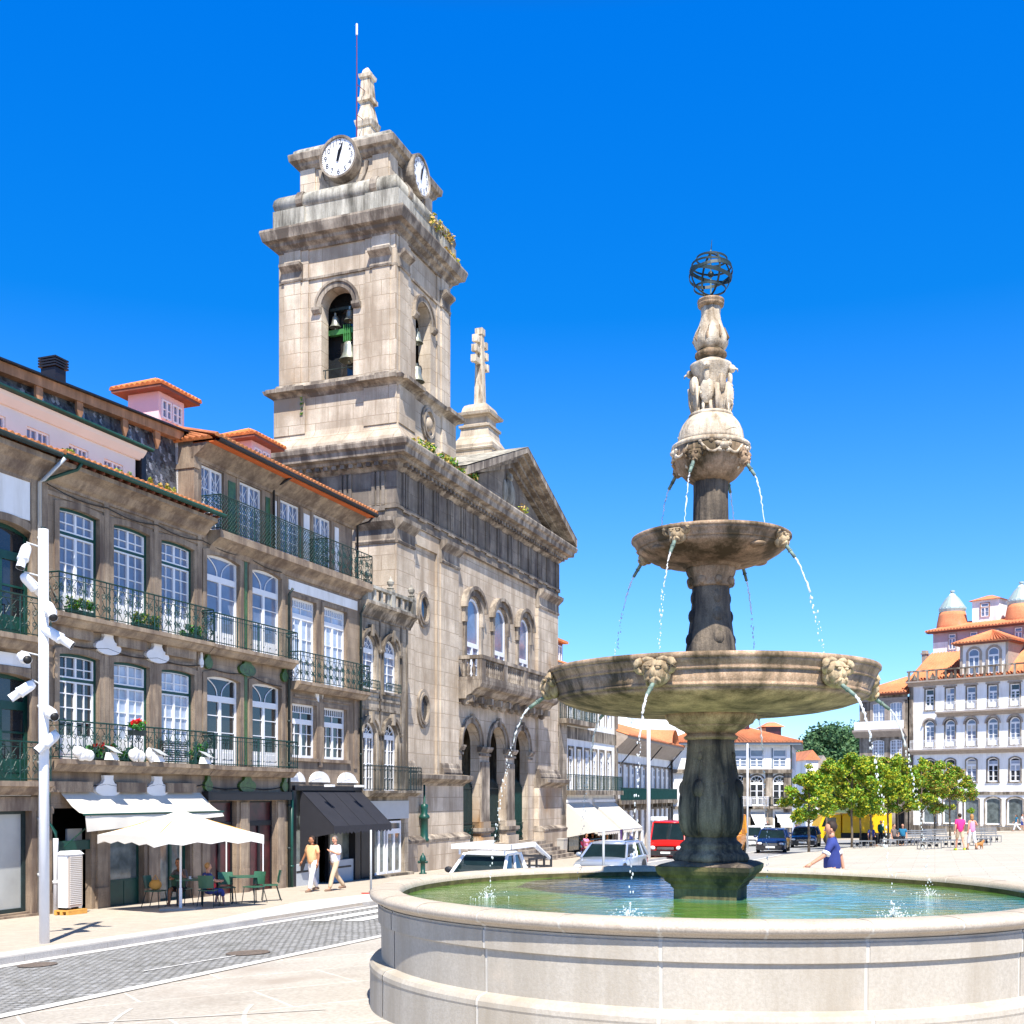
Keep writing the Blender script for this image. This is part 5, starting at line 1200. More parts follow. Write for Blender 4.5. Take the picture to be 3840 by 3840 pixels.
# lower bowl
f = MB(); f.m = 'fountain_stone'; f.smooth = True
f.lathe([(.50, .88), (.75, .872), (1.0, .885), (1.25, .915), (1.45, .955), (1.60, 1.005), (1.675, 1.045)], 96, FX, FY); f.smooth = True
f.lathe([(1.675, 1.045), (1.69, 1.058), (1.70, 1.078), (1.688, 1.082), (1.69, 1.10), (1.735, 1.205)], 96, FX, FY)
f.lathe([(1.735, 1.205), (1.752, 1.22), (1.742, 1.235), (1.75, 1.25), (1.77, 1.29), (1.785, 1.315)], 96, FX, FY)
f.lathe([(1.785, 1.315), (1.80, 1.325), (1.802, 1.355), (1.79, 1.372), (1.74, 1.375), (1.70, 1.35), (1.2, 1.22), (.2, 1.2)], 96, FX, FY)
f.build('lower_bowl', fo)
def mask(phi, r, z, s, parent, label, tilt=.9, side='mask_stone'):
    """a carved beast head with two curled horns and a bronze spout"""
    f = MB(); f.m = side; f.smooth = True
    d = Vector((sin(phi), -cos(phi), 0)); t = Vector((cos(phi), sin(phi), 0)); u = Vector((0, 0, 1)); c = rel(phi, r, z)
    P = lambda a, b, h: c+t*(a*s)+d*(b*s)+u*(h*s)
    f.T = lambda p: c+t*(p.x*s)+d*(-p.y*s)+u*(p.z*s)
    f.ball((0, .0, .10), (.46, .30, .26), 14, 8); f.ball((0, -.08, -.08), (.33, .30, .30), 12, 8); f.ball((0, -.16, -.28), (.20, .22, .20), 10, 7); f.ball((0, .05, -.1), (.42, .2, .34), 12, 8)
    for sg in (-1, 1):
        f.ball((sg*.15, -.33, .06), (.075, .05, .05), 7, 5); f.ball((sg*.16, -.30, .13), (.13, .07, .045), 8, 5)
        f.tube([Vector((sg*(.42+.15*sin(a)), -.10-.10*sin(a)+.02*a, .12+.16*cos(a))) for a in [k*.62 for k in range(9)]], [.12-.010*k for k in range(9)], 7)
        f.tube([Vector((sg*.05, -.12, .30)), Vector((sg*.25, -.10, .34)), Vector((sg*.44, -.06, .28))], [.07, .09, .1], 6)
        f.tube([Vector((sg*.10, -.36, -.22)), Vector((sg*.20, -.30, -.30)), Vector((sg*.16, -.22, -.42))], .05, 5)
    f.ball((0, -.36, -.08), (.07, .08, .11), 8, 6)
    f.T = None; m_ = f.build('carved_mask', parent)
    g_ = MB(); g_.m = 'verdigris'; g_.smooth = True; a0 = P(0, .3, -.40); dr = (d*cos(tilt)-u*sin(tilt)); L = .30*s+.06
    g_.tube([a0-dr*.04, a0+dr*L*.5], .018+.010*s, 8); g_.tube([a0+dr*L*.5, a0+dr*L*.56], .024+.010*s, 8); g_.tube([a0+dr*L*.56, a0+dr*L*1.2], .016+.010*s, 8)
    g_.build('spout', m_); return a0+dr*L*1.2, dr
mp_ = []
for k, ph in enumerate((-27, 33, -87, 93, 153, -147)): mp_.append(('low', ph, *mask(radians(ph), 1.75, 1.20, .34, fo, '', .62)))
# middle column
f = MB(); f.m = 'fountain_dark'; f.smooth = True
f.lathe([(.275, 1.2), (.28, 1.45), (.272, 1.60), (.245, 1.78), (.222, 1.95), (.208, 2.10), (.203, 2.25), (.205, 2.30)], 40, FX, FY, lobes=8, amp=.018)
for k in range(4):
    a = radians(10+90*k)
    for zz, w_ in ((1.70, .10), (1.96, .085), (2.16, .07)): f.ball(tuple(rel(a, .185+.07*(2.1-zz), zz)), (w_*.75, w_*.75, .09), 10, 7); 
    for sg in (-1, 1): f.tube([rel(a+sg*(.1+.25*t), .25-.04*t, 1.55+.22*t) for t in (0, .5, 1.)], .016, 5)
f.m = 'fountain_stone'
f.lathe([(.21, 2.28), (.235, 2.30), (.22, 2.33), (.235, 2.38), (.26, 2.43), (.27, 2.47), (.262, 2.5)], 36, FX, FY, lobes=12, amp=.03)
for k in range(8): f.ball(tuple(rel(2*pi*k/8+.2, .235, 2.34)), (.045, .045, .05), 8, 6)
f.build('middle_column', fo)
f = MB(); f.m = 'fountain_stone'; f.smooth = True
f.lathe([(.262, 2.49), (.30, 2.50), (.31, 2.52), (.34, 2.525), (.52, 2.55), (.66, 2.60), (.76, 2.66), (.80, 2.70)], 72, FX, FY)
f.lathe([(.80, 2.70), (.815, 2.705), (.812, 2.72), (.84, 2.765), (.862, 2.79)], 72, FX, FY); f.lathe([(.862, 2.79), (.874, 2.80), (.872, 2.825), (.855, 2.835), (.82, 2.82), (.5, 2.74), (.1, 2.72)], 72, FX, FY)
f.build('upper_bowl', fo)
for k in range(1, 8, 2): f = MB(); f.m = 'fountain_stone'; f.smooth = True; f.ball(tuple(rel(radians(-13+45*k), .72, 2.64)), (.10, .10, .035), 10, 6); f.build('carved_rosette', fo)
for ph in (-35, 55, 145, -125): mp_.append(('mid', ph, *mask(radians(ph), .80, 2.74, .25, fo, '', .95)))
# upper column and carved ball
f = MB(); f.m = 'fountain_dark'; f.smooth = False
f.lathe([(.20, 2.7), (.192, 3.0), (.186, 3.3), (.188, 3.5)], 64, FX, FY, lobes=16, amp=.03); f.m = 'fountain_pale'
f.build('upper_column', fo)
f = MB(); f.m = 'fountain_stone'; f.smooth = True
f.lathe([(.18, 3.44), (.22, 3.45), (.28, 3.49), (.36, 3.58), (.405, 3.69), (.42, 3.80)], 40, FX, FY); f.m = 'fountain_pale'; f.lathe([(.42, 3.80), (.435, 3.815), (.43, 3.84), (.40, 3.86), (.36, 3.865)], 40, FX, FY)
f.lathe([(.362, 3.865), (.365, 3.90), (.35, 3.99), (.315, 4.07), (.27, 4.13), (.235, 4.155)], 40, FX, FY)
f.build('globe', fo)
f = MB(); f.m = 'fountain_pale'; f.smooth = True
rc = random.Random(5)
for k in range(4):
    a = radians(10+90*k)
    for dx_, dz_, s_ in ((0, .0, .06), (-.06, .02, .035), (.06, .02, .035), (0, .05, .03), (-.05, -.05, .03), (.05, -.05, .03)): f.ball(tuple(rel(a+dx_*2.4, .41, 3.74+dz_)), (s_, s_, s_*.7), 7, 5)
    for sg in (-1, 1):
        f.tube([rel(a+sg*t*.62, .425-.02*t, 3.76-.10*sin(t*pi)+.03*t) for t in [q/8 for q in range(9)]], .016, 5)
        f.tube([rel(a+sg*t*.35, .40-.10*t, 3.70-.16*t) for t in [q/4 for q in range(5)]], .013, 5)
for k in range(46): a = rc.random()*2*pi; z = 3.55+.26*rc.random(); r = .30+(z-3.5)*.36; f.ball(tuple(rel(a, r+.0, z)), (.022+.02*rc.random(), .03, .018+.02*rc.random()), 6, 4)
for k in range(3): f.tube([rel(.3+k*2.1+t*1.1, .36-.02*t, 3.92+.05*sin(t*5+k)) for t in [q/8 for q in range(9)]], .006, 4)
f.build('carved_garland', fo)
for ph in (-35, 55, 145, -125): mp_.append(('top', ph, *mask(radians(ph), .37, 3.66, .22, fo, '', 1.0, 'fountain_stone')))
# eagles round the neck drum
f = MB(); f.m = 'fountain_pale'; f.smooth = True
f.lathe([(.235, 4.15), (.245, 4.17), (.235, 4.19), (.16, 4.2), (.155, 4.3), (.16, 4.45), (.17, 4.58), (.205, 4.66), (.225, 4.71), (.228, 4.735), (.20, 4.75), (.15, 4.775), (.135, 4.79)], 32, FX, FY); f.build('neck_drum', fo)
for k in range(4):
    a0 = radians(-22+90*k); f = MB(); f.m = 'fountain_pale'; f.smooth = True; c = rel(a0, .175, 4.40); d = Vector((sin(a0), -cos(a0), 0)); t = Vector((cos(a0), sin(a0), 0))
    f.T = lambda p, c=c, d=d, t=t: c+t*p.x*1.3-d*p.y*1.05+Vector((0, 0, p.z*1.38))
    f.ball((0, -.02, 0), (.062, .05, .10), 12, 8); f.ball((0, -.035, .12), (.025, .028, .06), 8, 6); f.ball((.0, -.055, .195), (.034, .04, .032), 9, 6)
    f.tube([(0, -.08, .195), (0, -.115, .185), (0, -.118, .165)], .012, 5, r1=.003)
    for sg in (-1, 1):
        f.ball((sg*.115, .02, .06), (.042, .03, .075), 9, 7); 
        for q in range(5): f.tube([(sg*(.075+.022*q), .015+.012*q, .05), (sg*(.078+.02*q), .02+.012*q, -.06-.02*abs(q-3)), (sg*(.075+.017*q), .02+.01*q, -.20+.012*q)], [.018, .015, .008], 5)
        f.tube([(sg*.03, -.02, -.08), (sg*.032, -.03, -.17)], .016, 6, r1=.010)
        for q in (-1, 0, 1): f.tube([(sg*.032, -.03, -.17), (sg*.032+q*.018, -.065, -.19)], .007, 4)
    for q in range(12): f.ball((rc.uniform(-.05, .05), -.058+abs(rc.uniform(-.01, .01)), rc.uniform(-.08, .07)), .010, 5, 4)
    f.T = None; f.build('eagle', fo)
# top vase
f = MB(); f.m = 'fountain_stone'; f.smooth = True; f.lathe([(.135, 4.78), (.13, 4.80), (.165, 4.82), (.176, 4.84), (.172, 4.865), (.15, 4.88), (.14, 4.90)], 28, FX, FY); f.m = 'fountain_pale'
f.lathe([(.13, 4.895), (.16, 4.92), (.185, 4.97), (.188, 5.03), (.165, 5.10), (.13, 5.17), (.108, 5.24), (.10, 5.31), (.108, 5.37)], 48, FX, FY, lobes=8, amp=.035)
f.m = 'fountain_stone'; f.lathe([(.108, 5.37), (.14, 5.39), (.145, 5.41), (.135, 5.425), (.148, 5.435), (.145, 5.455), (.12, 5.46), (.05, 5.465)], 28, FX, FY)
for k in range(8): a = 2*pi*k/8+.4; f.tube([rel(a, .13, 4.92), rel(a, .195, 5.02), rel(a+.1, .15, 5.14)], [.012, .016, .005], 5)
f.build('vase', fo)
# armillary sphere
ar_ = MB(); ar_.m = 'dark_iron'; C0 = Vector((FX, FY, 5.745)); RS = .238
def hoop(n, r, off, w, M=Matrix.Identity(3), seg=40):
    """flat iron band: circle of radius r lifted by off along its axis"""
    a = []
    for k in range(seg):
        an = 2*pi*k/seg; p0 = M @ Vector((r*cos(an), r*sin(an), off-w)); p1 = M @ Vector((r*cos(an), r*sin(an), off+w)); q0 = M @ Vector(((r-.006)*cos(an), (r-.006)*sin(an), off-w)); q1 = M @ Vector(((r-.006)*cos(an), (r-.006)*sin(an), off+w))
        a.append(ar_.vs([C0+p0, C0+p1, C0+q1, C0+q0]))
    for k in range(seg):
        x, y = a[k], a[(k+1) % seg]
        for q in range(4): ar_.face([x+q, y+q, y+(q+1) % 4, x+(q+1) % 4])
tilt_ = Matrix.Rotation(radians(4), 3, 'Y')
for h in (-.16, .09, .165): hoop(0, sqrt(RS*RS-h*h), h, .011, tilt_)
hoop(0, RS, 0, .020, Matrix.Rotation(radians(14), 3, 'Y') @ Matrix.Rotation(radians(8), 3, 'X')); hoop(0, RS*1.01, 0, .018, Matrix.Rotation(radians(-6), 3, 'Y') @ Matrix.Rotation(radians(-10), 3, 'X'))
for a in (15, 105): hoop(0, RS*.985, 0, .011, Matrix.Rotation(radians(a), 3, 'Z') @ Matrix.Rotation(pi/2, 3, 'X'))
ar_.m = 'verdigris'; ar_.tube([C0-Vector((0, 0, .26)), C0+Vector((0, 0, .27))], .008, 6); ar_.m = 'dark_iron'; ar_.smooth = True; ar_.ball(tuple(C0), .035, 10, 7); ar_.ball(tuple(C0-Vector((0, 0, .255))), (.035, .035, .025), 10, 6); ar_.tube([C0+Vector((0, 0, .23)), C0+Vector((.012, 0, .38))], .007, 5, r1=.002)
ar_.build('armillary_sphere', fo)
# water jets
names = {('low', -27): 'water jet from the front left mask of the lower bowl', ('low', 33): 'water jet from the front right mask of the lower bowl', ('low', -87): 'water jet arcing off the far left of the lower bowl', ('low', 93): 'water jet arcing off the far right of the lower bowl',
 ('low', 153): 'water jet falling behind the pedestal on its right', ('low', -147): 'water jet falling behind the pedestal on its left',
 ('mid', -35): 'water jet from the front left mask of the upper bowl', ('mid', 55): 'water jet arcing right from the upper bowl', ('mid', 145): 'thin water jet falling behind the middle column on its right', ('mid', -125): 'faint water jet from the hidden left mask of the upper bowl',
 ('top', -35): 'short water jet from the front of the carved globe', ('top', 55): 'short water jet on the right of the carved globe', ('top', 145): 'short water jet behind the carved globe on its right', ('top', -125): 'short water jet on the left behind the carved globe'}
rj = random.Random(21)
for lev, ph, p0, dr in mp_:
    v = {'low': .95, 'mid': 1.25, 'top': .75}[lev]*(1.25 if lev == 'mid' and ph == 55 else 1.0); zend = {'low': -1.13, 'mid': 1.30, 'top': 2.80}[lev]
    d = Vector((dr.x, dr.y, dr.z))*v; f = MB(); f.m = 'jet_water'; f.smooth = True; pts = []; rad = []; t = 0; p = p0.copy()
    while p.z > zend and t < 3:
        p = p0+d*t+Vector((0, 0, -4.9*t*t)); j = .004+.012*min(1, t*1.6)
        pts.append(p+Vector((rj.uniform(-j, j), rj.uniform(-j, j), 0))); fr = (p0.z-p.z)/(p0.z-zend)
        base_r = {'low': .012, 'mid': .010, 'top': .009}[lev]; rad.append(base_r*(1.1-.5*fr)*rj.uniform(.55, 1.25)); t += .012
    cut = {'low': .42, 'mid': .5, 'top': 1.}[lev]; k1 = max(3, int(len(pts)*cut)); f.tube(pts[:k1], rad[:k1], 6)
    for k in range(k1, len(pts)):      # the stream breaks into drops
        for _ in range(2):
            q = pts[k]+Vector((rj.uniform(-.02, .02), rj.uniform(-.02, .02), rj.uniform(-.03, .03))); s_ = rj.uniform(.0035, .0095); f.ball(tuple(q), (s_, s_, s_*1.9), 6, 4)
    solo(f, 'water_jet', names[(lev, ph)], 'water jet', base=tuple(p0), group='water jets of the fountain')
    if lev == 'low' and ph in (-27, 33, -87, 93):
        e = pts[-1]; f = MB(); f.m = 'jet_water'; f.smooth = True; n = 170 if ph in (33, -27) else 80
        for k in range(n):
            a = rj.random()*2*pi; r = abs(rj.gauss(0, .10)); h = max(0, rj.gauss(.02, .045))*(1.3 if r < .08 else .6); s_ = rj.uniform(.002, .0075); f.ball((e.x+r*cos(a)*1.2, e.y+r*sin(a), -1.125+h), (s_, s_, s_*1.3), 5, 4)
        for k in range(9): a = rj.random()*2*pi; f.tube([(e.x+.02*cos(a), e.y+.02*sin(a), -1.13), (e.x+.07*cos(a), e.y+.07*sin(a), -1.08+.03*rj.random())], .009, 4, r1=.001)
        solo(f, 'splash', {33: 'white splash where the front right jet hits the basin water', -27: 'white splash where the front left jet hits the basin water', -87: 'small splash near the left side of the basin', 93: 'small splash near the right side of the basin'}[ph], 'splash', base=(e.x, e.y, -1.13), group='splashes in the basin')
# ================================================================== buildings beyond the church, left side of the street
t = thing('white_balcony_house', 'white house with narrow windows and two cream awnings just past the church', 'house', ROW, (44.7, 1.1, gz(3, 71)))
f = MB(); f.m = 'white_plaster'; G0, G1 = 44.75, 58.4; T1 = lambda p: Vector((p.x, p.y+1.1, p.z))
xs_ = [46.9+1.75*k for k in range(6)]
opG = [(x, x+.95, .35, 2.95) for x in xs_]+[(x, x+.95, 4.75, 7.0) for x in xs_]+[(45.9, 57.6, -4.2, -1.0)]
f.T = T1; wall(f, G0, G1, -4.8, 7.9, opG, rev=.15); f.m = 'granite'; f.box(G0, G0+1.6, -.08, .01, -4.8, 7.9); f.box(G1-.8, G1, -.06, .01, -4.8, 7.9); f.m = 'granite_trim'; [surround(f, o, .15, .04, sill=False) for o in opG[:12]]; f.box(G0, G1, -.06, .01, 3.55, 4.3); f.build('wall', t)
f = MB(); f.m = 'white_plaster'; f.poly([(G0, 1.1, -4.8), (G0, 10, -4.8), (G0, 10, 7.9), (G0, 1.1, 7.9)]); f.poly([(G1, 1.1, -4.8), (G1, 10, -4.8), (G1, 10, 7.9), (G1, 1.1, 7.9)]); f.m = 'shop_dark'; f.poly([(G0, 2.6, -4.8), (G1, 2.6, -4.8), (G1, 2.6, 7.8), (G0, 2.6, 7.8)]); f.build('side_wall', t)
for o in opG[:12]: window(t, o, .1, 'white_paint', 'glass_pale', rows=3, cols=1, transom=o[3]-.6, style='none', T=T1, door=True, solid=.5, vary=True)
f = MB(); f.T = T1; f.m = 'granite_trim'; f.box(46.2, 57.5, -.7, .01, -.02, .28); f.box(44.8, 51.0, -.7, .01, 4.4, 4.7); f.build('balcony_slab', t)
railing(t, 46.3, 57.4, .45, .29, 1.25, 'bars', yw=1.1, name='railing'); railing(t, 44.9, 50.9, .45, 4.71, 5.7, 'bars', yw=1.1)
r = MB(); tile_roof(r, (G0-.2, .5, 8.0), (G1+.2, .5, 8.0), (G1, 5, 9.6), (G0, 5, 9.6), .3, .05, m='far_tile'); tile_roof(r, (G1+.2, 10, 8.0), (G0-.2, 10, 8.0), (G0, 5, 9.6), (G1, 5, 9.6), .3, .05, m='far_tile'); r.m = 'white_plaster'; r.poly([(G0, .5, 7.95), (G0, 10, 7.95), (G0, 5, 9.6)]); r.poly([(G1, .5, 7.95), (G1, 10, 7.95), (G1, 5, 9.6)]); r.box(G0, G1, .4, 1.2, 7.8, 7.98); r.build('roof', t)
f = MB(); f.m = 'eave_wood'; f.box(45.0, 46.6, 1.4, 3.2, 7.9, 9.5); f.m = 'roof_tile_bright'; f.box(44.7, 46.9, 1.1, 3.5, 9.5, 9.65); d_ = f.build('roof_dormer', t); window(d_, (45.3, 46.3, 8.3, 9.3), 1.36, pane='glass_blue', rows=2, cols=1)
f = MB(); f.m = 'shop_dark'; f.T = T1
for x in (45.9, 49.8, 53.6): f.m = 'granite_trim'; f.box(x, x+.3, -.04, .2, -4.3, -1.0)
f.m = 'orange_paint'; f.box(55.2, 55.35, .1, .2, -4.1, -1.2); f.box(56.2, 56.35, .1, .2, -4.1, -1.2); f.m = 'glass_shop'; f.box(47.3, 49.6, .1, .14, -3.6, -1.3); f.box(54.2, 57.4, .3, .34, -4.1, -1.2); f.build('shopfront', t)
def street_awning(name, label, s0, s1, o, zt, zb, e, side=True, frame=ROW):
    p = frame.w((s0, o, 0)); t_ = thing(name, label, 'awning', frame, (s0, o, zb), group='cream awnings past the church')
    f = MB(); f.m = 'canvas'; f.poly([(s0, o, zt), (s1, o, zt), (s1, o-e, zb), (s0, o-e, zb)]); f.poly([(s0, o, zt-.02), (s1, o, zt-.02), (s1, o-e, zb-.02), (s0, o-e, zb-.02)]); f.poly([(s0, o, zt), (s0, o-e, zb), (s0, o, zb-.4)])
    f.build('canopy', t_); f = MB(); f.m = 'canvas'; n = 10
    for k in range(n): a, b = s0+(s1-s0)*k/n, s0+(s1-s0)*(k+1)/n; f.poly([(a, o-e, zb), (b, o-e, zb), (b, o-e-.01, zb-.2), ((a+b)/2, o-e-.02, zb-.27), (a, o-e-.01, zb-.2)])
    f.build('valance', t_); f = MB(); f.m = 'white_metal'; f.tube([(s0, o-e, zb), (s1, o-e, zb)], .03, 5); f.box(s0, s1, o-.12, o, zt, zt+.18); f.build('frame', t_)
street_awning('street_awning', 'nearer cream awning over the cafe terrace past the church', 46.2, 51.3, 1.08, -.5, -2.3, 2.1); street_awning('street_awning', 'farther cream awning over the cafe terrace past the church', 52.2, 57.4, 1.08, -.5, -2.3, 2.1)
# ---- long granite building H with green balcony
HF = Frame(7.2, 84.0, atan2(32, 10.7)); HL = 36
t = thing('long_balcony_building', 'long stone building with green iron balcony and overhanging tiled eave', 'building', HF, (0, 0, gz(7, 84)))
nH = 17; px_ = [.55+2.08*k for k in range(nH)]; opH = [(x, x+1.05, -.3, 2.15) for x in px_]+[(x-.05, x+1.1, -4.6, -1.25) for x in px_]
f = MB(); f.m = 'granite_frame'; wall(f, 0, HL, -5.4, 3.6, opH, rev=.2); f.m = 'white_plaster'
for x in px_: f.box(x+1.22, x+1.92, -.05, .01, -.3, 2.3); f.box(x+1.25, x+1.9, -.08, .01, -5.2, -1.1)
f.box(0, HL, -.04, .01, 2.45, 3.1); f.m = 'granite_trim'; f.box(0, HL, -.08, .01, 2.28, 2.44); f.box(0, HL, -.1, .01, -1.2, -.75)
for x in px_: f.box(x+1.3, x+1.8, -.45, .0, -1.05, -.72)
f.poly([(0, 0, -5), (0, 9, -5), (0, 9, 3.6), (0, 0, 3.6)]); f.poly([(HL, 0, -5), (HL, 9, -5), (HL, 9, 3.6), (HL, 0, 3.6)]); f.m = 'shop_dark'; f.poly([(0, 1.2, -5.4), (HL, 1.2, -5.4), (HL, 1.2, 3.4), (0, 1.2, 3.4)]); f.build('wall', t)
for o in opH[:nH]: window(t, o, .12, 'white_paint', 'glass_dark', rows=3, cols=1, transom=1.5, style='none', thick=.1, door=True, solid=.3, vary=True)
for i, o in enumerate(opH[nH:]):
    if i % 3 != 1: window(t, o, .16, 'white_paint', 'glass_shop', rows=1, cols=1, transom=-2.0, style='none', thick=.08, door=True)
f = MB(); f.m = 'purple_paint'; f.box(px_[1]+.02, px_[1]+1.0, .05, .12, -4.6, -1.6); f.m = 'white_paint'; f.box(px_[1]+.45, px_[1]+.6, .03, .05, -2.6, -2.3); f.build('door', t, 'purple door')
f = MB(); f.m = 'granite_trim'; f.box(0, HL, -.75, .0, -.72, -.42); f.build('balcony_slab', t); railing(t, 0, HL, -.70, -.41, .50, 'bars', m='green_iron', bar=.02, ret=False)
f = MB(); f.m = 'granite_frame'; f.linprofile(-.4, HL, [(0, 3.1), (-.2, 3.1), (-1.3, 4.1), (-1.3, 4.25), (0, 4.25)]); f.m = 'black_paint'
for x in (3.2, 12, 21): f.tube([(x, -.05, 2.4), (x, -1.35, 3.9)], .05, 5)
f.build('eave', t)
r = MB(); tile_roof(r, (-.4, -1.38, 4.3), (HL, -1.38, 4.3), (HL, 5.0, 6.5), (-.4, 5.0, 6.5), .35, .06, m='far_tile'); tile_roof(r, (HL, 11, 4.3), (-.4, 11, 4.3), (-.4, 5, 6.5), (HL, 5, 6.5), .35, .06, m='far_tile', lip=False); r.m = 'granite_frame'; r.poly([(-.4, -1.3, 4.25), (-.4, 11, 4.25), (-.4, 5, 6.5)])
r.smooth = True; r.m = 'far_tile'
P = [(16.2+1.5*-cos(a), 4.35+1.15*sin(a)) for a in [pi*k/10 for k in range(11)]]; i0 = r.vs([(x, -1.7, z) for x, z in P]); i1 = r.vs([(x, 2.5, z+.2) for x, z in P])
for k in range(10): r.face([i0+k, i0+k+1, i1+k+1, i1+k])
r.build('roof', t)
# ---- corner building M
MF = Frame(14.6, 105.0, 0); gm = gz(20, 105)
t = thing('corner_building', 'white corner building with fanlight windows and orange hipped roof behind the taxis', 'building', MF, (0, 0, gm)); W = 10.6
X = lambda px: (px-PX0)/FPX*105-14.6
opM = []
for c in (2740, 2776, 2838, 2924): opM += [(X(c)-.62, X(c)+.62, -1.0, 1.75, .5), (X(c)-.62, X(c)+.62, 2.45, 4.1)]
gM = [(X(2812), X(2862), -4.6, -1.7), (X(2905), X(2945), -4.6, -1.7), (X(2730), X(2780), -4.6, -1.7)]
f = MB(); f.m = 'white_plaster'; wall(f, 0, W, -5.2, 4.7, opM[2:]+gM, rev=.15); f.m = 'granite_trim'
for c in (2884, 2952, 2800, 2716): f.box(X(c)-.33, X(c)+.33, -.07, .01, -5, 1.95)
f.box(-.1, W+.1, -.35, .01, 1.95, 2.3); f.box(-.05, W+.05, -.3, .01, -1.3, -1.05); f.m = 'grey_trim'; [f.box(o[0]-.12, o[0], -.04, .01, 2.4, 4.2) or f.box(o[1], o[1]+.12, -.04, .01, 2.4, 4.2) or f.box(o[0]-.12, o[1]+.12, -.05, .01, 4.1, 4.22) for o in opM[3::2]]
f.m = 'granite_trim'; [surround(f, o, .14, .05) for o in opM[2::2]]
f.m = 'blue_plaster'; f.T = lambda p: Vector((W+.28*p.x, p.x, p.z)); wall(f, 0, 15, -5.2, 4.7, [(1.5+2.6*k, 2.6+2.6*k, 2.45, 4.0) for k in range(4)]+[(1.5+2.6*k, 2.6+2.6*k, -1.0, 1.6) for k in range(4)], rev=.0); f.T = None
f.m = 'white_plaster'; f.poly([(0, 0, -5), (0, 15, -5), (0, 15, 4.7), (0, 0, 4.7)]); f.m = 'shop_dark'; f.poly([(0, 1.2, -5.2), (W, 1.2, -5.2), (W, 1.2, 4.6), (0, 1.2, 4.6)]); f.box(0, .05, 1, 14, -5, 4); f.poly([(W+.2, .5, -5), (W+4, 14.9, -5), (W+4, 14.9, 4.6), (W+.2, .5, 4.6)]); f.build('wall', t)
for o in opM[2:]: window(t, o, .1, 'white_paint', 'glass_dark' if len(o) > 4 else 'glass_blue', rows=3, cols=1, transom=o[3]-.75 if len(o) > 4 else o[3]-.7, style='spokes' if len(o) > 4 else 'none', thick=.09, bar=.05)
for c in (2776, 2838, 2924): f = MB(); f.m = 'granite_trim'; f.box(X(c)-1.0, X(c)+1.0, -.6, .0, -1.25, -1.06); f.build('balcony_slab', t); railing(t, X(c)-.95, X(c)+.95, -.55, -1.05, -.2, 'bars', m='white_metal' if c != 2924 else 'dark_iron', bar=.02)
r = MB(); e = .9
tile_roof(r, (-e, -e, 4.75), (W+e, -e, 4.75), (5.2, 5.5, 7.0), (5.2, 5.5, 7.0), .35, .06, m='far_tile'); tile_roof(r, (W+e, -e, 4.75), (W+5, 15.5, 4.75), (7.5, 12, 7.0), (5.2, 5.5, 7.0), .35, .06, m='far_tile'); tile_roof(r, (-e, 15.5, 4.75), (-e, -e, 4.75), (5.2, 5.5, 7.0), (7.5, 12, 7.0), .35, .06, m='far_tile'); r.m = 'grey_trim'; r.box(-e+.1, W+e-.1, -e+.1, .1, 4.5, 4.72); r.poly([(W, 0, 4.6), (W+e, -e, 4.6), (W+5, 15, 4.6), (W+4, 15, 4.6)]); r.build('roof', t)
f = MB(); f.m = 'shop_red'; f.box(X(2792), X(2832), 2.6, 5.5, 5.2, 6.9); f.m = 'far_tile'; f.frustum((X(2788), X(2840), 2.3, 5.7), 6.9, (X(2805), X(2822), 3.6, 4.4), 7.5); f.build('roof_dormer', t)
f = MB(); f.m = 'shop_red'; f.box(X(2885)+1, X(2950)+.9, 6.0, 9, 5.2, 6.5); f.m = 'far_tile'; f.frustum((X(2880)+.8, X(2955)+1.1, 5.7, 9.3), 6.5, (X(2905)+1, X(2930)+1, 7, 8), 7.0); f.build('roof_dormer', t)
for a, b, lb in ((2812, 2864, 'flat white awning hanging in the left shop bay of the corner building'), (2905, 2962, 'white slanting awning at the corner shop behind the taxis')):
    tt = thing('shop_awning', lb, 'awning', MF, (X(a), 0, -2.2), group='white awnings of the corner building'); f = MB(); f.m = 'canvas'; f.poly([(X(a), 0, -1.55), (X(b), 0, -1.55), (X(b), -1.1, -2.7), (X(a)+.3, -1.1, -2.7)]); f.box(X(a)+.3, X(b), -1.12, -1.1, -2.95, -2.7); f.build('canopy', tt); f = MB(); f.m = 'white_metal'; f.tube([(X(a), 0, -1.55), (X(a)+.3, -1.1, -2.7)], .03, 4); f.tube([(X(b), 0, -1.55), (X(b), -1.1, -2.7)], .03, 4); f.build('frame', tt)
# ---- the big building on the right L and its granite neighbour K
LF = Frame(42.2, 122.7, -pi/4)
t = thing('hotel_building', 'tall white building with balconies, tiled mansard and glass cone turrets at the right edge', 'building', LF, (0, 0, gz(44, 121)))
W = 20; cx5 = [2.1+2.2*k for k in range(8)]
opL = [(c-.5, c+.5, 5.0, 7.7, .5) for c in cx5]+[(c-.45, c+.45, 8.85, 11.0) for c in cx5]+[(c-.52, c+.52, 1.3, 3.7, .25) for c in cx5]+[(c-.75, c+.75, -3.0, -.3, .25) for c in cx5]
f = MB(); f.m = 'white_plaster'; wall(f, .3, W, -5.2, 11.6, opL, rev=.18); f.m = 'granite_trim'; f.box(-.1, .3, -.12, .02, -5, 11.6)
for o in opL: surround(f, o, .13, .05)
f.m = 'granite_frame'
for c in cx5: f.ring(arcpts(c-.78, c+.78, 7.2, .85, 12), arcpts(c-.66, c+.66, 7.2, .7, 12), -.2, .01); f.box(c-.7, c+.7, -.12, .01, 11.15, 11.3)
f.m = 'granite_trim'; f.box(.3, W, -.12, .01, .0, .3); f.box(.3, W, -.1, .01, -5, -3.2)
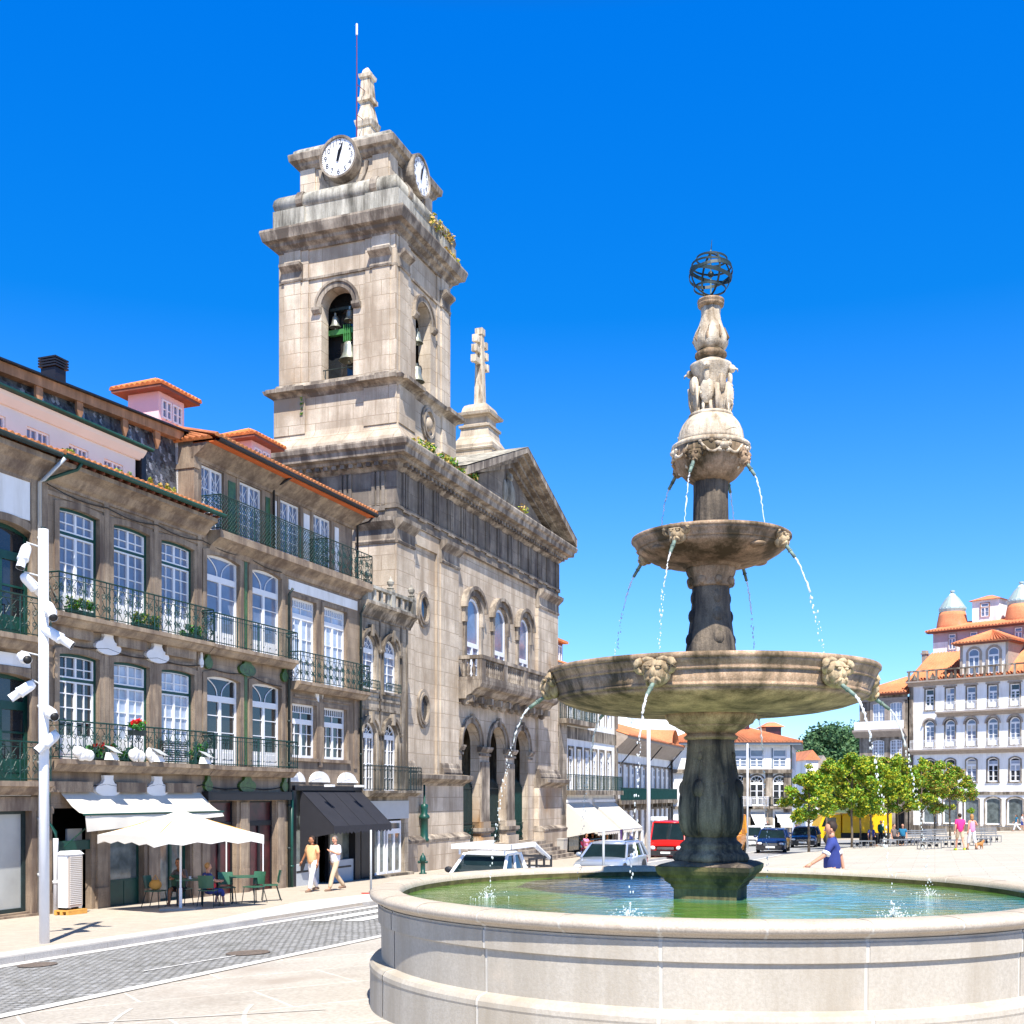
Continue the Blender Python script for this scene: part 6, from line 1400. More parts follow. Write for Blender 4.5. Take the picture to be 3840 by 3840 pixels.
f.m = 'white_plaster'; f.poly([(0, 0, -5), (0, 12, -5), (0, 12, 11.6), (0, 0, 11.6)]); f.poly([(W, 0, -5), (W, 12, -5), (W, 12, 11.6), (W, 0, 11.6)]); f.m = 'shop_dark'; f.poly([(0, 1.4, -5.2), (W, 1.4, -5.2), (W, 1.4, 11.4), (0, 1.4, 11.4)]); f.build('wall', t)
for i, o in enumerate(opL): r_ = i//8; window(t, o, .12, 'white_paint', ['glass_blue', 'glass_pale', 'glass_dark', 'glass_shop'][r_], rows=3 if r_ < 3 else 1, cols=1, transom=[7.15, 10.35, 3.0, None][r_], style='none', thick=.09, bar=.05, leaf=1 if r_ == 3 else 2, door=r_ < 2, solid=.5 if r_ < 2 else 0, vary=r_ < 3)
for z, x0 in ((4.7, .3), (8.55, 3.2), (11.9, .0)):
    f = MB(); f.m = 'granite_frame'; f.linprofile(x0-.2, W, [(0, z-.5), (-.2, z-.5), (-.4, z-.2), (-.8, z-.15), (-.8, z+.0), (0, z+.0)]); f.build('balcony_slab', t)
    if z < 10: railing(t, x0, W, -.75, z+.003, z+.95, 'bars', m='white_metal', bar=.012, ret=False)
f = MB(); f.m = 'granite_trim'; f.box(-.1, W, -.7, -.5, 12.85, 13.0)
for k in range(20): f.box(k*1.0, k*1.0+.2, -.68, -.52, 11.9, 12.85); 
for k in range(3): f.poly([(.3+2*k*1.0, -.6, 12.0), (1.1+2*k, -.6, 12.0), (.7+2*k, -.6, 12.7)])
f.build('balustrade', t)
r = MB(); tile_roof(r, (-.3, -.4, 11.95), (W, -.4, 11.95), (W, 4.15, 15.2), (.3, 4.15, 15.2), .34, .10, m='far_tile'); tile_roof(r, (-.3, 12, 11.95), (-.3, -.4, 11.95), (.3, 4.15, 15.2), (.3, 12, 15.2), .34, .10, m='far_tile'); r.build('roof', t)
f = MB(); f.m = 'mauve_plaster'; wall(f, .5, W, 16.4, 17.5, [], y=4.2); f.m = 'white_plaster'; opU = [(c-.45, c+.45, 15.5, 17.2) for c in (2.65, 4.98, 7.25, 9.62)]; wall(f, .5, W, 13.0, 16.4, [(a, b, c, 16.4) for a, b, c, d in opU], y=4.2); f.poly([(.5, 4.2, 13), (.5, 12, 13), (.5, 12, 17.5), (.5, 4.2, 17.5)]); f.poly([(.5, 12, 13), (W, 12, 13), (W, 12, 17.5), (.5, 12, 17.5)]); f.build('upper_wall', t)
for o in opU: window(t, o, 4.14, 'white_paint', 'glass_blue', rows=2, cols=1, transom=16.7, style='none', trim='granite_frame', thick=.08)
r = MB(); tile_roof(r, (-.1, 3.5, 17.55), (W, 3.5, 17.55), (W, 7.5, 18.7), (3, 7.5, 18.7), .34, .10, m='far_tile'); tile_roof(r, (-.1, 12, 17.55), (-.1, 3.5, 17.55), (3, 7.5, 18.7), (3, 12, 18.7), .34, .10, m='far_tile'); r.m = 'eave_wood'; r.box(0, W, 3.6, 4.3, 17.38, 17.52); r.build('upper_roof', t)
for c, lb in ((1.6, 'left turret'), (9.0, 'right turret')):
    f = MB(); f.m = 'far_tile'; f.smooth = True; f.lathe([(1.72, 17.4), (1.6, 18.4), (1.42, 19.4), (1.34, 19.8)], 24, c, 6.5, lobes=24, amp=.02); tr = f.build('turret', t, None)
    f = MB(); f.m = 'zinc'; f.lathe([(1.32, 19.8), (1.42, 20.1), (1.4, 20.3), (.75, 21.3), (.2, 21.85), (.16, 22.0), (.26, 22.05), (.26, 22.2), (.05, 22.25)], 20, c, 6.5); f.build('glass_cone', tr)
    f = MB(); f.m = 'white_metal'
    for k in range(20): a = 2*pi*k/20; f.tube([(c+1.43*sin(a), 6.5-1.43*cos(a), 20.2), (c+.22*sin(a), 6.5-.22*cos(a), 21.85)], .03, 3)
    f.build('cone_rib', tr)
f = MB(); f.m = 'white_plaster'; f.box(4.0, 6.9, 6.0, 8.6, 17.5, 20.7); f.m = 'far_tile'; f.frustum((3.7, 7.2, 5.7, 8.9), 20.7, (5.2, 5.7, 7.1, 7.5), 21.3); ph = f.build('penthouse', t); window(ph, (4.9, 5.9, 18.9, 20.4), 5.93, 'white_paint', 'glass_blue', rows=2, cols=1, transom=19.9, style='none', trim='brown_wood')
f = MB(); f.m = 'white_plaster'; dopn = [(6.3, 7.4, 12.2, 14.8, .35), (8.3, 9.4, 12.2, 14.8, .35)]; f.box(5.5, 10.2, -.1, 4.0, 11.95, 15.3); f.m = 'granite_frame'; [surround(f, o, .25, .08, y=-.12, sill=False) for o in dopn]; f.box(5.4, 5.65, -.2, 4, 11.9, 15.3); f.box(10.05, 10.3, -.2, 4, 11.9, 15.3); dm = f.build('dormer', t)
for o in dopn: window(dm, o, -.15, 'white_paint', 'glass_blue', rows=2, cols=1, transom=14.0, style='none', thick=.09)
r = MB()
for a, b, c, d in (((4.8, -.9, 15.4), (10.9, -.9, 15.4), (7.85, 2, 16.75), (7.85, 2, 16.75)), ((10.9, -.9, 15.4), (10.9, 5, 15.4), (7.85, 4, 16.75), (7.85, 2, 16.75)), ((4.8, 5, 15.4), (4.8, -.9, 15.4), (7.85, 2, 16.75), (7.85, 4, 16.75))): tile_roof(r, a, b, c, d, .34, .10, m='far_tile')
r.m = 'eave_wood'; r.box(4.95, 10.75, -.8, 3, 15.25, 15.37); r.build('dormer_roof', dm)
f = MB(); f.m = 'granite_frame'; f.box(-.5, -.05, 3.6, 4.3, 13.5, 15.6); f.box(-.6, .05, 3.5, 4.4, 15.2, 15.32); f.build('chimney', t)
t = thing('gallery_house', 'beige granite house with orange roof squeezed beside the tall white building', 'house', LF, (-6, 0, gz(38, 126)))
opK = [(-4.35, -2.95, 7.3, 9.9, .12), (-2.35, -.95, 7.3, 9.9, .12), (-4.4, -3.0, 3.4, 5.9, .15), (-2.35, -.95, 3.4, 5.9, .15)]+[(-5.2+1.7*k, -4.1+1.7*k, -5, -1.5) for k in range(3)]
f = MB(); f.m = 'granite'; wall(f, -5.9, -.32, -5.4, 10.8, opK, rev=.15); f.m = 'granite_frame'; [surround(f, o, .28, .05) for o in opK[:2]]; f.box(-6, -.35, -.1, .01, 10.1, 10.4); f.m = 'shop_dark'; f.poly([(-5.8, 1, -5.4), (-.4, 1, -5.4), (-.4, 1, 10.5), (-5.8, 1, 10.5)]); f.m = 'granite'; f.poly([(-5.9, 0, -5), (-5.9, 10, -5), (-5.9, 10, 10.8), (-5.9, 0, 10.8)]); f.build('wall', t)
for i, o in enumerate(opK[:4]): window(t, o, .1, 'white_paint', 'glass_pale' if i < 2 else 'glass_dark', rows=3 if i < 2 else 7, cols=2 if i < 2 else 4, transom=None, thick=.1, bar=.05 if i < 2 else .07, solid=.4 if i < 2 else 0)
f = MB(); f.m = 'granite_frame'; f.linprofile(-6.3, -.35, [(0, 6.2), (-.2, 6.2), (-.9, 6.8), (-.9, 7.0), (0, 7.0)]); f.build('balcony_slab', t); f = MB(); f.m = 'white_plaster'; f.box(-6.1, -.4, -.85, -.78, 7.0, 7.9); f.build('balcony_panel', t)
r = MB(); tile_roof(r, (-6.8, -.7, 10.85), (-.2, -.7, 10.85), (-.2, 4, 12.8), (-2.5, 4, 12.8), .34, .10, m='far_tile'); tile_roof(r, (-6.8, 10, 10.85), (-6.8, -.7, 10.85), (-2.5, 4, 12.8), (-2.5, 10, 12.8), .34, .10, m='far_tile'); r.m = 'eave_wood'; r.box(-6.6, -.3, -.6, .1, 10.68, 10.82); r.build('roof', t)
# ---- distance : hill, wood, small far houses, low cloud
rh = random.Random(9); f = MB(); f.m = 'far_ground'; f.smooth = True; nx, ny = 24, 10; g0 = f.vs([(30+7*i, 230+14*j, -6+15*math.exp(-((30+7*i-86)/34)**2)*min(1, j/3)) for j in range(ny) for i in range(nx)])
for j in range(ny-1):
    for i in range(nx-1): f.face([g0+j*nx+i, g0+j*nx+i+1, g0+(j+1)*nx+i+1, g0+(j+1)*nx+i])
struct(f, 'hill')
f = MB(); cs = []
for k in range(46):
    px = rh.uniform(2985, 3240); top = 2725+(150*max(0, (3075-px)/90)**1.2)+rh.uniform(-16, 30)+ (20 if px > 3200 else 0); Y = rh.uniform(245, 275); p = at(px, top, Y); hh = rh.uniform(6, 9)
    for q in range(5): cs.append((p.x+rh.uniform(-2, 2), Y+rh.uniform(-2, 2), p.z-1.5-q*hh/5, rh.uniform(1.5, 2.6)))
for k in range(60): px = rh.uniform(2985, 3260); p = at(px, rh.uniform(2840, 2950), 244); cs.append((p.x, p.y, p.z, rh.uniform(2, 3)))
leaves(f, cs, 30000, .42, ['far_leaf', 'far_leaf', 'far_leaf_light'], rnd=rh)
o = f.build('wood', None, off=(0, 0, 0)); tag(o, kind='stuff')
for px0_, px1_, y0_, y1_, Y, lb, wm in ((3022, 3068, 2812, 2850, 150, 'small far house with pale orange roof peeking over the square trees', 'white_plaster'), (3062, 3112, 2832, 2880, 165, 'small grey far house half hidden behind the square trees', 'granite_trim')):
    a, b = at(px0_, y1_, Y), at(px1_, y0_, Y); t = thing('far_house', lb, 'house', W0, (a.x, Y, gz(a.x, 130))); f = MB(); f.m = wm; f.box(a.x, b.x, Y, Y+8, -7, a.z); f.build('wall', t); f = MB(); f.m = 'far_tile' if wm != 'granite_trim' else 'granite_frame'; f.extrude([(a.x-.3, a.z), (b.x+.3, a.z), ((a.x+b.x)/2, b.z)], Y-.3, Y+8.3); f.build('roof', t)
f = MB(); f.m = 'cloud_white'; f.smooth = True
for k in range(26): x = 130+rh.random()*85; f.ball((x, 1500+rh.uniform(-30, 30), 45+rh.random()*75*(1-abs(x-172)/90)), (rh.uniform(16, 26), 18, rh.uniform(12, 20)), 14, 10)
struct(f, 'cloud')
# ================================================================== trees of the square
def tree(px, py, wpx, top, label, k):
    p = on_ground(px, py); sc = FPX/p.y; h = (py-top)/sc; w_ = wpx*1.28/sc; t = thing('plaza_tree', label, 'tree', W0, tuple(p), group='young trees of the square'); rt = random.Random(100+k)
    f = MB(); f.m = 'bark'; f.smooth = True; zb = p.z; zc = zb+h*.34; f.tube([(p.x, p.y, zb-.1), (p.x+.02, p.y, zb+.8), (p.x-.02, p.y, zc), (p.x+.03, p.y, zb+h*.62), (p.x, p.y, zb+h*.88)], [.085, .07, .062, .045, .02], 8)
    br = []
    for q in range(9):
        a = q*2.4+k; z = zc+h*.06*q*.9; L = w_*.42*rt.uniform(.7, 1.05)*(1-.055*q); e = Vector((p.x+L*cos(a), p.y+L*sin(a), z+L*.65)); f.tube([(p.x, p.y, z-.15), (p.x+L*.5*cos(a), p.y+L*.5*sin(a), z+L*.2), tuple(e)], [.032, .02, .008], 5); br.append(e)
    f.build('trunk', t)
    f = MB(); cs = []
    for e in br:
        for _ in range(4): cs.append((e.x+rt.gauss(0, w_*.09), e.y+rt.gauss(0, w_*.09), e.z+rt.gauss(0, .15), rt.uniform(.22, .42)))
    for _ in range(20):
        a = rt.random()*2*pi; zz = rt.random(); r = w_*.5*sqrt(max(.06, 1-(2*zz-.75)**2*.8))*rt.random()**.6; cs.append((p.x+r*cos(a), p.y+r*sin(a), zb+h*(.36+.58*zz), rt.uniform(.22, .46)))
    cs.append((p.x, p.y, zb+h*.94, .22)); cs.append((p.x+.1, p.y, zb+h*.86, .3))
    leaves(f, cs, 12000, .075, ['leaf_green', 'leaf_green', 'leaf_yellow', 'leaf_green', 'leaf_rust' if k % 2 else 'leaf_yellow'], .75, rt); f.build('crown', t)
TR = [(3033, 3195, 165, 2855, 'young tree standing alone nearest the taxis, leftmost in the square'), (3100, 3172, 150, 2850, 'second tree from the left, right behind the man in the blue shirt'), (3194, 3178, 175, 2812, 'dark trunked tree in front of the yellow lorry cab side'), (3226, 3160, 150, 2850, 'thin tree farther back before the middle of the yellow lorry'),
 (3266, 3175, 185, 2825, 'tree with dense crown in front of the standing person in black'), (3330, 3160, 165, 2830, 'tree before the rear end of the yellow lorry'), (3366, 3168, 195, 2812, 'thickest trunked tree above the group of seated people'), (3455, 3158, 195, 2828, 'tree with wide rusty crown above the left benches'), (3505, 3148, 150, 2868, 'smaller tree behind the bench rows'), (3562, 3152, 165, 2848, 'rightmost tree of the square beside the couple in pink')]
for k, a in enumerate(TR): tree(*a, k)
# ================================================================== vehicles (front towards local -y)
def wheel(mb_parent, x, y, z, r, w=.2, side=1):
    T = lambda p: Vector((x+p.z*side, y+p.x, z+p.y))
    f = MB(); f.m = 'tyre'; f.smooth = True; f.T = T; f.lathe([(r*.6, -w/2), (r*.92, -w/2), (r, -w*.35), (r, w*.35), (r*.92, w/2), (r*.62, w/2)], 24); wh = f.build('wheel', mb_parent)
    f = MB(); f.m = 'rim_metal'; f.T = T; f.lathe([(r*.63, w*.2), (r*.63, w*.45), (r*.55, w*.40), (r*.2, w*.34), (.001, w*.42)], 20)
    f.m = 'tyre'
    for k in range(5): a = 2*pi*k/5; f.box(r*.36*cos(a)-.03, r*.36*cos(a)+.03, r*.36*sin(a)-.03, r*.36*sin(a)+.03, w*.37, w*.39)
    f.build('rim', wh)
def loft(f, st, m):
    """body shell from stations (y, zlow, ztop, halfwidth, tumble)"""
    f.m = m; rings = []
    for y, z0, z1, w, tb in st:
        h = z1-z0; P = [(0, z0), (w*.86, z0), (w*.97, z0+h*.12), (w, z0+h*.38), (w*.995, z0+h*.62), (w*(1-tb*.4), z0+h*.86), (w*(1-tb), z1-.01), (w*.45, z1+.012), (0, z1+.018)]
        P = P+[(-a, b) for a, b in reversed(P[1:-1])]; rings.append(f.vs([(a, y, b) for a, b in P])); n = len(P)
    for a, b in zip(rings, rings[1:]):
        for k in range(n): f.face([a+k, a+(k+1) % n, b+(k+1) % n, b+k])
    f.face([rings[0]+k for k in range(n)]); f.face([rings[-1]+k for k in reversed(range(n))])
def car(name, label, cat, pos, rz, L, W, H, paint, kind='hatch', rear=None, bumper='plastic_black', taxi=False, group=None):
    t = thing(name, label, cat, W0, tuple(pos), rz=rz, group=group, local=True); w = W/2; r = .31 if kind != 'van' else .33; belt = H*(.62 if kind != 'van' else .52)
    f = MB(); f.smooth = False
    hood = {'hatch': .95, 'wagon': 1.15, 'van': .70, 'pickup': 1.1}[kind]; y0 = -L/2; z0 = .20
    st = [(y0, z0+.12, belt*.70, w*.80, .10), (y0+.10, z0, belt*.80, w*.93, .10), (y0+.45, z0, belt*.90, w, .12), (y0+hood, z0, belt*1.0, w, .10), (y0+hood+.6, z0, belt, w, .06), (L/2-.35, z0, belt, w, .06), (L/2-.06, z0+.05, belt*.97, w*.94, .08), (L/2, z0+.15, belt*.85, w*.86, .1)]
    f.smooth = True
    if rear: loft(f, st[:4], paint); loft(f, st[3:], rear)
    else: loft(f, st, paint)
    if kind == 'pickup': pass
    b = f.build('body', t)
    yb0 = y0+hood-.05; rake = {'hatch': .62, 'wagon': .72, 'van': .42, 'pickup': .6}[kind]; yb1 = {'hatch': L/2-.15, 'wagon': L/2-.10, 'van': L/2-.05, 'pickup': y0+hood+1.55}[kind]; yr1 = yb1-{'hatch': .45, 'wagon': .35, 'van': .06, 'pickup': .15}[kind]
    yr0 = yb0+rake; wb, wr = w*.94, w*(.76 if kind != 'van' else .86); zr = H-.05
    g_ = MB(); g_.m = 'car_glass'; g_.frustum((-wb+.02, wb-.02, yb0, yb1), belt-.02, (-wr, wr, yr0, yr1), zr-.02); g_.build('windscreen' if kind == 'pickup' else 'window_glass', t)
    f = MB(); f.m = rear or paint; f.smooth = True; roofm = paint if not taxi else paint; f.m = roofm
    f.frustum((-wr-.02, wr+.02, yr0-.05, yr1+.03), zr-.03, (-wr+.06, wr-.06, yr0+.08, yr1-.06), zr+.05)
    f.smooth = False
    for sg in (-1, 1):
        f.tube([(sg*wb, yb0, belt-.02), (sg*wr, yr0, zr)], .042, 6); f.tube([(sg*wb, yb1, belt-.02), (sg*wr, yr1, zr)], .06, 6)
        ym = yb0+(yb1-yb0)*.50; f.tube([(sg*(wb+.005), ym, belt-.02), (sg*(wr+.01), (yr0+yr1)/2, zr)], .035, 5)
        f.tube([(sg*(wr+.01), yr0, zr-.01), (sg*(wr+.01), yr1, zr-.01)], .035, 6)
        if kind in ('wagon', 'hatch'): yq = yb0+(yb1-yb0)*.80; f.tube([(sg*(wb+.005), yq, belt-.02), (sg*(wr+.01), yr0+(yr1-yr0)*.84, zr)], .035, 5)
        if kind == 'van': yq = yb0+(yb1-yb0)*.42; f.m = rear or paint; f.poly([(sg*(wb+.012), yq, belt-.03), (sg*(wb+.012), yb1, belt-.03), (sg*(wr+.02), yr1, zr), (sg*(wr+.02), yr0+(yr1-yr0)*.36, zr)]); f.m = roofm
    f.build('roof', t)
    f = MB(); f.m = bumper; f.frustum((-w*.86, w*.86, y0-.06, y0+.2), z0+.02, (-w*.90, w*.90, y0-.07, y0+.2), z0+.30); f.box(-w*.9, w*.9, L/2-.12, L/2+.05, z0+.05, z0+.32); f.build('bumper', t)
    f = MB(); f.m = 'plastic_black'; gz0 = belt*.52; f.box(-w*.48, w*.48, y0-.075, y0+.05, gz0, gz0+.16 if kind != 'van' else gz0+.10); f.m = 'chrome'
    for k in range(3): f.box(-w*.46, w*.46, y0-.082, y0-.06, gz0+.03+k*.045, gz0+.042+k*.045)
    f.build('grille', t)
    for sg in (-1, 1):
        f = MB(); f.m = 'headlight'; f.smooth = True; hz = belt*.66 if kind != 'van' else belt*.60; f.ball((sg*w*.70, y0+.07, hz), (.17, .13, .085 if kind != 'van' else .13), 10, 7); f.build('headlight', t)
        f = MB(); f.m = 'tail_red'; f.box(min(sg*w*.72, sg*w*.93), max(sg*w*.72, sg*w*.93), L/2-.03, L/2+.015, belt*.6, belt*.85); f.build('tail_light', t)
        f = MB(); f.m = paint if kind != 'pickup' else 'plastic_black'; f.smooth = True; f.ball((sg*(w+.11), yb0+.25, belt+.08), (.11, .06, .08), 9, 6); f.m = 'plastic_black'; f.tube([(sg*(w-.06), yb0+.25, belt+.02), (sg*(w+.06), yb0+.25, belt+.06)], .02, 5); f.build('wing_mirror', t)
        for yy in (y0+.78, L/2-.78): wheel(t, sg*(w-.10), yy, r, r, side=sg)
        f = MB(); f.m = 'plastic_black'; f.T = lambda p, sg=sg: Vector((sg*(w+.004), p.x, p.y))
        for yy in (y0+.78, L/2-.78): f.poly([(yy+(r+.07)*cos(a), r+(r+.06)*sin(a), 0) for a in [pi*k/10 for k in range(11)]])
        f.poly([((yb0+yb1)/2, z0+.08, .002), ((yb0+yb1)/2+.012, z0+.08, .002), ((yb0+yb1)/2+.012, belt, .002), ((yb0+yb1)/2, belt, .002)]); f.build('door_seam', t)
    f = MB(); f.m = 'plate_white'; f.box(-.26, .26, y0-.09, y0-.07, z0+.13, z0+.24); f.build('number_plate', t)
    return t
HEAD = TH-pi/2     # cars face down the street towards the camera
def gpos(px, Y, dz=-.095): x = (px-PX0)/FPX*Y; return Vector((x, Y, gz(x, Y)+dz))
t = car('silver_estate_car', 'silver blue estate car driving behind the fountain basin', 'car', gpos(2292, 41), HEAD, 4.2, 1.72, 1.33, 'silver_paint', 'wagon')
f = MB(); f.m = 'dark_iron'
for sg in (-1, 1): f.tube([(sg*.62, -.5, 1.40), (sg*.62, 1.5, 1.40)], .018, 5)
f.build('roof_rail', t)
t = car('pickup_truck', 'white pickup truck with a long white rack on its cab, behind the left basin rim', 'pickup truck', gpos(1858, 29.5), HEAD, 4.6, 1.50, 1.36, 'van_white', 'pickup')
f = MB(); f.m = 'plastic_black'
for z in (.85, 1.12):
    for sg in (-1, 1): f.box(sg*.72-.02, sg*.72+.02, .55, 2.3, z-.03, z+.03)
    f.box(-.72, .72, 2.26, 2.32, z-.03, z+.03)
for y in (.55, 1.1, 1.7, 2.28):
    for sg in (-1, 1): f.box(sg*.72-.025, sg*.72+.025, y-.025, y+.025, .8, 1.15)
f.build('cargo_rail', t)
f = MB(); f.m = 'white_metal'; f.box(-.78, -.70, -1.0, 1.6, 1.44, 1.56); f.box(.66, .78, -.95, .9, 1.44, 1.56); f.box(-.78, .78, -1.02, -.90, 1.44, 1.56); f.tube([(.72, .9, 1.5), (.72, 2.1, 1.08)], .06, 6); f.tube([(-.74, 1.6, 1.5), (-.74, 2.2, 1.1)], .05, 6); f.tube([(-.6, -.9, 1.44), (-.6, -.9, 1.3)], .03, 5); f.tube([(.6, -.9, 1.44), (.6, -.9, 1.3)], .03, 5); f.build('roof_rack', t)
t = car('red_van', 'bright red delivery van with black bumper beside the fountain column', 'van', gpos(2522, 64), HEAD*.8, 4.9, 1.95, 2.02, 'red_paint', 'van')
car('orange_van', 'orange van mostly hidden behind the right side of the fountain column', 'van', gpos(2722, 66), HEAD*.9, 5.2, 1.75, 2.30, 'orange_paint', 'van', bumper='van_white')
car('white_van', 'small white van parked left of the nearer taxi', 'van', gpos(2822, 87), HEAD*.7, 4.0, 1.6, 1.5, 'van_white', 'van', bumper='van_white', group='white cars at the far kerb'); car('white_car', 'white hatchback just behind the nearer taxi', 'car', gpos(2866, 92), HEAD*.7, 3.9, 1.6, 1.45, 'van_white', 'hatch', group='white cars at the far kerb')
car('taxi', 'nearer dark blue taxi with ochre rear doors, driving beside the column', 'taxi', gpos(2900, 69), -.30, 4.3, 1.72, 1.40, 'taxi_blue', 'hatch', rear='taxi_ochre', taxi=True, group='taxis'); car('taxi', 'farther dark blue taxi with ochre rear, behind the lone young tree', 'taxi', gpos(3022, 79), -.34, 4.3, 1.72, 1.40, 'taxi_blue', 'hatch', rear='taxi_ochre', taxi=True, group='taxis')
# yellow lorry side on
a, b = at(3090, 3150, 84), at(3345, 3050, 84); t = thing('yellow_lorry', 'yellow box lorry parked side on behind the young trees', 'lorry', W0, (a.x, 84, gz(a.x, 84)-.095)); zg = gz(a.x, 84)-.09
f = MB(); f.m = 'yellow_paint'; f.box(a.x+1.35, b.x, 84, 86.3, zg+.85, b.z); f.build('cargo_box', t); f = MB(); f.m = 'yellow_paint'; f.extrude([(a.x-.4, zg+.45), (a.x-.4, zg+1.2), (a.x, zg+2.1), (a.x+1.25, zg+2.2), (a.x+1.25, zg+.45)], 84.1, 86.2); f.build('cab', t)
f = MB(); f.m = 'car_glass'; f.poly([(a.x-.15, 84.09, zg+1.3), (a.x+.1, 84.09, zg+1.95), (a.x+.9, 84.09, zg+1.95), (a.x+.9, 84.09, zg+1.3)]); f.build('window_glass', t); f = MB(); f.m = 'plastic_black'; f.box(a.x-.2, b.x-.1, 84.2, 86, zg+.45, zg+.83); f.build('chassis', t)
for x in (a.x+.4, b.x-1.1, b.x-1.9):
    f = MB(); f.m = 'tyre'; f.smooth = True; f.T = lambda p, x=x: Vector((x+p.x, 84.1-p.z, zg+.42+p.y)); f.lathe([(.2, -.12), (.42, -.12), (.42, .12), (.2, .12), (.001, .1)], 18); f.build('wheel', t)
# ================================================================== people
def skinned(verts, edges, rad, lvl=1):
    me = bpy.data.meshes.new('sk'); me.from_pydata([tuple(v) for v in verts], edges, []); o = bpy.data.objects.new('sk', me); COL.objects.link(o)
    o.modifiers.new('s', 'SKIN'); ss = o.modifiers.new('u', 'SUBSURF'); ss.levels = lvl; ss.render_levels = lvl
    d = me.skin_vertices[0].data
    for k, r in enumerate(rad): d[k].radius = (r, r) if not isinstance(r, tuple) else r
    d[0].use_root = True; o.update_tag(); bpy.context.view_layer.update()
    ev = o.evaluated_get(bpy.context.evaluated_depsgraph_get()); m2 = bpy.data.meshes.new_from_object(ev); bpy.data.objects.remove(o); return m2
def person(label, pos, rz, H=1.75, shirt='cloth_white', pants='cloth_khaki', shoes='leather', hair='hair_dark', skin='skin', pose='walk', stride=.5, armL=None, armR=None, sleeve=.55, leg=1., female=False, lean=0., longhair=False, tank=False, group=None, headturn=0.):
    t = thing('person', label, 'person', W0, tuple(pos), rz=rz, group=group, local=True); k = H/1.75; sw = .185 if not female else .16
    V = lambda x, y, z: Vector((x*k, y*k, z*k))
    if pose == 'sit':
        pz = .50; pel = V(0, .0, pz); sp = V(0, .03-lean*.2, pz+.2); ch = V(0, .02-lean*.55, pz+.40); nk = V(0, .0-lean, pz+.56); hd = V(0, -.02-lean*1.2, pz+.72)
        legs = [[V(s*.09, -.02, pz-.01), V(s*.12, -.42, pz+.01), V(s*.12, -.40+.08*s, .10), V(s*.12, -.52+.08*s, .045)] for s in (-1, 1)]
    else:
        pel = V(0, 0, .96); sp = V(0, -.01, 1.12); ch = V(0, 0-lean*.3, 1.32); nk = V(0, -.01-lean*.6, 1.475); hd = V(0, -.035-lean, 1.605); s_ = stride
        legs = [[V(s*.09, 0, .92), V(s*.10, -.16*s_*s-.05*s_, .50), V(s*.10, -.33*s_*s+(.12*s_ if s < 0 else 0), .10+(.05*s_ if s < 0 else 0)), V(s*.11, -.33*s_*s+(.12*s_ if s < 0 else 0)-.15, .04+(.0 if s > 0 else -.0))] for s in (-1, 1)]
    shz = ch.z+.10*k; base_ = ch.y
    def arm(s, spec):
        sh = Vector((s*sw*k, base_, shz))
        if spec is None: spec = [(s*.05, .10*s*(stride if pose != 'sit' else 0)*1.2, -.27), (s*.03, .10*s*(stride if pose != 'sit' else 0)-.10, -.25)]
        e = sh+V(*spec[0]); w_ = e+V(*spec[1]); return [sh, e, w_]
    aL, aR = arm(-1, armL), arm(1, armR)
    verts = [pel, sp, ch, nk]; rad = [.12*k, .11*k, .125*k, .055*k]; ed = [(0, 1), (1, 2), (2, 3)]
    if pose == 'sit': rad[0] = .12*k
    for a in (aL, aR): i = len(verts); verts += a; rad += [.058*k, .042*k, .028*k]; ed += [(2, i), (i, i+1), (i+1, i+2)]
    for L in legs: i = len(verts); verts += L; rad += [.085*k, .058*k, .038*k, .032*k]; ed += [(0, i), (i, i+1), (i+1, i+2), (i+2, i+3)]
    f = MB(); f.m = skin; f.smooth = True; f.mesh(skinned(verts, ed, rad)); f.tube([nk-V(0, 0, .03), hd-V(0, -.01, .04)], .052*k, 10)
    c, s_t = cos(headturn), sin(headturn); Hd = lambda x, y, z: Vector((hd.x+(x*c-y*s_t)*k, hd.y+(x*s_t+y*c)*k, hd.z+z*k))
    def hfn(p):      # skull, jaw, brow and cheeks
        q = p.copy()
        if q.z < 0: q.x *= 1+.28*q.z; q.y *= 1+.10*q.z if q.y < 0 else 1+.35*q.z
        if q.y < 0: q.y *= .96
        return q
    old = f.T; f.T = lambda p: Hd(p.x, p.y, p.z)
    f.ball((0, 0, .02), (.080, .099, .122), 16, 12, hfn); f.ball((0, -.100, -.005), (.014, .020, .024), 8, 6)
    for s in (-1, 1): f.ball((s*.078, .008, -.0), (.010, .02, .03), 7, 5)
    f.m = 'clock_ink'
    for s in (-1, 1): f.ball((s*.030, -.090, .022), (.011, .006, .006), 7, 5)
    f.m = 'hair_dark'
    for s in (-1, 1): f.tube([(s*.016, -.094, .040), (s*.046, -.084, .042)], .004, 4)
    f.m = 'tail_red' if False else 'skin_tan'; f.ball((0, -.092, -.045), (.024, .006, .006), 8, 5); f.T = None; f.m = skin
    for (sh, e, w_), s in ((aL, -1), (aR, 1)):      # hands: palm, four fingers, thumb
        d = (w_-e).normalized(); side = Vector((0, -1, 0)) if abs(d.y) < .8 else Vector((0, 0, -1)); side = (side-d*side.dot(d)).normalized(); nrm = d.cross(side)
        pc = w_+d*.05*k; f.tube([w_-d*.02*k, w_+d*.03*k, w_+d*.085*k], [.026*k, .034*k, .030*k], 8)
        for q, L in enumerate((.072, .080, .075, .058)):
            b0 = w_+d*.08*k+side*(.026-.0175*q)*k; f.tube([b0, b0+d*L*.5*k, b0+(d*.92+nrm*.3*s).normalized()*L*k], [.0095*k, .009*k, .006*k], 6)
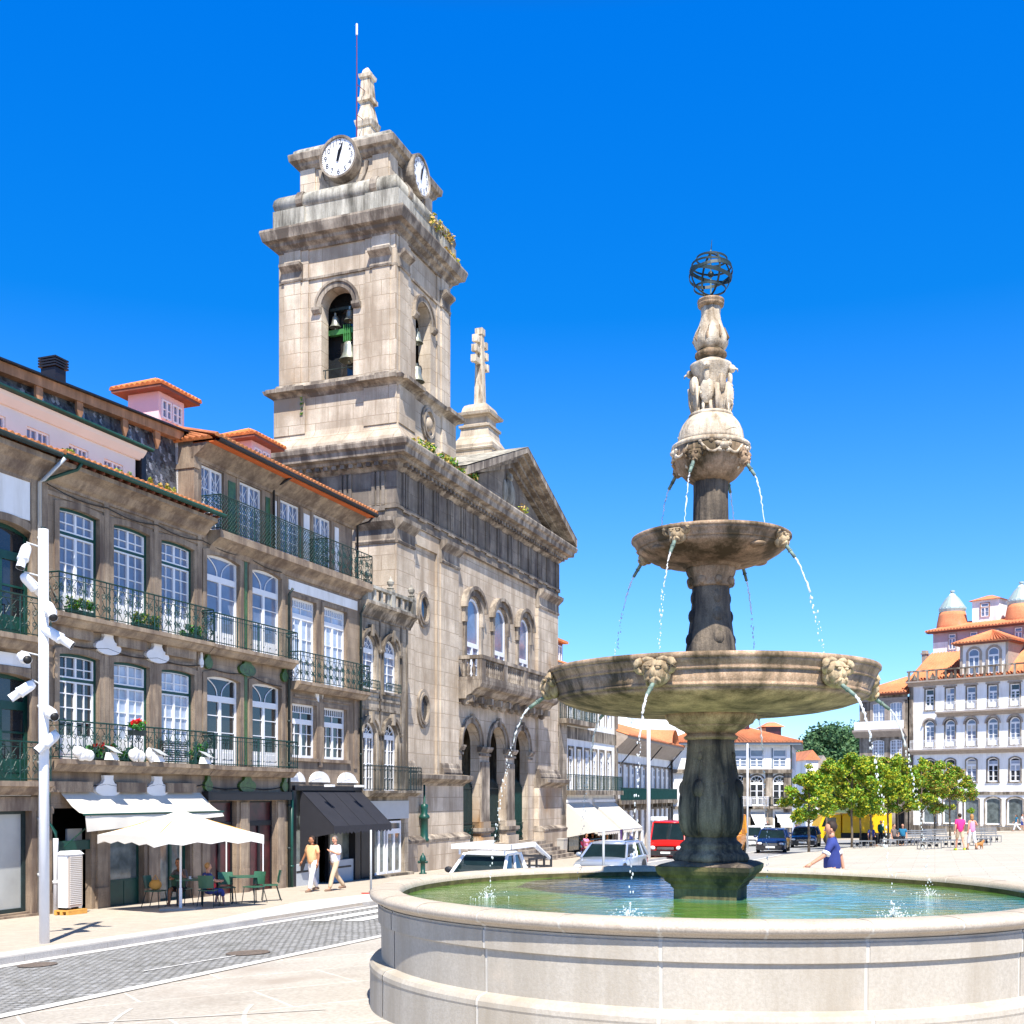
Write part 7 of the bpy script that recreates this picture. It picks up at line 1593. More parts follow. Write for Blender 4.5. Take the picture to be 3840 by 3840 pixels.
        b0 = w_+d*.025*k+side*.028*k; f.tube([b0, b0+(d*.6+side*.7).normalized()*.035*k, b0+(d*.85+side*.45).normalized()*.065*k], [.012*k, .0105*k, .007*k], 6)
    body_ = f.build('body', t)
    f = MB(); f.m = hair; f.smooth = True; f.T = lambda p: Hd(p.x, p.y, p.z)
    def hair_fn(p):
        q = p.copy()
        if q.z < -.1 and not longhair: q = q*.9
        if q.y < -.3 and q.z < .55: q.y *= .55
        return q
    f.ball((0, .018, .045), (.090, .104, .115), 14, 10, hair_fn)
    if longhair: f.ball((0, .05, -.05), (.075, .06, .12), 10, 8); f.tube([(0, .09, 0), (.0, .12, -.08), (0, .11, -.17)], [.035, .03, .012], 8)
    f.build('hair', t)
    # shirt
    g = .024*k; vs_ = [pel-V(0, 0, .13 if pose != 'sit' else .0), sp-V(0, 0, .05), ch, nk-V(0, 0, .04)]; r_ = [.185*k, .160*k, .160*k, .085*k]; ee = [(0, 1), (1, 2), (2, 3)]
    if not tank:
        for sh, e, w_ in (aL, aR): i = len(vs_); tip = sh.lerp(e, min(1, sleeve*1.35)); vs_ += [sh, tip]; r_ += [.072*k, .062*k]; ee += [(2, i), (i, i+1)]
        if sleeve > .9:
            for n_, (sh, e, w_) in enumerate((aL, aR)): i = len(vs_); vs_.append(w_); r_.append(.042*k); ee.append((5+2*n_, i))
    f = MB(); f.m = shirt; f.smooth = True; f.mesh(skinned(vs_, ee, r_)); f.build('shirt', t)
    # trousers
    vs_ = [pel-V(0, 0, .01), pel+V(0, 0, .14)]; r_ = [.142*k, .125*k]; ee = [(0, 1)]
    for L in legs:
        i = len(vs_); kn, an = L[1], L[2]
        if leg >= 1: vs_ += [L[0], kn, an-Vector((0, 0, .02*k))]; r_ += [.105*k, .084*k, .072*k]; ee += [(0, i), (i, i+1), (i+1, i+2)]
        elif leg > .5: vs_ += [L[0], kn, kn.lerp(an, (leg-.5)*2)]; r_ += [.10*k, .080*k, .074*k]; ee += [(0, i), (i, i+1), (i+1, i+2)]
        else: vs_ += [L[0], L[0].lerp(kn, .9)]; r_ += [.10*k, .088*k]; ee += [(0, i), (i, i+1)]
    f = MB(); f.m = pants; f.smooth = True; f.mesh(skinned(vs_, ee, r_)); f.build('trousers', t)
    for L in legs:
        f = MB(); f.m = shoes; f.smooth = True; an, to = L[2], L[3]; d = Vector((to.x-an.x, to.y-an.y, 0)).normalized()
        z = min(an.z, .1*k); f.tube([an-d*.06*k-Vector((0, 0, z-.04*k)), an+d*.06*k-Vector((0, 0, z-.045*k)), an+d*.17*k-Vector((0, 0, z-.035*k)), an+d*.21*k-Vector((0, 0, z-.03*k))], [.04*k, .048*k, .042*k, .018*k], 9); f.build('shoe', t)
    return t
m1 = on_ground(1168, 3347); person('man in an orange polo shirt and white trousers walking past the black awning shop', (-6.3, 36.6, gz(-6.3, 36.6)), -.55, 1.76, 'cloth_orange', 'cloth_white', 'leather', 'hair_dark', 'skin_tan', stride=.75, armL=[(-.14, .04, -.25), (-.12, -.04, -.24)], armR=[(.05, .02, -.28), (.0, -.05, -.25)], sleeve=.62, headturn=-.25)
person('man in a white shirt and khaki trousers holding one hand to his chest', (-5.62, 36.9, gz(-5.62, 36.9)), -.75, 1.74, 'cloth_white', 'cloth_khaki', 'leather', 'hair_grey', 'skin', stride=.95, armL=[(-.03, .08, -.27), (.0, -.05, -.20)], armR=[(.07, -.03, -.26), (-.24, -.14, .10)], sleeve=.7, headturn=.25)
person('man in a navy t-shirt with white sleeve bands striding left beyond the basin', gpos(3122, 20.6, 0), -pi/2-.25, 1.78, 'cloth_navy', 'cloth_khaki', 'leather', 'hair_dark', 'skin', stride=.9, armL=[(-.05, .14, -.26), (-.02, .05, -.26)], armR=[(.10, -.14, -.25), (.06, -.24, -.16)], sleeve=.62, headturn=.1)
bm = [o for o in bpy.data.objects if o.name.startswith('person') and o.get('label', '').startswith('man in a navy')][0]
f = MB(); f.m = 'cloth_white'; f.smooth = True
for s, d in ((1, (.10, -.14, -.25)), (-1, (-.05, .14, -.26))):
    sh = Vector((s*.185, 0, 1.42)); e = sh+Vector(d); f.tube([sh.lerp(e, .70), sh.lerp(e, .88)], .074, 12)
f.build('sleeve_band', bm)
person('man in a bright pink t-shirt and khaki shorts walking away', gpos(3600, 58.5, 0), pi, 1.86, 'cloth_pink', 'cloth_khaki', 'shoe_lime', 'hair_dark', 'skin', stride=.7, leg=.5, sleeve=.6)
person('woman in a light pink sleeveless top and white trousers walking away', gpos(3645, 58.8, 0), pi+.1, 1.80, 'cloth_lightpink', 'cloth_white', 'leather', 'hair_blond', 'skin', stride=.7, leg=.75, female=True, longhair=True, tank=True, armL=[(-.12, 0, -.22), (.02, -.2, .08)])
person('woman in a teal top and white trousers at the right edge of the photo', gpos(3812, 112, .0), -1.9, 1.6, 'cloth_teal', 'cloth_white', 'leather', 'hair_dark', 'skin', stride=.9, female=True, longhair=True)
person('person in white with dark shorts at the far right edge of the photo', gpos(3832, 113, .0), 1.2, 1.65, 'cloth_white', 'cloth_navy', 'leather', 'hair_dark', 'skin', stride=.5, leg=.5)
person('person in black standing under the trees in front of the lorry', gpos(3303, 77, .0), .3, 1.55, 'cloth_green', 'cloth_black', 'leather', 'hair_dark', 'skin', pose='walk', stride=.1, sleeve=1.)
person('person in a white top with phone walking past the purple door', gpos(2366, 85.5, .02), 1.2, 1.70, 'cloth_white', 'cloth_navy', 'leather', 'hair_blond', 'skin', stride=.5, armL=[(-.1, -.05, -.2), (.05, -.15, .2)])
person('man in dark clothes walking by the corner building awning', gpos(2877, 101, .0), 0, 1.72, 'cloth_black', 'cloth_navy', 'leather', 'hair_dark', 'skin', stride=.4)
person('person in grey standing in the shop doorway behind the farther taxi', gpos(2992, 100.5, .0), .2, 1.70, 'cloth_grey', 'cloth_black', 'leather', 'hair_dark', 'skin', stride=.1)
# ---- cafe furniture
def chair(label, x, y, z, rz, m, group):
    t = thing('cafe_chair', label, 'chair', W0, (x, y, z), rz=rz, group=group, local=True)
    f = MB(); f.m = m; f.box(-.21, .21, -.2, .21, .43, .455); f.build('seat', t)
    f = MB(); f.m = m; f.smooth = True; P = [(-.20, .20), (-.12, .235), (0, .25), (.12, .235), (.20, .20)]
    a = [f.vs([(px, py-.0+zz, zh) for px, py in P]) for zh, zz in ((.50, 0), (.66, .02), (.84, .06))]
    for u, v in zip(a, a[1:]):
        for k in range(4): f.face([u+k, u+k+1, v+k+1, v+k])
    b_ = [f.vs([(px, py+.015+zz, zh) for px, py in P]) for zh, zz in ((.50, 0), (.66, .02), (.84, .06))]
    for u, v in zip(b_, b_[1:]):
        for k in range(4): f.face([u+k, u+k+1, v+k+1, v+k])
    f.build('backrest', t)
    for sx, sy in ((-1, -1), (1, -1), (-1, 1), (1, 1)): f = MB(); f.m = 'dark_iron' if m == 'chair_green' else m; f.tube([(sx*.18, sy*.17, .45), (sx*.22, sy*(.22 if sy < 0 else .30), 0)], .012, 5); f.build('leg', t)
    return t
def table(label, x, y, z, m, group, rz=0, r=.36):
    t = thing('cafe_table', label, 'table', W0, (x, y, z), rz=rz, group=group, local=True); f = MB(); f.m = m; f.box(-r, r, -r, r, .70, .73); f.build('table_top', t)
    for sx, sy in ((-1, -1), (1, -1), (-1, 1), (1, 1)): f = MB(); f.m = 'dark_iron'; f.tube([(sx*(r-.05), sy*(r-.05), .70), (sx*(r-.04), sy*(r-.04), 0)], .015, 5); f.build('leg', t)
    return t
gg = lambda x, y: gz(x, y)+.004
CG = 'green cafe chairs under the parasol'
table('green square table between the two seated people under the parasol', -8.55, 30.75, gg(-8.55, 30.75), 'chair_green', 'green cafe tables', .3)
table('green table behind the seated person in blue, nearer the red doors', -7.35, 31.7, gg(-7.35, 31.7), 'chair_green', 'green cafe tables', .3)
CHS = [(-9.45, 30.75, 1.35, 'green chair holding a round straw bag, leftmost under the parasol'), (-8.95, 31.45, pi-.2, 'green chair under the woman leaning on the table'), (-7.92, 30.25, -1.0+pi/2+pi-.6, 'green chair under the person in blue, its pale back towards us'), (-7.75, 31.5, .4, 'dark chair tucked at the second table, left side'), (-7.0, 31.4, -.5, 'green chair with a red cushion at the second table'), (-6.72, 32.2, -1.3, 'green chair with upright back standing apart in the sun by the red doors')]
for x, y, r_, lb in CHS: chair(lb, x, y, gg(x, y), r_, 'chair_green', CG)
person('woman seated at the green table resting her head on her hand', (-8.95, 31.4, gg(-8.95, 31.4)-.02), -.25, 1.66, 'cloth_grey', 'cloth_black', 'leather', 'hair_dark', 'skin_tan', pose='sit', lean=.14, female=True, longhair=True, leg=.5, armL=[(-.06, -.20, -.22), (.16, -.16, .02)], armR=[(.10, -.22, -.22), (-.12, -.02, .26)])
person('person in a blue top seated with back to us under the parasol', (-7.98, 30.4, gg(-7.98, 30.4)-.02), 2.3, 1.5, 'cloth_navy', 'cloth_navy', 'leather', 'hair_blond', 'skin', pose='sit', leg=.75, armL=[(-.06, -.16, -.2), (.1, -.2, .0)], armR=[(.06, -.16, -.2), (-.1, -.2, .0)])
f = MB(); f.m = 'pallet_wood'; f.smooth = True; f.ball((-9.45, 30.72, gg(-9.45, 30.7)+.60), (.17, .10, .14), 12, 8); f.tube([(-9.55, 30.72, gg(-9.4, 30.7)+.70), (-9.45, 30.72, gg(-9.4, 30.7)+.86), (-9.35, 30.72, gg(-9.4, 30.7)+.70)], .012, 5); solo(f, 'straw_bag', 'round straw bag lying on the leftmost green chair', 'bag', base=(-9.45, 30.72, gg(-9.45, 30.7)+.46))
f = MB(); f.m = 'cloth_red'; f.smooth = True; f.ball((-7.86, 30.18, gg(-7.9, 30.2)+.56), (.16, .14, .10), 10, 7); f.m = 'canvas'; f.ball((-7.86, 30.10, gg(-7.9, 30.2)+.70), (.13, .08, .06), 9, 6); solo(f, 'jacket', 'red and cream jacket bundled at the back of the person in blue', 'jacket', base=(-7.86, 30.18, gg(-7.9, 30.2)+.46))
f = MB(); f.m = 'white_paint'; f.smooth = True; zc = gg(-8.5, 30.7)+.733; f.lathe([(.001, zc), (.06, zc), (.065, zc+.01), (.03, zc+.012), (.025, zc+.015), (.035, zc+.06), (.04, zc+.07)], 12, -8.5, 30.6); solo(f, 'coffee_cup', 'white coffee cup on the green cafe table', 'cup', base=(-8.5, 30.6, zc))
# parasol
ux, uy = -8.42, 29.45; uz = gg(ux, uy); t = thing('parasol', 'white square parasol over the cafe tables', 'parasol', W0, (ux, uy, uz))
f = MB(); f.m = 'white_metal'; f.tube([(ux, uy, uz+.05), (ux, uy, -.42)], .028, 10); f.tube([(ux, uy, uz+.05), (ux, uy, uz+.55)], .04, 10); f.build('pole', t)
f = MB(); f.m = 'concrete'; f.box(ux-.45, ux+.45, uy-.3, uy+.3, uz+.0, uz+.05); f.build('base', t)
E_ = -1.02; R_ = 2.12; cor = [(ux-R_, uy+.02), (ux-.02, uy-R_), (ux+R_, uy), (ux, uy+R_)]; apex = Vector((ux, uy, -.38))
f = MB(); f.m = 'parasol_canvas'; f.smooth = False
for k in range(4):
    a, b = Vector((*cor[k], E_)), Vector((*cor[(k+1) % 4], E_)); n = 8; prev = None
    for j in range(7):
        s_ = j/6; row = []
        for i in range(n+1):
            p = a.lerp(b, i/n); q = apex.lerp(p, s_); q.z -= -.10*sin(pi*s_)*(0)+.05*sin(pi*s_)+.05*s_*sin(pi*i/n)*-1*.8; row.append(q)
        cur = f.vs(row)
        if prev is not None:
            for i in range(n): f.face([prev+i, prev+i+1, cur+i+1, cur+i])
        prev = cur
f.smooth = True; f.build('canopy', t)
f = MB(); f.m = 'parasol_canvas'
for k in range(4):
    a, b = Vector((*cor[k], E_)), Vector((*cor[(k+1) % 4], E_)); n = 16
    for i in range(n):
        p, q = a.lerp(b, i/n), a.lerp(b, (i+1)/n); p.z += .04*sin(pi*i/n); q.z += .04*sin(pi*(i+1)/n)
        h0, h1 = .20+.03*cos(i*pi/2), .20+.03*cos((i+1)*pi/2); f.poly([p, q, q-Vector((0, 0, h1)), p-Vector((0, 0, h0))])
f.build('valance', t)
f = MB(); f.m = 'pallet_wood'
for c in cor: f.tube([tuple(apex-Vector((0, 0, .06))), (c[0]*.98+ux*.02, c[1]*.98+uy*.02, E_-.02)], .014, 5); m_ = Vector((c[0], c[1], E_)).lerp(apex, .5); f.tube([(ux, uy, -1.15), tuple(m_-Vector((0, 0, .05)))], .011, 5)
f.build('rib', t)
# terrace past the church
def rowp(px, o): s = finddepth(px, o); p = ROW.w((s, o, 0)); return (p.x, p.y, gz(p.x, p.y)+.004)
CM = 'maroon cafe chairs on the terrace past the church'
for i, (px, o, r_) in enumerate(((2196, -.9, 1.2), (2243, -.6, -1.2), (2262, -1.2, .8), (2283, -.7, 2.2), (2300, -1.4, -.8), (2318, -.9, 1.9), (2332, -1.6, -1.4))):
    x, y, z = rowp(px, o); chair(['maroon chair under the reader in the pale shirt, leftmost on the terrace', 'maroon chair second from the left on the terrace past the church', 'maroon chair third from the left on the terrace past the church', 'maroon chair in the middle of the terrace past the church', 'maroon chair third from the right on the terrace past the church', 'maroon chair second from the right on the terrace past the church', 'maroon chair farthest right on the terrace past the church'][i], x, y, z, r_, 'chair_maroon', CM)
for px, o, lb in ((2228, -1.0, 'terrace table beside the reader in the pale shirt'), (2274, -1.0, 'terrace table in the middle of the maroon chairs'), (2312, -1.3, 'terrace table at the right end of the maroon chairs')): x, y, z = rowp(px, o); table(lb, x, y, z, 'chair_maroon', 'maroon cafe tables')
for px, o, r_, sh, lb in ((2198, -.9, 1.0, 'cloth_lightpink', 'person in a pale pink shirt reading at the terrace past the church'), (2222, -.2, .2, 'cloth_black', 'person in dark clothes seated behind the terrace reader'), (2246, -.3, -.4, 'cloth_black', 'person in black seated deep under the cream street awning')):
    x, y, z = rowp(px, o); person(lb, (x, y, z), r_, 1.7, sh, 'cloth_khaki' if sh != 'cloth_black' else 'cloth_black', 'leather', 'hair_dark', 'skin_tan', pose='sit', leg=.5, armL=[(-.05, -.15, -.2), (.05, -.2, .08)], armR=[(.05, -.15, -.2), (-.05, -.2, .08)])
for px, Y, r_, sh, lb in ((3268, 71.5, .3, 'cloth_navy', 'person in navy seated on a bench left of the standing one in black'), (3352, 70.5, .6, 'cloth_grey', 'person in grey seated by the thickest tree trunk'), (3385, 71, -.5, 'cloth_teal', 'person in blue seated right of the thickest tree trunk')):
    person(lb, gpos(px, Y, .02), r_, 1.7, sh, 'cloth_black', 'leather', 'hair_dark', 'skin', pose='sit')
# driver of the pickup
pk = [o for o in bpy.data.objects if o.name.startswith('pickup_truck')][0]
pp = pk.matrix_world if False else None
q = Matrix.Rotation(HEAD, 3, 'Z') @ Vector((.33, -.35, .0)); person('driver in a blue shirt behind the wheel of the white pickup', (pk.location.x+q.x, pk.location.y+q.y, pk.location.z+.12), HEAD, 1.5, 'cloth_teal', 'cloth_black', 'leather', 'hair_dark', 'skin_tan', pose='sit', armL=[(-.05, -.15, -.15), (.02, -.25, .05)], armR=[(.02, -.15, -.15), (-.02, -.25, .05)])
# dog
p = gpos(3672, 59, 0); t = thing('dog', 'small brown dog walking beside the woman in light pink', 'dog', W0, tuple(p), rz=.4, local=True)
f = MB(); f.m = 'dog_coat'; f.smooth = True; f.mesh(skinned([(-.16, 0, .27), (0, 0, .28), (.15, 0, .29), (.24, 0, .38), (.30, 0, .44), (.38, 0, .42), (-.16, .05, .2), (-.20, .05, .12), (-.17, .05, .02), (-.16, -.05, .2), (-.2, -.05, .12), (-.14, -.05, .02), (.15, .05, .18), (.15, .05, .02), (.16, -.05, .18), (.19, -.05, .02), (-.28, 0, .36)],
    [(0, 1), (1, 2), (2, 3), (3, 4), (4, 5), (0, 6), (6, 7), (7, 8), (0, 9), (9, 10), (10, 11), (2, 12), (12, 13), (2, 14), (14, 15), (0, 16)], [.075, .075, .09, .055, .06, .028, .045, .024, .018, .045, .024, .018, .032, .018, .032, .018, .012]))
for s in (-1, 1): f.ball((.28, s*.045, .46), (.02, .014, .045), 7, 5)
f.build('body', t)
# ================================================================== street furniture
def bench(label, px, Y, w_, rz=0., back=False):
    p = gpos(px, Y, .004); t = thing('plaza_bench', label, 'bench', W0, tuple(p), rz=rz, group='metal benches of the square', local=True); h = w_/2
    f = MB(); f.m = 'bench_metal'
    for k in range(5): f.box(-h, h, -.22+k*.095, -.16+k*.095, .42, .44)
    f.build('seat', t); n = 3
    for k in range(n+1): x = -h+.02+(w_-.04)*k/n; f = MB(); f.m = 'bench_metal'; f.box(x-.015, x+.015, -.2, .2, 0, .42) if False else (f.box(x-.015, x+.015, -.21, -.18, 0, .415), f.box(x-.015, x+.015, .18, .21, 0, .415), f.box(x-.015, x+.015, -.18, .18, .0, .03)); f.build('leg', t)
    f = MB(); f.m = 'bench_metal'; f.box(-h, h, -.215, -.185, .38, .415); f.box(-h, h, -.215, -.185, .02, .045)
    f.m = 'plastic_black'
    for k in range(n): x = -h+w_*(k+.5)/n; f.T = None; f.ball((x, 0, .2), (.10, .10, .08), 10, 6)
    f.build('frame', t)
    if back:
        f = MB(); f.m = 'bench_metal'
        for k in range(4): f.box(-h, h, .24+.03*k, .26+.03*k, .52+k*.11, .58+k*.11)
        for x in (-h+.1, h-.1): f.tube([(x, .2, .4), (x, .36, .95)], .018, 5)
        f.build('backrest', t)
for a in (('low bench with dark round fittings at the front left of the rows', 3485, 62, 1.2, .1), ('low bench in front, left of the man in pink', 3572, 63.5, 1.15, .05), ('low bench with dark fittings right of the small dog', 3676, 66, 1.1, .15), ('bench at the left end of the back row', 3410, 71, 1.3, .2, True), ('bench second in the back row behind the front left bench', 3464, 70, 1.4, .15, True), ('bench in the back row left of the rightmost tree', 3516, 74, 1.7, .2, True),
          ('bench with upright back behind the small dog', 3680, 73, 1.2, .4, True), ('bench with upright back at the right end of the rows', 3716, 72, 1.2, .2, True), ('bench under the trees beside the seated person in navy', 3240, 68, 1.2, 0), ('bench under the thickest tree', 3350, 69.5, 1.5, 0)): bench(*a)
# light pole with its spotlights
P0 = Vector((-8.45, 20.95, 0)); zb = gz(P0.x, P0.y); t = thing('spotlight_pole', 'tall white pole carrying eight white spotlights on the left pavement', 'lamp post', W0, (P0.x, P0.y, zb)); sc = FPX/P0.y
f = MB(); f.m = 'white_metal'; f.smooth = True; ztop_ = (YH-1985)/sc; f.tube([(P0.x, P0.y, zb-.02), (P0.x-.02, P0.y, ztop_)], .088, 20); f.smooth = False; f.m = 'dark_iron'; f.tube([(P0.x-.02, P0.y, ztop_), (P0.x-.02, P0.y, ztop_+.04)], .05, 10); f.build('pole', t)
SP = [((104, 2055), (98, 2122), -.15), ((96, 2165), (134, 2222), .35), ((185, 2272), (229, 2328), -.30), ((172, 2360), (272, 2422), .05), ((84, 2462), (138, 2484), -.35), ((124, 2568), (58, 2622), -.15), ((181, 2662), (238, 2694), -.35), ((213, 2757), (160, 2818), -.2)]
for a, b, dy in SP:
    A_v = Vector(((a[0]-PX0)/sc, P0.y-.05, (YH-a[1])/sc)); B_v = Vector(((b[0]-PX0)/sc, P0.y-.05+dy, (YH-b[1])/sc)); d = (B_v-A_v)
    if d.length < .45: B_v = A_v+d.normalized()*.45; d = B_v-A_v
    f = MB(); f.m = 'white_metal'; f.smooth = True
    def cylp(prof, m=None):
        if m: f.m = m
        f.tube([A_v+d*x for x, r in prof], [r for x, r in prof], 14, cap=False)
    cylp([(-.12, .0), (-.10, .06), (0, .085), (.12, .095), (.50, .098), (.54, .105), (.60, .105), (.62, .078), (.98, .076), (1.0, .080)]); sp_ = f.build('spotlight', t)
    f = MB(); f.m = 'shop_dark'; f.smooth = True; f.tube([A_v+d*.999, A_v+d*.80], [.072, .05], 14); f.build('lens', sp_)
    f = MB(); f.m = 'grey_paint'; jp = Vector((P0.x+(.085 if A_v.x > P0.x else -.085), P0.y-.02, A_v.z+.02)); f.tube([A_v+Vector((0, 0, .03)), A_v+Vector((0, 0, .09)), jp], .016, 6); f.build('bracket', sp_)
# thin posts
def post(name, label, cat, px, Y, ytop, r, dz=0, m='white_metal', extra=None, group=None):
    x = (px-PX0)/FPX*Y; z = gz(x, Y)+dz; t = thing(name, label, cat, W0, (x, Y, z), group=group); f = MB(); f.m = m; f.smooth = True; zt = (YH-ytop)/FPX*Y; f.tube([(x, Y, z), (x, Y, zt)], r, 12, r1=r*.8); f.build('pole', t)
    if extra: extra(t, x, Y, zt)
    return t
post('sign_post', 'thin grey sign post with a small red tag at the pavement edge', 'post', 1391, 34.4, 3112, .035, 0, 'grey_paint', lambda t, x, Y, zt: (lambda f: (setattr(f, 'm', 'tail_red'), f.box(x-.28, x-.03, Y-.02, Y+.02, gz(x, Y)+.0, gz(x, Y)+.03), f.build('red_tag', t)))(MB()))
post('sign_post', 'thin grey post standing in front of the silver car', 'post', 2263, 37, 3084, .045, -.1, 'grey_paint')
def street_lamp_head(t, x, Y, zt): f = MB(); f.m = 'white_metal'; f.tube([(x, Y, zt), (x-.9, Y, zt+.25)], .05, 6); f.frustum((x-1.4, x-.7, Y-.14, Y+.14), zt+.18, (x-1.3, x-.75, Y-.1, Y+.1), zt+.30); f.build('lamp_head', t)
post('street_lamp', 'tall white lamp pole left of the red van', 'street lamp', 2432, 60, 2540, .11, 0, 'white_metal', street_lamp_head)
post('flag_pole', 'slim white pole right of the fountain column', 'pole', 2803, 76, 2788, .07, 0)
def plate(w_, h_, m='white_metal'):
    def g(t, x, Y, zt): f = MB(); f.m = m; f.box(x-w_/2, x+w_/2, Y-.03, Y, zt-h_, zt); f.build('sign_plate', t)
    return g
post('direction_sign', 'white direction sign on a thin post behind the red van', 'sign', 2472, 76, 3062, .04, 0, 'white_metal', plate(1.1, .25)); post('street_sign', 'white rectangular sign in front of the corner shop awning', 'sign', 2938, 98, 3060, .05, 0, 'grey_paint', plate(1.0, .55))
# planter box, hydrant, drain stone
x, Y = 2.85, 69.6; z = gz(x, Y); f = MB(); f.m = 'concrete'; f.T = lambda p: Vector((x, Y, z))+Matrix.Rotation(TH, 3, 'Z') @ Vector((p.x, p.y, 0))+Vector((0, 0, p.z)); f.frustum((-.36, .36, -.36, .36), 0, (-.39, .39, -.39, .39), 1.02); f.box(-.41, .41, -.41, .41, 1.023, 1.09); f.T = None; solo(f, 'concrete_box', 'plain grey concrete box at the right corner of the church', 'box', base=(x, Y, z))
q = ROW.w((21.3, -.75, 0)); z = gz(q.x, q.y); f = MB(); f.m = 'green_paint'; f.smooth = True; f.lathe([(.16, z), (.16, z+.05), (.10, z+.07), (.10, z+.5), (.14, z+.52), (.14, z+.62), (.10, z+.75), (.04, z+.82), (.03, z+.88)], 14, q.x, q.y)
for sg in (-1, 1): f.tube([(q.x, q.y, z+.5), (q.x+sg*.2, q.y-.05, z+.5)], .055, 8)
solo(f, 'fire_hydrant', 'dark green fire hydrant at the foot of the ornate house', 'hydrant', base=(q.x, q.y, z))
# heat pump unit on its pallet, white drain pipe
s0 = finddepth(250, -.95); zz = lambda py, s, o: (YH-py)/FPX*ROW.w((s, o, 0)).y
t = thing('heat_pump', 'tall beige louvred heat pump unit beside the cafe entrance', 'heat pump', ROW, (s0, -.95, zz(3412, s0, -.95)))
z0, z1 = zz(3405, s0, -.95), zz(3206, s0, -.95); f = MB(); f.m = 'white_metal'; f.box(s0, s0+.56, -.948, -.68, z0, z1); f.frustum((s0-.03, s0+.59, -.98, -.65), z1, (s0+.05, s0+.50, -.92, -.70), z1+.09)
f.m = 'unit_beige'; f.box(s0+.05, s0+.55, -.962, -.949, z0+.03, z1-.04); f.m = 'dark_iron'; [f.box(a, a+.06, -.9, -.72, z0-.06, z0-.002) for a in (s0+.05, s0+.42)]; f.build('casing', t)
f = MB(); f.m = 'white_enamel'
for k in range(26): f.box(s0+.10, s0+.50, -.978, -.963, z0+.07+k*.047, z0+.085+k*.047)
f.build('louvre', t)
f = MB(); f.m = 'pallet_wood'; zp = z0-.06; f.box(s0-.05, s0+.62, -1.05, -.6, zp-.035, zp-.003); [f.box(s0-.05, s0+.62, a, a+.08, zp-.12, zp-.037) for a in (-1.05, -.86, -.68)]; solo(f, 'pallet', 'small yellow wooden pallet under the heat pump', 'pallet', ROW, (s0, -1.0, zp-.12))
s1 = finddepth(209, -.35); pipe(hB, [(s1, -.12, .1), (s1, -.12, -.7), (s1, -.35, -.95), (s1, -.35, -1.15)], .045, 'green_paint', brackets=False); pipe(hB, [(s1, -.35, -1.1), (s1, -.35, -1.3), (s1, -.35, -3.1)], .065, 'white_metal', name='drain_pipe')
# ================================================================== balcony things and roof weeds
rb = random.Random(4)
def planter(px, o, zb, w_, mats, fl, label, size=.05, h=.22):
    s = finddepth(px, o); t = thing('flower_box', label, 'flower box', ROW, (s, o, zb)); f = MB(); f.m = 'green_paint' if fl != 'flower_red' else 'dark_iron'; f.frustum((s-w_/2, s+w_/2, o-.07, o+.07), zb, (s-w_/2-.02, s+w_/2+.02, o-.09, o+.09), zb+.14); f.build('box', t)
    f = MB(); cs = [(s+rb.uniform(-w_/2, w_/2), o+rb.uniform(-.08, .08), zb+.15+rb.random()*h, rb.uniform(.07, .13)) for _ in range(int(14*w_)+4)]; leaves(f, cs, int(380*w_)+80, size, mats, rnd=rb); f.build('foliage', t)
    if fl:
        f = MB(); leaves(f, [(s+rb.uniform(-w_/2, w_/2), o-.05, zb+.18+h*rb.uniform(.6, 1.1), .06) for _ in range(int(9*w_)+3)], int(130*w_)+30, .04, [fl], rnd=rb); f.build('blossom', t)
G_ = ['plant_green', 'plant_green', 'plant_lime']
planter(300, -.28, 4.63, .9, G_, 'plant_lime', 'yellow flowering plants on the upper balcony, leftmost bay'); planter(545, -.28, 4.63, 1.0, G_, 'plant_lime', 'trailing plants on the upper balcony, middle bay'); planter(722, -.28, 4.63, .8, ['plant_green'], None, 'bright green leafy plant on the upper balcony, right bay')
planter(515, -.56, 1.62, .55, ['plant_green'], 'flower_red', 'red geraniums hanging on the lower balcony rail'); planter(375, -.25, .91, .9, ['plant_green'], 'flower_red', 'green plants with a few red flowers low on the balcony floor'); planter(480, -.25, .91, .5, ['plant_green'], None, 'dark green plants low behind the lower rail, middle bay'); planter(748, -.25, .91, .7, ['plant_green'], None, 'tall green plants at the right end of the lower balcony', h=.5)
for px, lb in ((418, 'grey visored floodlight on the lower balcony above the awning left end'), (592, 'grey visored floodlight on the lower balcony above the awning middle'), (768, 'grey visored floodlight on the lower balcony above the awning right end')):
    s = finddepth(px, -.6); t = thing('floodlight', lb, 'floodlight', ROW, (s, -.6, 1.0), group='floodlights on the lower balcony'); f = MB(); f.m = 'white_enamel'; f.frustum((s-.16, s+.16, -.72, -.50), .92, (s-.12, s+.12, -.66, -.52), 1.12); f.build('lamp_body', t); f = MB(); f.m = 'grey_paint'; f.poly([(s-.2, -.52, 1.30), (s+.18, -.52, 1.26), (s+.2, -.82, 1.08), (s-.16, -.82, 1.12)]); f.poly([(s-.2, -.52, 1.31), (s+.18, -.52, 1.27), (s+.2, -.82, 1.09), (s-.16, -.82, 1.13)]); f.tube([(s, -.5, .95), (s, -.5, 1.28)], .015, 5); f.build('visor', t)
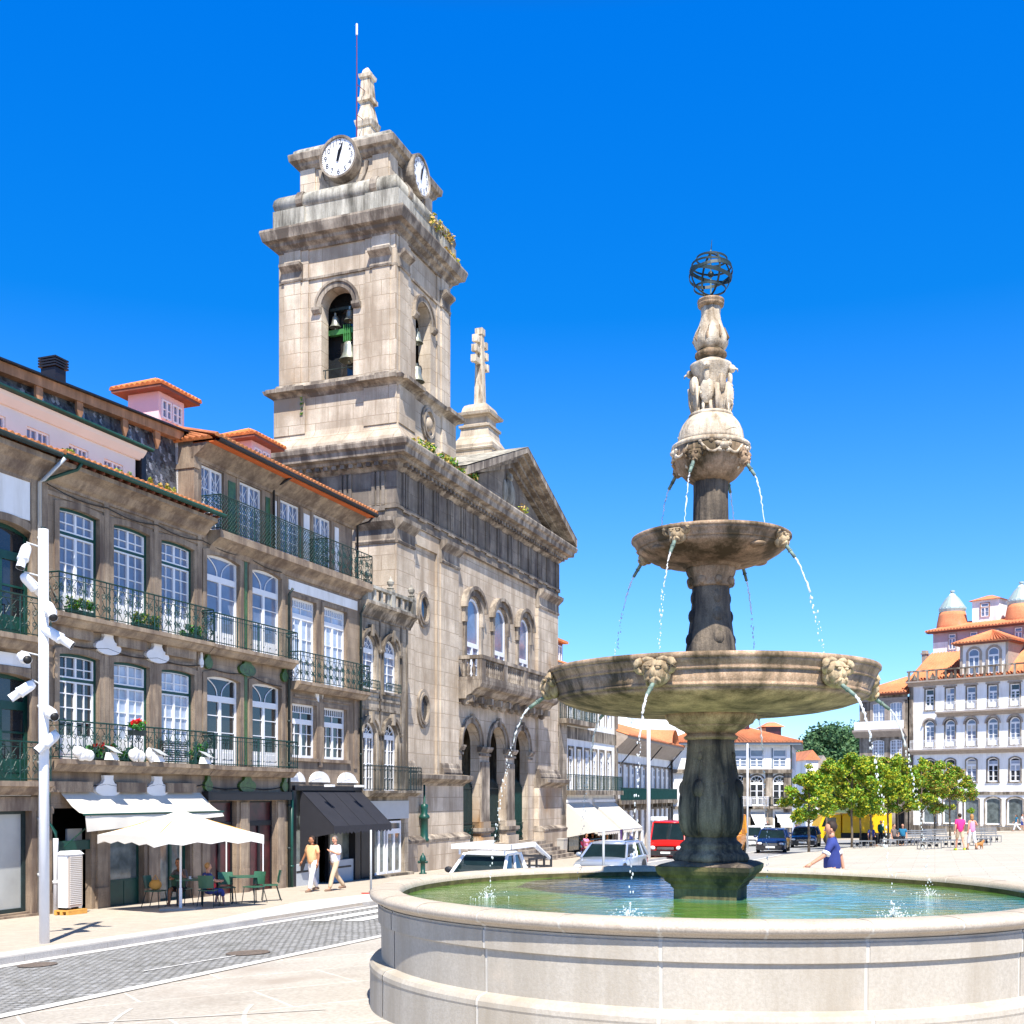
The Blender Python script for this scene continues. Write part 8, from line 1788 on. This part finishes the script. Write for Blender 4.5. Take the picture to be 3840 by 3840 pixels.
for px, w_, lb in ((305, .6, 'white cloth bundle on the lower balcony, left bay'), (515, .45, 'white cloth bundle below the red geraniums'), (570, .35, 'white cloth bundle beside the middle floodlight')):
    s = finddepth(px, -.52); f = MB(); f.m = 'white_enamel'; f.smooth = True
    for k in range(5): f.ball((s+rb.uniform(-w_/2, w_/2), -.52, 1.05+rb.uniform(-.07, .12)), (w_*.3, .10, .15), 9, 7)
    solo(f, 'cloth_bundle', lb, 'cloth', ROW, (s, -.52, .93), group='white cloth bundles on the lower balcony')
s = finddepth(612, -.3); t = thing('air_conditioner', 'white louvred air conditioner on the lower balcony, right bay', 'air conditioner', ROW, (s, -.3, .93)); f = MB(); f.m = 'shop_dark'; f.box(s, s+1.15, -.30, -.1, .95, 1.55); f.build('casing', t); f = MB(); f.m = 'white_metal'
for k in range(9): f.box(s, s+1.15, -.345, -.31, .97+k*.066, 1.005+k*.066)
f.build('louvre', t)
for px, lb, n in ((252, 'yellow green succulent growing on the tiled eave, left', 5), (423, 'small green succulent on the tiled eave, third from the left', 4), (483, 'tiny green succulent on the tiled eave beside the cream storey end', 3), (612, 'broad ochre clump of succulents on the eave below the slates', 10)):
    s = finddepth(px, -.3); f = MB(); leaves(f, [(s+rb.uniform(-.09, .09)*n*.7, -.25+rb.uniform(-.1, .1), 8.74+rb.uniform(0, .16), .08) for _ in range(n)], 45*n, .035, ['plant_lime', 'plant_green' if n < 8 else 'dry_weed', 'plant_lime'], rnd=rb); solo(f, 'roof_plant', lb, 'plant', ROW, (s, -.25, 8.66))
# cables along the facades
def cable(label, pts):
    f = MB(); f.m = 'black_paint'; P = []
    for (a, za), (b, zb_) in zip(pts, pts[1:]):
        for k in range(8): u = k/8; P.append((a+(b-a)*u, -.09, za+(zb_-za)*u-.10*sin(pi*u)))
    f.tube(P, .016, 4); solo(f, 'wall_cable', label, 'cable', ROW, (pts[0][0], -.09, pts[0][1]), group='dark cables along the facades')
cable('dark cable sagging over the ground floor of the stone houses', [(.3, .35), (2.6, .28), (4.8, .3), (6.9, .3), (9.2, .25), (11.7, .3)]); cable('dark cable draped between the two balcony floors', [(.3, 3.98), (2.66, 3.95), (4.75, 3.93), (6.9, 3.95), (9.3, 3.92), (11.7, 3.7)]); cable('dark cable draped under the eave of the green framed windows', [(.4, 7.85), (2.66, 7.75), (4.75, 7.75), (6.9, 7.75), (9.3, 7.72), (11.7, 7.6)])
